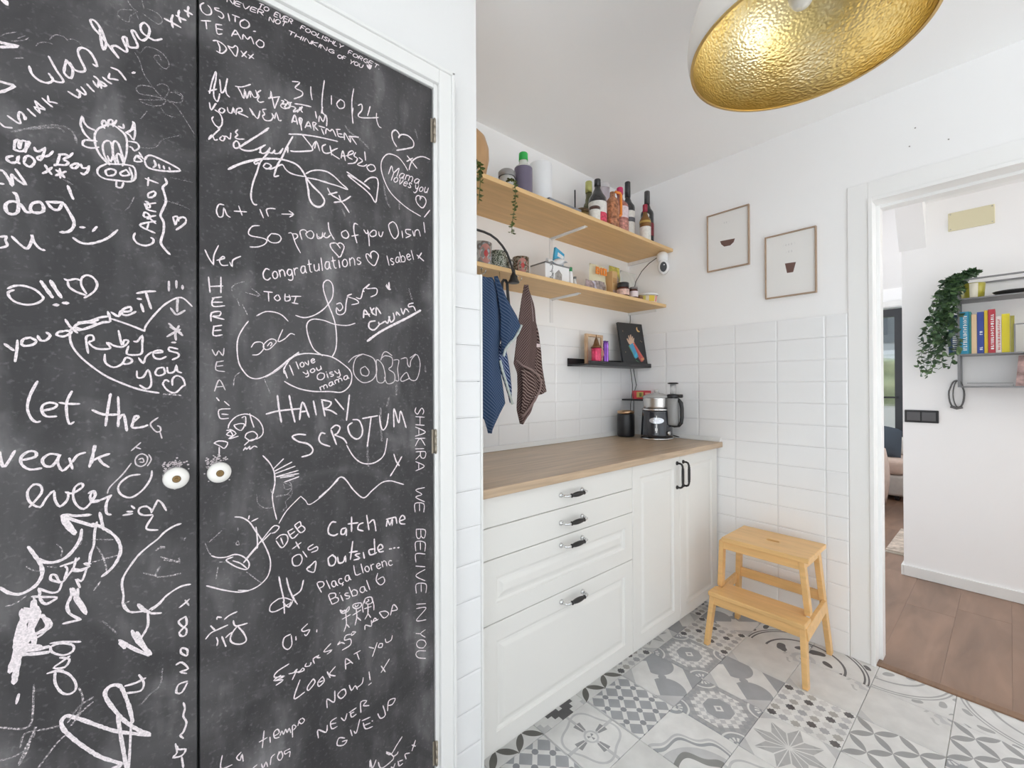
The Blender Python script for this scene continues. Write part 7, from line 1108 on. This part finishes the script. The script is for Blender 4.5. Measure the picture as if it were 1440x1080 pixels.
struct(MB().box(HX, HX + 0.12, -2.4, HY, 0, 2.5).box(HX + 0.12, 7.2, HY - 0.12, HY, 0, 2.5).build('wall_hallway', PAINT), 'white hallway wall with the book shelf')
struct(MB().box(2.53, 7.4, -2.4, 3.4, HZ, HZ + 0.1).build('ceiling', CEIL), 'white hallway and living room ceiling')
struct(MB().box(2.5265, HX + 0.12, -2.5, -2.4, 0, 2.5).build('wall_hall_end', PAINT))
struct(MB().box(HX - 0.012, HX - 0.0005, -2.4, HY, 0.001, 0.065).box(HX - 0.012, HX + 1.0, HY + 0.0005, HY + 0.012, 0.001, 0.065).build('baseboard_hallway', TRIMW, bevel=0.002), 'low white baseboard of the hallway')
struct(MB().prism([(HX - 0.0005, 0.335, 2.07), (HX - 0.0005, 0.335, HZ), (3.50, 0.335, HZ)], (0, 0.125, 0)).build('trim_8', PAINT), 'sloped white haunch under the hallway ceiling')
# living room end wall with glazed door
GX = 6.66
struct(MB().box(GX, GX + 0.12, HY, 0.80, 0, 2.5).box(GX, GX + 0.12, 1.70, 3.4, 0, 2.5).box(GX, GX + 0.12, 0.80, 1.70, 2.12, 2.5).build('wall_living_room', PAINT), 'white end wall of the living room')
DBK = mat('door_black', (0.03, 0.032, 0.036), 0.4)
dd = struct(MB().box(GX - 0.02, GX + 0.05, 0.80, 0.875, 0, 2.10).box(GX - 0.02, GX + 0.05, 1.63, 1.70, 0, 2.10).box(GX - 0.02, GX + 0.05, 0.875, 1.63, 2.01, 2.10).box(GX - 0.02, GX + 0.05, 0.875, 1.63, 0, 0.12).build('door_3', DBK), 'black framed glazed balcony door')
LOC[dd.name] = (0, 0, 0)
MB().box(GX + 0.01, GX + 0.016, 0.877, 1.628, 0.122, 2.008).build('pane', mat('door_glass', (0.9, 0.95, 0.95), 0.02, trans=1.0, alpha=0.35), dd)
MB().box(GX - 0.05, GX - 0.0205, 0.85, 0.87, 1.055, 1.075).box(GX - 0.06, GX - 0.045, 0.85, 0.99, 1.055, 1.075).build('door_handle', BLACKM, dd, bevel=0.003)
struct(MB().box(GX - 0.03, GX - 0.001, 0.78, 1.75, 2.13, 2.19).build('trim_9', TRIMW), 'white blind box over the balcony door')
# outside: balcony parapet, hedge and facing house
struct(MB().box(GX + 0.12, GX + 3.2, -2.0, 4.5, -0.1, -0.02).build('balcony_floor', GROUT))
t = tag(MB().box(GX + 1.5, GX + 1.6, -1.5, 4.0, -0.02, 0.90).build('parapet', mat('parapet_white', (0.7, 0.72, 0.7), 0.7)), 'white balcony parapet seen through the glazed door', 'parapet')
t = tag(MB().sheet(lambda u, v: (GX + 1.9 + 0.12 * sin(u * 40) * sin(v * 23), -1.5 + 5.5 * u, 0.0 + 1.58 * v), 60, 20).build('hedge', mat('hedge_green', (0.50, 0.55, 0.34), 0.8, var=0.22, vscale=7), solid=0.1), 'pale green hedge beyond the balcony parapet', 'hedge')
t = thing('neighbour_house', (GX + 6, 1.5, 0), 'grey house front seen through the top of the glazed door', 'building')
MB().box(GX + 6, GX + 6.4, -6, 9, 0, 1.78).build('lower_wall', mat('house_green', (0.50, 0.55, 0.40), 0.8), t)
MB().box(GX + 6.05, GX + 6.4, -6, 9, 1.98, 5).build('upper_wall', mat('house_grey', (0.46, 0.47, 0.46), 0.8), t)
MB().box(GX + 5.9, GX + 6.4, -6, 9, 1.782, 1.978).build('balcony_band', WHITEP, t)
for k in range(5): MB().box(GX + 6.0, GX + 6.045, -3.6 + k * 1.7, -2.7 + k * 1.7, 2.15, 3.1).build('window', mat('housewin%d' % k, (0.10, 0.11, 0.12), 0.2), t)
struct(MB().box(7.45, 14.5, -3.0, -2.6, 0, 12).build('wall_sun_blocker', mat('sun_blocker_render', (0.7, 0.69, 0.66), 0.8)))  # unseen wall added to keep the sun off the balcony view
# sofa, armchair, cushion, rug
t = thing('sofa', (5.6, 1.0, 0), 'pale cream sofa seen through the doorway', 'sofa')
CRM = mat('sofa_cream', (0.66, 0.63, 0.59), 0.9, var=0.05, vscale=20); BEI = mat('armchair_beige', (0.60, 0.47, 0.40), 0.9, var=0.08, vscale=20)
MB().box(5.93, 6.5, 0.70, 2.4, 0.0505, 0.27).build('base', CRM, t, bevel=0.03, seg=3); MB().box(5.91, 6.5, 0.70, 2.4, 0.272, 0.43).build('seat_cushion', BEI, t, bevel=0.05, seg=4)
MB().box(6.36, 6.56, 0.70, 2.4, 0.432, 0.62).build('backrest', CRM, t, bevel=0.05, seg=4)
for y in (0.78, 2.3): MB().lathe([(0.02, 0.001), (0.022, 0.05)], (5.99, y, 0), n=10).lathe([(0.02, 0.001), (0.022, 0.05)], (6.44, y, 0), n=10).build('leg', BLACKM, t)
t = thing('throw_cushion', (6.05, 0.95, 0.43), 'dark blue-grey cushion leaning on the sofa', 'cushion')
def cush(s_): return lambda u, v: (6.10 + 0.10 * v + s_ * 0.09 * (sin(pi * u) * sin(pi * v)) ** 0.6, 0.76 + 0.46 * u, 0.435 + 0.33 * v * (0.88 + 0.12 * sin(pi * u)))
MB().sheet(cush(-1), 16, 16).sheet(cush(1), 16, 16).build('cover', mat('cushion_slate', (0.055, 0.07, 0.09), 0.9, bump=0.4, bscale=30), t)
t = thing('armchair', (5.44, 1.20, 0), 'rounded beige armchair at the edge of the doorway view', 'armchair')
MB().lathe([(0.26, 0.06), (0.32, 0.08), (0.34, 0.20), (0.34, 0.34), (0.30, 0.38)], (5.44, 1.20, 0), n=32).build('seat', BEI, t)
MB().sheet(lambda u, v: (5.44 + (0.375 + 0.03 * sin(pi * v)) * cos(-2.4 + 3.9 * u), 1.20 + (0.375 + 0.03 * sin(pi * v)) * sin(-2.4 + 3.9 * u), 0.06 + 0.52 * v), 30, 6).build('curved_back', BEI, t, solid=0.07)
MB().lathe([(0.22, 0.001), (0.22, 0.0595)], (5.44, 1.20, 0), n=24).build('plinth', BLACKM, t)
t = thing('rug', (4.4, 0.45, 0), 'woven beige rug with a fringed edge beyond the hallway corner', 'rug')
MB().box(4.12, 4.80, 0.465, 0.60, 0.0008, 0.013).build('rug_body', mat('rug_weave', (0.50, 0.42, 0.35), 0.95, var=0.35, vscale=30), t)
m = MB()
for k in range(18): m.box(4.08, 4.1195, 0.467 + k * 0.0075, 0.470 + k * 0.0075, 0.001, 0.006)
o = m.build('fringe', mat('rug_fringe', (0.62, 0.56, 0.48), 0.95), t); o['kind'] = 'stuff'

# light switch, cover plate, cable loop
t = thing('light_switch', (HX, 0.361, 1.016), 'wide black double light switch on the hallway wall', 'switch')
MB().box(HX - 0.010, HX - 0.0005, 0.284, 0.440, 0.978, 1.056).build('surround', BLACKM, t, bevel=0.004, seg=3)
for a in (0.297, 0.366): MB().box(HX - 0.0165, HX - 0.0102, a, a + 0.062, 0.990, 1.044).build('rocker', mat('rocker_dark', (0.10, 0.10, 0.105), 0.35), t, bevel=0.002)
t = thing('cover_plate', (HX, 0.143, 2.19), 'cream rectangular cover plate high on the hallway wall', 'plate')
MB().box(HX - 0.008, HX - 0.0005, 0.050, 0.238, 2.138, 2.248).build('plate', mat('plate_cream', (0.72, 0.67, 0.46), 0.45), t, bevel=0.003)
for a in (0.060, 0.228):
    for b_ in (2.148, 2.238): MB().lathe([(0.003, -0.0085), (0.003, -0.0095)], (HX, a, b_), axis='x', n=8).build('screw', STEEL, t)

# wall bookcase of grey steel rods, front plane 19 cm off the wall
FX = HX - 0.19
bs = thing('wall_bookcase', (HX - 0.1, -0.15, 1.2), 'dark grey metal wall shelf with books in the hallway', 'shelf')
STG = mat('grey_steel_rod', (0.22, 0.22, 0.225), 0.4, metal=0.6)
YL, YR_ = 0.1880, -0.55
zt, z1_, z2_, z3_ = 1.8064, 1.7009, 1.3879, 1.2069
for x in (FX, HX - 0.008):
    for y in (YL, YR_): MB().box(x - 0.005, x + 0.005, y - 0.005, y + 0.005, z3_ - 0.006, zt + 0.004).build('post', STG, bs)
for x in (FX, HX - 0.008): MB().box(x - 0.004, x + 0.004, YR_ + 0.0055, YL - 0.0055, zt - 0.006, zt + 0.003).build('top_rail', STG, bs)
for y in (YL, YR_): MB().box(FX + 0.0055, HX - 0.0135, y - 0.003, y + 0.003, zt - 0.004, zt + 0.002).build('side_rail', STG, bs)
for z in (z1_, z2_, z3_):
    ye = YR_ + 0.0055
    MB().box(FX - 0.004, HX - 0.004, ye, YL - 0.0055, z - 0.008, z).build('shelf_plate', STG, bs, bevel=0.001)
yd = -0.0183
MB().box(FX - 0.003, FX + 0.003, yd - 0.003, yd + 0.003, z2_ + 0.0005, 1.5383).box(FX - 0.003, FX + 0.003, yd - 0.25, yd - 0.0035, 1.5383 - 0.006, 1.5383).build('divider', STG, bs)
MB().tube([(FX + 0.02, YL - 0.03, z3_ + 0.016), (FX + 0.02, YL - 0.20, z3_ + 0.016), (FX + 0.02, YL - 0.20, z3_ + 0.001)], 0.0015, n=6).build('low_rod', STG, bs)
# books: pixel-measured spines turned into widths on the shelf
BK = [(0.2288, 0.1848, 0.1475, 0.1393, 0.1177, 0.0911, 0.0767, 0.0494, 0.0278, -0.0023, -0.0184)][0]
HT = [(0.2241, 0.2375, 0.2358, 0.2187, 0.2289, 0.2352, 0.2375, 0.1971, 0.2070, 0.1939)][0]
BCOL = [((0.03, 0.08, 0.18), 'dark blue book standing half behind the green plant'), ((0.02, 0.27, 0.44), 'thick turquoise-blue book with white spine lettering'), ((0.03, 0.30, 0.26), 'thin teal book next to the turquoise-blue one'), ((0.70, 0.52, 0.32), 'cream and tan book between teal and navy ones'), ((0.03, 0.06, 0.30), 'navy blue book with small white marks'),
        ((0.80, 0.58, 0.03), 'thin golden yellow book left of the red one'), ((0.45, 0.03, 0.05), 'red book with white spine lettering'), ((0.74, 0.68, 0.65), 'small white book with red and black print'), ((0.72, 0.62, 0.02), 'thick bright yellow book leaning slightly'), ((0.36, 0.33, 0.05), 'olive book, last on the right of the row')]
proto = None
for i, (c, lab) in enumerate(BCOL):
    y1_, y0_ = BK[i] - 0.0006, BK[i + 1] + 0.0006; h = HT[i]; w_ = y1_ - y0_
    t = thing('book', (FX + 0.02, (y0_ + y1_) / 2, z2_), lab, 'book', 'books on the metal wall shelf')
    zb = z2_ + 0.0006; xs = FX + 0.006 + (i % 3) * 0.003; cm = mat('book_cover%d' % i, c, 0.4)
    MB().box(xs, xs + 0.002, y0_, y1_, zb, zb + h).box(xs + 0.002, xs + 0.135, y0_, y0_ + 0.0015, zb, zb + h).box(xs + 0.002, xs + 0.135, y1_ - 0.0015, y1_, zb, zb + h).build('cover', cm, t)
    MB().box(xs + 0.0022, xs + 0.131, y0_ + 0.0017, y1_ - 0.0017, zb + 0.003, zb + h - 0.003).build('pages', mat('pages%d' % i, (0.72, 0.68, 0.58), 0.9), t)
    if i in (1, 4, 6, 7, 0):
        m = MB(); R = random.Random(i); a = 0.08; yy0, yy1 = y0_ + w_ * 0.2, y0_ + w_ * 0.62
        while a < 0.90:
            l = R.uniform(0.025, 0.05)
            if i == 4 and not (0.05 < a < 0.14 or 0.44 < a < 0.55): a += l + 0.02; continue
            m.box(xs - 0.0006, xs - 0.0001, yy0, yy1, zb + h * a, zb + h * (a + l * 0.45)).box(xs - 0.0006, xs - 0.0001, yy0 + (yy1 - yy0) * R.choice((0, .7)), yy0 + (yy1 - yy0) * R.choice((.3, 1)), zb + h * (a + l * 0.45), zb + h * (a + l * 0.8)); a += l + 0.012
        m.build('spine_lettering', mat('spine_ink%d' % i, (0.78, 0.80, 0.80) if i != 7 else (0.45, 0.04, 0.04), 0.5), t)
# picture propped at the right on the bottom plate and small dark object on top
t = thing('art_card', (FX + 0.05, -0.0390, z3_), 'dark red and white card propped on the bottom of the metal shelf', 'card')
yc1, yc0 = -0.0195, -0.0195 - 0.13
MB().prism([(FX + 0.035, yc1, z3_ + 0.0006), (FX + 0.035, yc0, z3_ + 0.0006), (FX + 0.085, yc0, z3_ + 0.165), (FX + 0.085, yc1 - 0.012, z3_ + 0.165)], (0.004, 0, 0)).build('card', mat('card_print', (0.50, 0.34, 0.32), 0.5, var=0.7, vscale=22), t)
t = thing('bowl', (FX + 0.10, -0.02, z1_), 'low dark bowl on top of the metal wall shelf', 'bowl')
MB().lathe([(0.03, 0.001), (0.05, 0.004), (0.075, 0.022), (0.078, 0.026), (0.07, 0.022), (0.04, 0.008), (0, 0.006)], (FX + 0.10, -0.0151, z1_), n=28, caps=False).build('dish', mat('bowl_dark', (0.05, 0.05, 0.05), 0.4), t)
# cable loop under the shelf corner
t = tag(MB().tube([(HX - 0.012 - 0.004 * sin(a), YL + 0.02 + 0.032 * sin(a) * (1.0 if cos(a) < 0.3 else 0.9), 1.155 + 0.085 * cos(a)) for a in [2 * pi * k / 24 for k in range(24)]], 0.0040, closed=True, n=8).tube([(HX - 0.02, YL + 0.045, 1.085), (HX - 0.02, YL + 0.02, 1.075), (HX - 0.02, YL - 0.005, 1.082)], 0.008, n=8).tube([(HX - 0.014 - 0.003 * sin(a), YL + 0.012 + 0.022 * sin(a), 1.160 + 0.080 * cos(a)) for a in [2 * pi * k / 24 for k in range(24)]], 0.0030, closed=True, n=8).build('cable_loop', mat('cable_grey', (0.12, 0.12, 0.12), 0.5)), 'coiled dark cable loop hanging under the metal wall shelf', 'cable')
# hanging plant in a yellow cup
hp_ = thing('hanging_plant', (FX + 0.06, YL - 0.03, z1_), 'bushy green trailing plant hanging down the left end of the metal shelf', 'plant')
R = random.Random(21); LG = [mat('ivy_dark', (0.040, 0.085, 0.038), 0.45), mat('ivy_mid', (0.085, 0.16, 0.06), 0.45)]
m = MB(); stems = MB()
def ivy(p, d, l):
    s_ = d.cross(Vector((R.uniform(-.6, .6), R.uniform(-.6, .6), R.uniform(0.2, 1)))).normalized() * l * 0.34; n_ = d.cross(s_).normalized() * l * 0.10; k = 0 if R.random() < 0.62 else 1
    m.add([p, p + d * l * 0.3 + s_ + n_, p + d * l * 0.65 + s_ * 0.85 + n_, p + d * l, p + d * l * 0.65 - s_ * 0.85 + n_, p + d * l * 0.3 - s_ + n_], [(0, 1, 2, 3), (0, 3, 4, 5)], k)
HP = [(3.5200, 0.1374, 1.8413), (3.4900, 0.1940, 1.8154), (3.4700, 0.2270, 1.7456), (3.4600, 0.2442, 1.6252), (3.4600, 0.2563, 1.5045), (3.4600, 0.2628, 1.3827), (3.4600, 0.2664, 1.2521)]
for s_i in range(30):
    o1 = Vector((R.uniform(-0.03, 0.10), R.gauss(0.0, 0.030), R.gauss(0, 0.008))); end = 1 + R.random() ** 0.75 * 5.0; path = []
    k = R.choice((0, 0, 1)) * 1.0
    while k <= end:
        i = min(int(k), 5); p = Vector(HP[i]).lerp(Vector(HP[i + 1]), k - i) + o1 * (0.35 + 0.20 * min(k, 5)); p.y += 0.008 * sin(k * 5 + s_i)
        if k < 1.5: p.z += 0.012
        path.append(p); d = Vector((R.uniform(-0.7, 0.5), R.uniform(-1, 1), R.uniform(-1.0, 0.25))).normalized(); ivy(p, d, R.uniform(0.024, 0.040))
        if R.random() < 0.7: ivy(p, Vector((R.uniform(-0.7, 0.3), R.uniform(-1, 1), R.uniform(-0.8, 0.4))).normalized(), R.uniform(0.018, 0.03))
        k += 0.16
    if len(path) > 2: stems.tube(path, 0.0011, n=4)
o = m.build('foliage', LG, hp_, fix=False); o['kind'] = 'stuff'
stems.build('stems', LG[0], hp_)
cy = 0.1346
cup = MB().lathe([(0.038, 0.001), (0.044, 0.004), (0.050, 0.085), (0.048, 0.088), (0.045, 0.080), (0.0, 0.078)], (FX + 0.08, cy, z1_), n=30, caps=False).build('pot', mat('pot_olive', (0.42, 0.38, 0.05), 0.3), hp_, label='shiny olive-yellow pot')
MB().sheet(lambda u, v: (FX + 0.08 + cos(2.9 + 0.7 * u) * (0.0446 + 0.0058 * v + 0.0006), cy + sin(2.9 + 0.7 * u) * (0.0446 + 0.0058 * v + 0.0006), z1_ + 0.006 + 0.078 * v), 6, 1).build('pot_band', mat('pot_cream', (0.80, 0.76, 0.62), 0.3), hp_)
print('objects', len(bpy.data.objects))
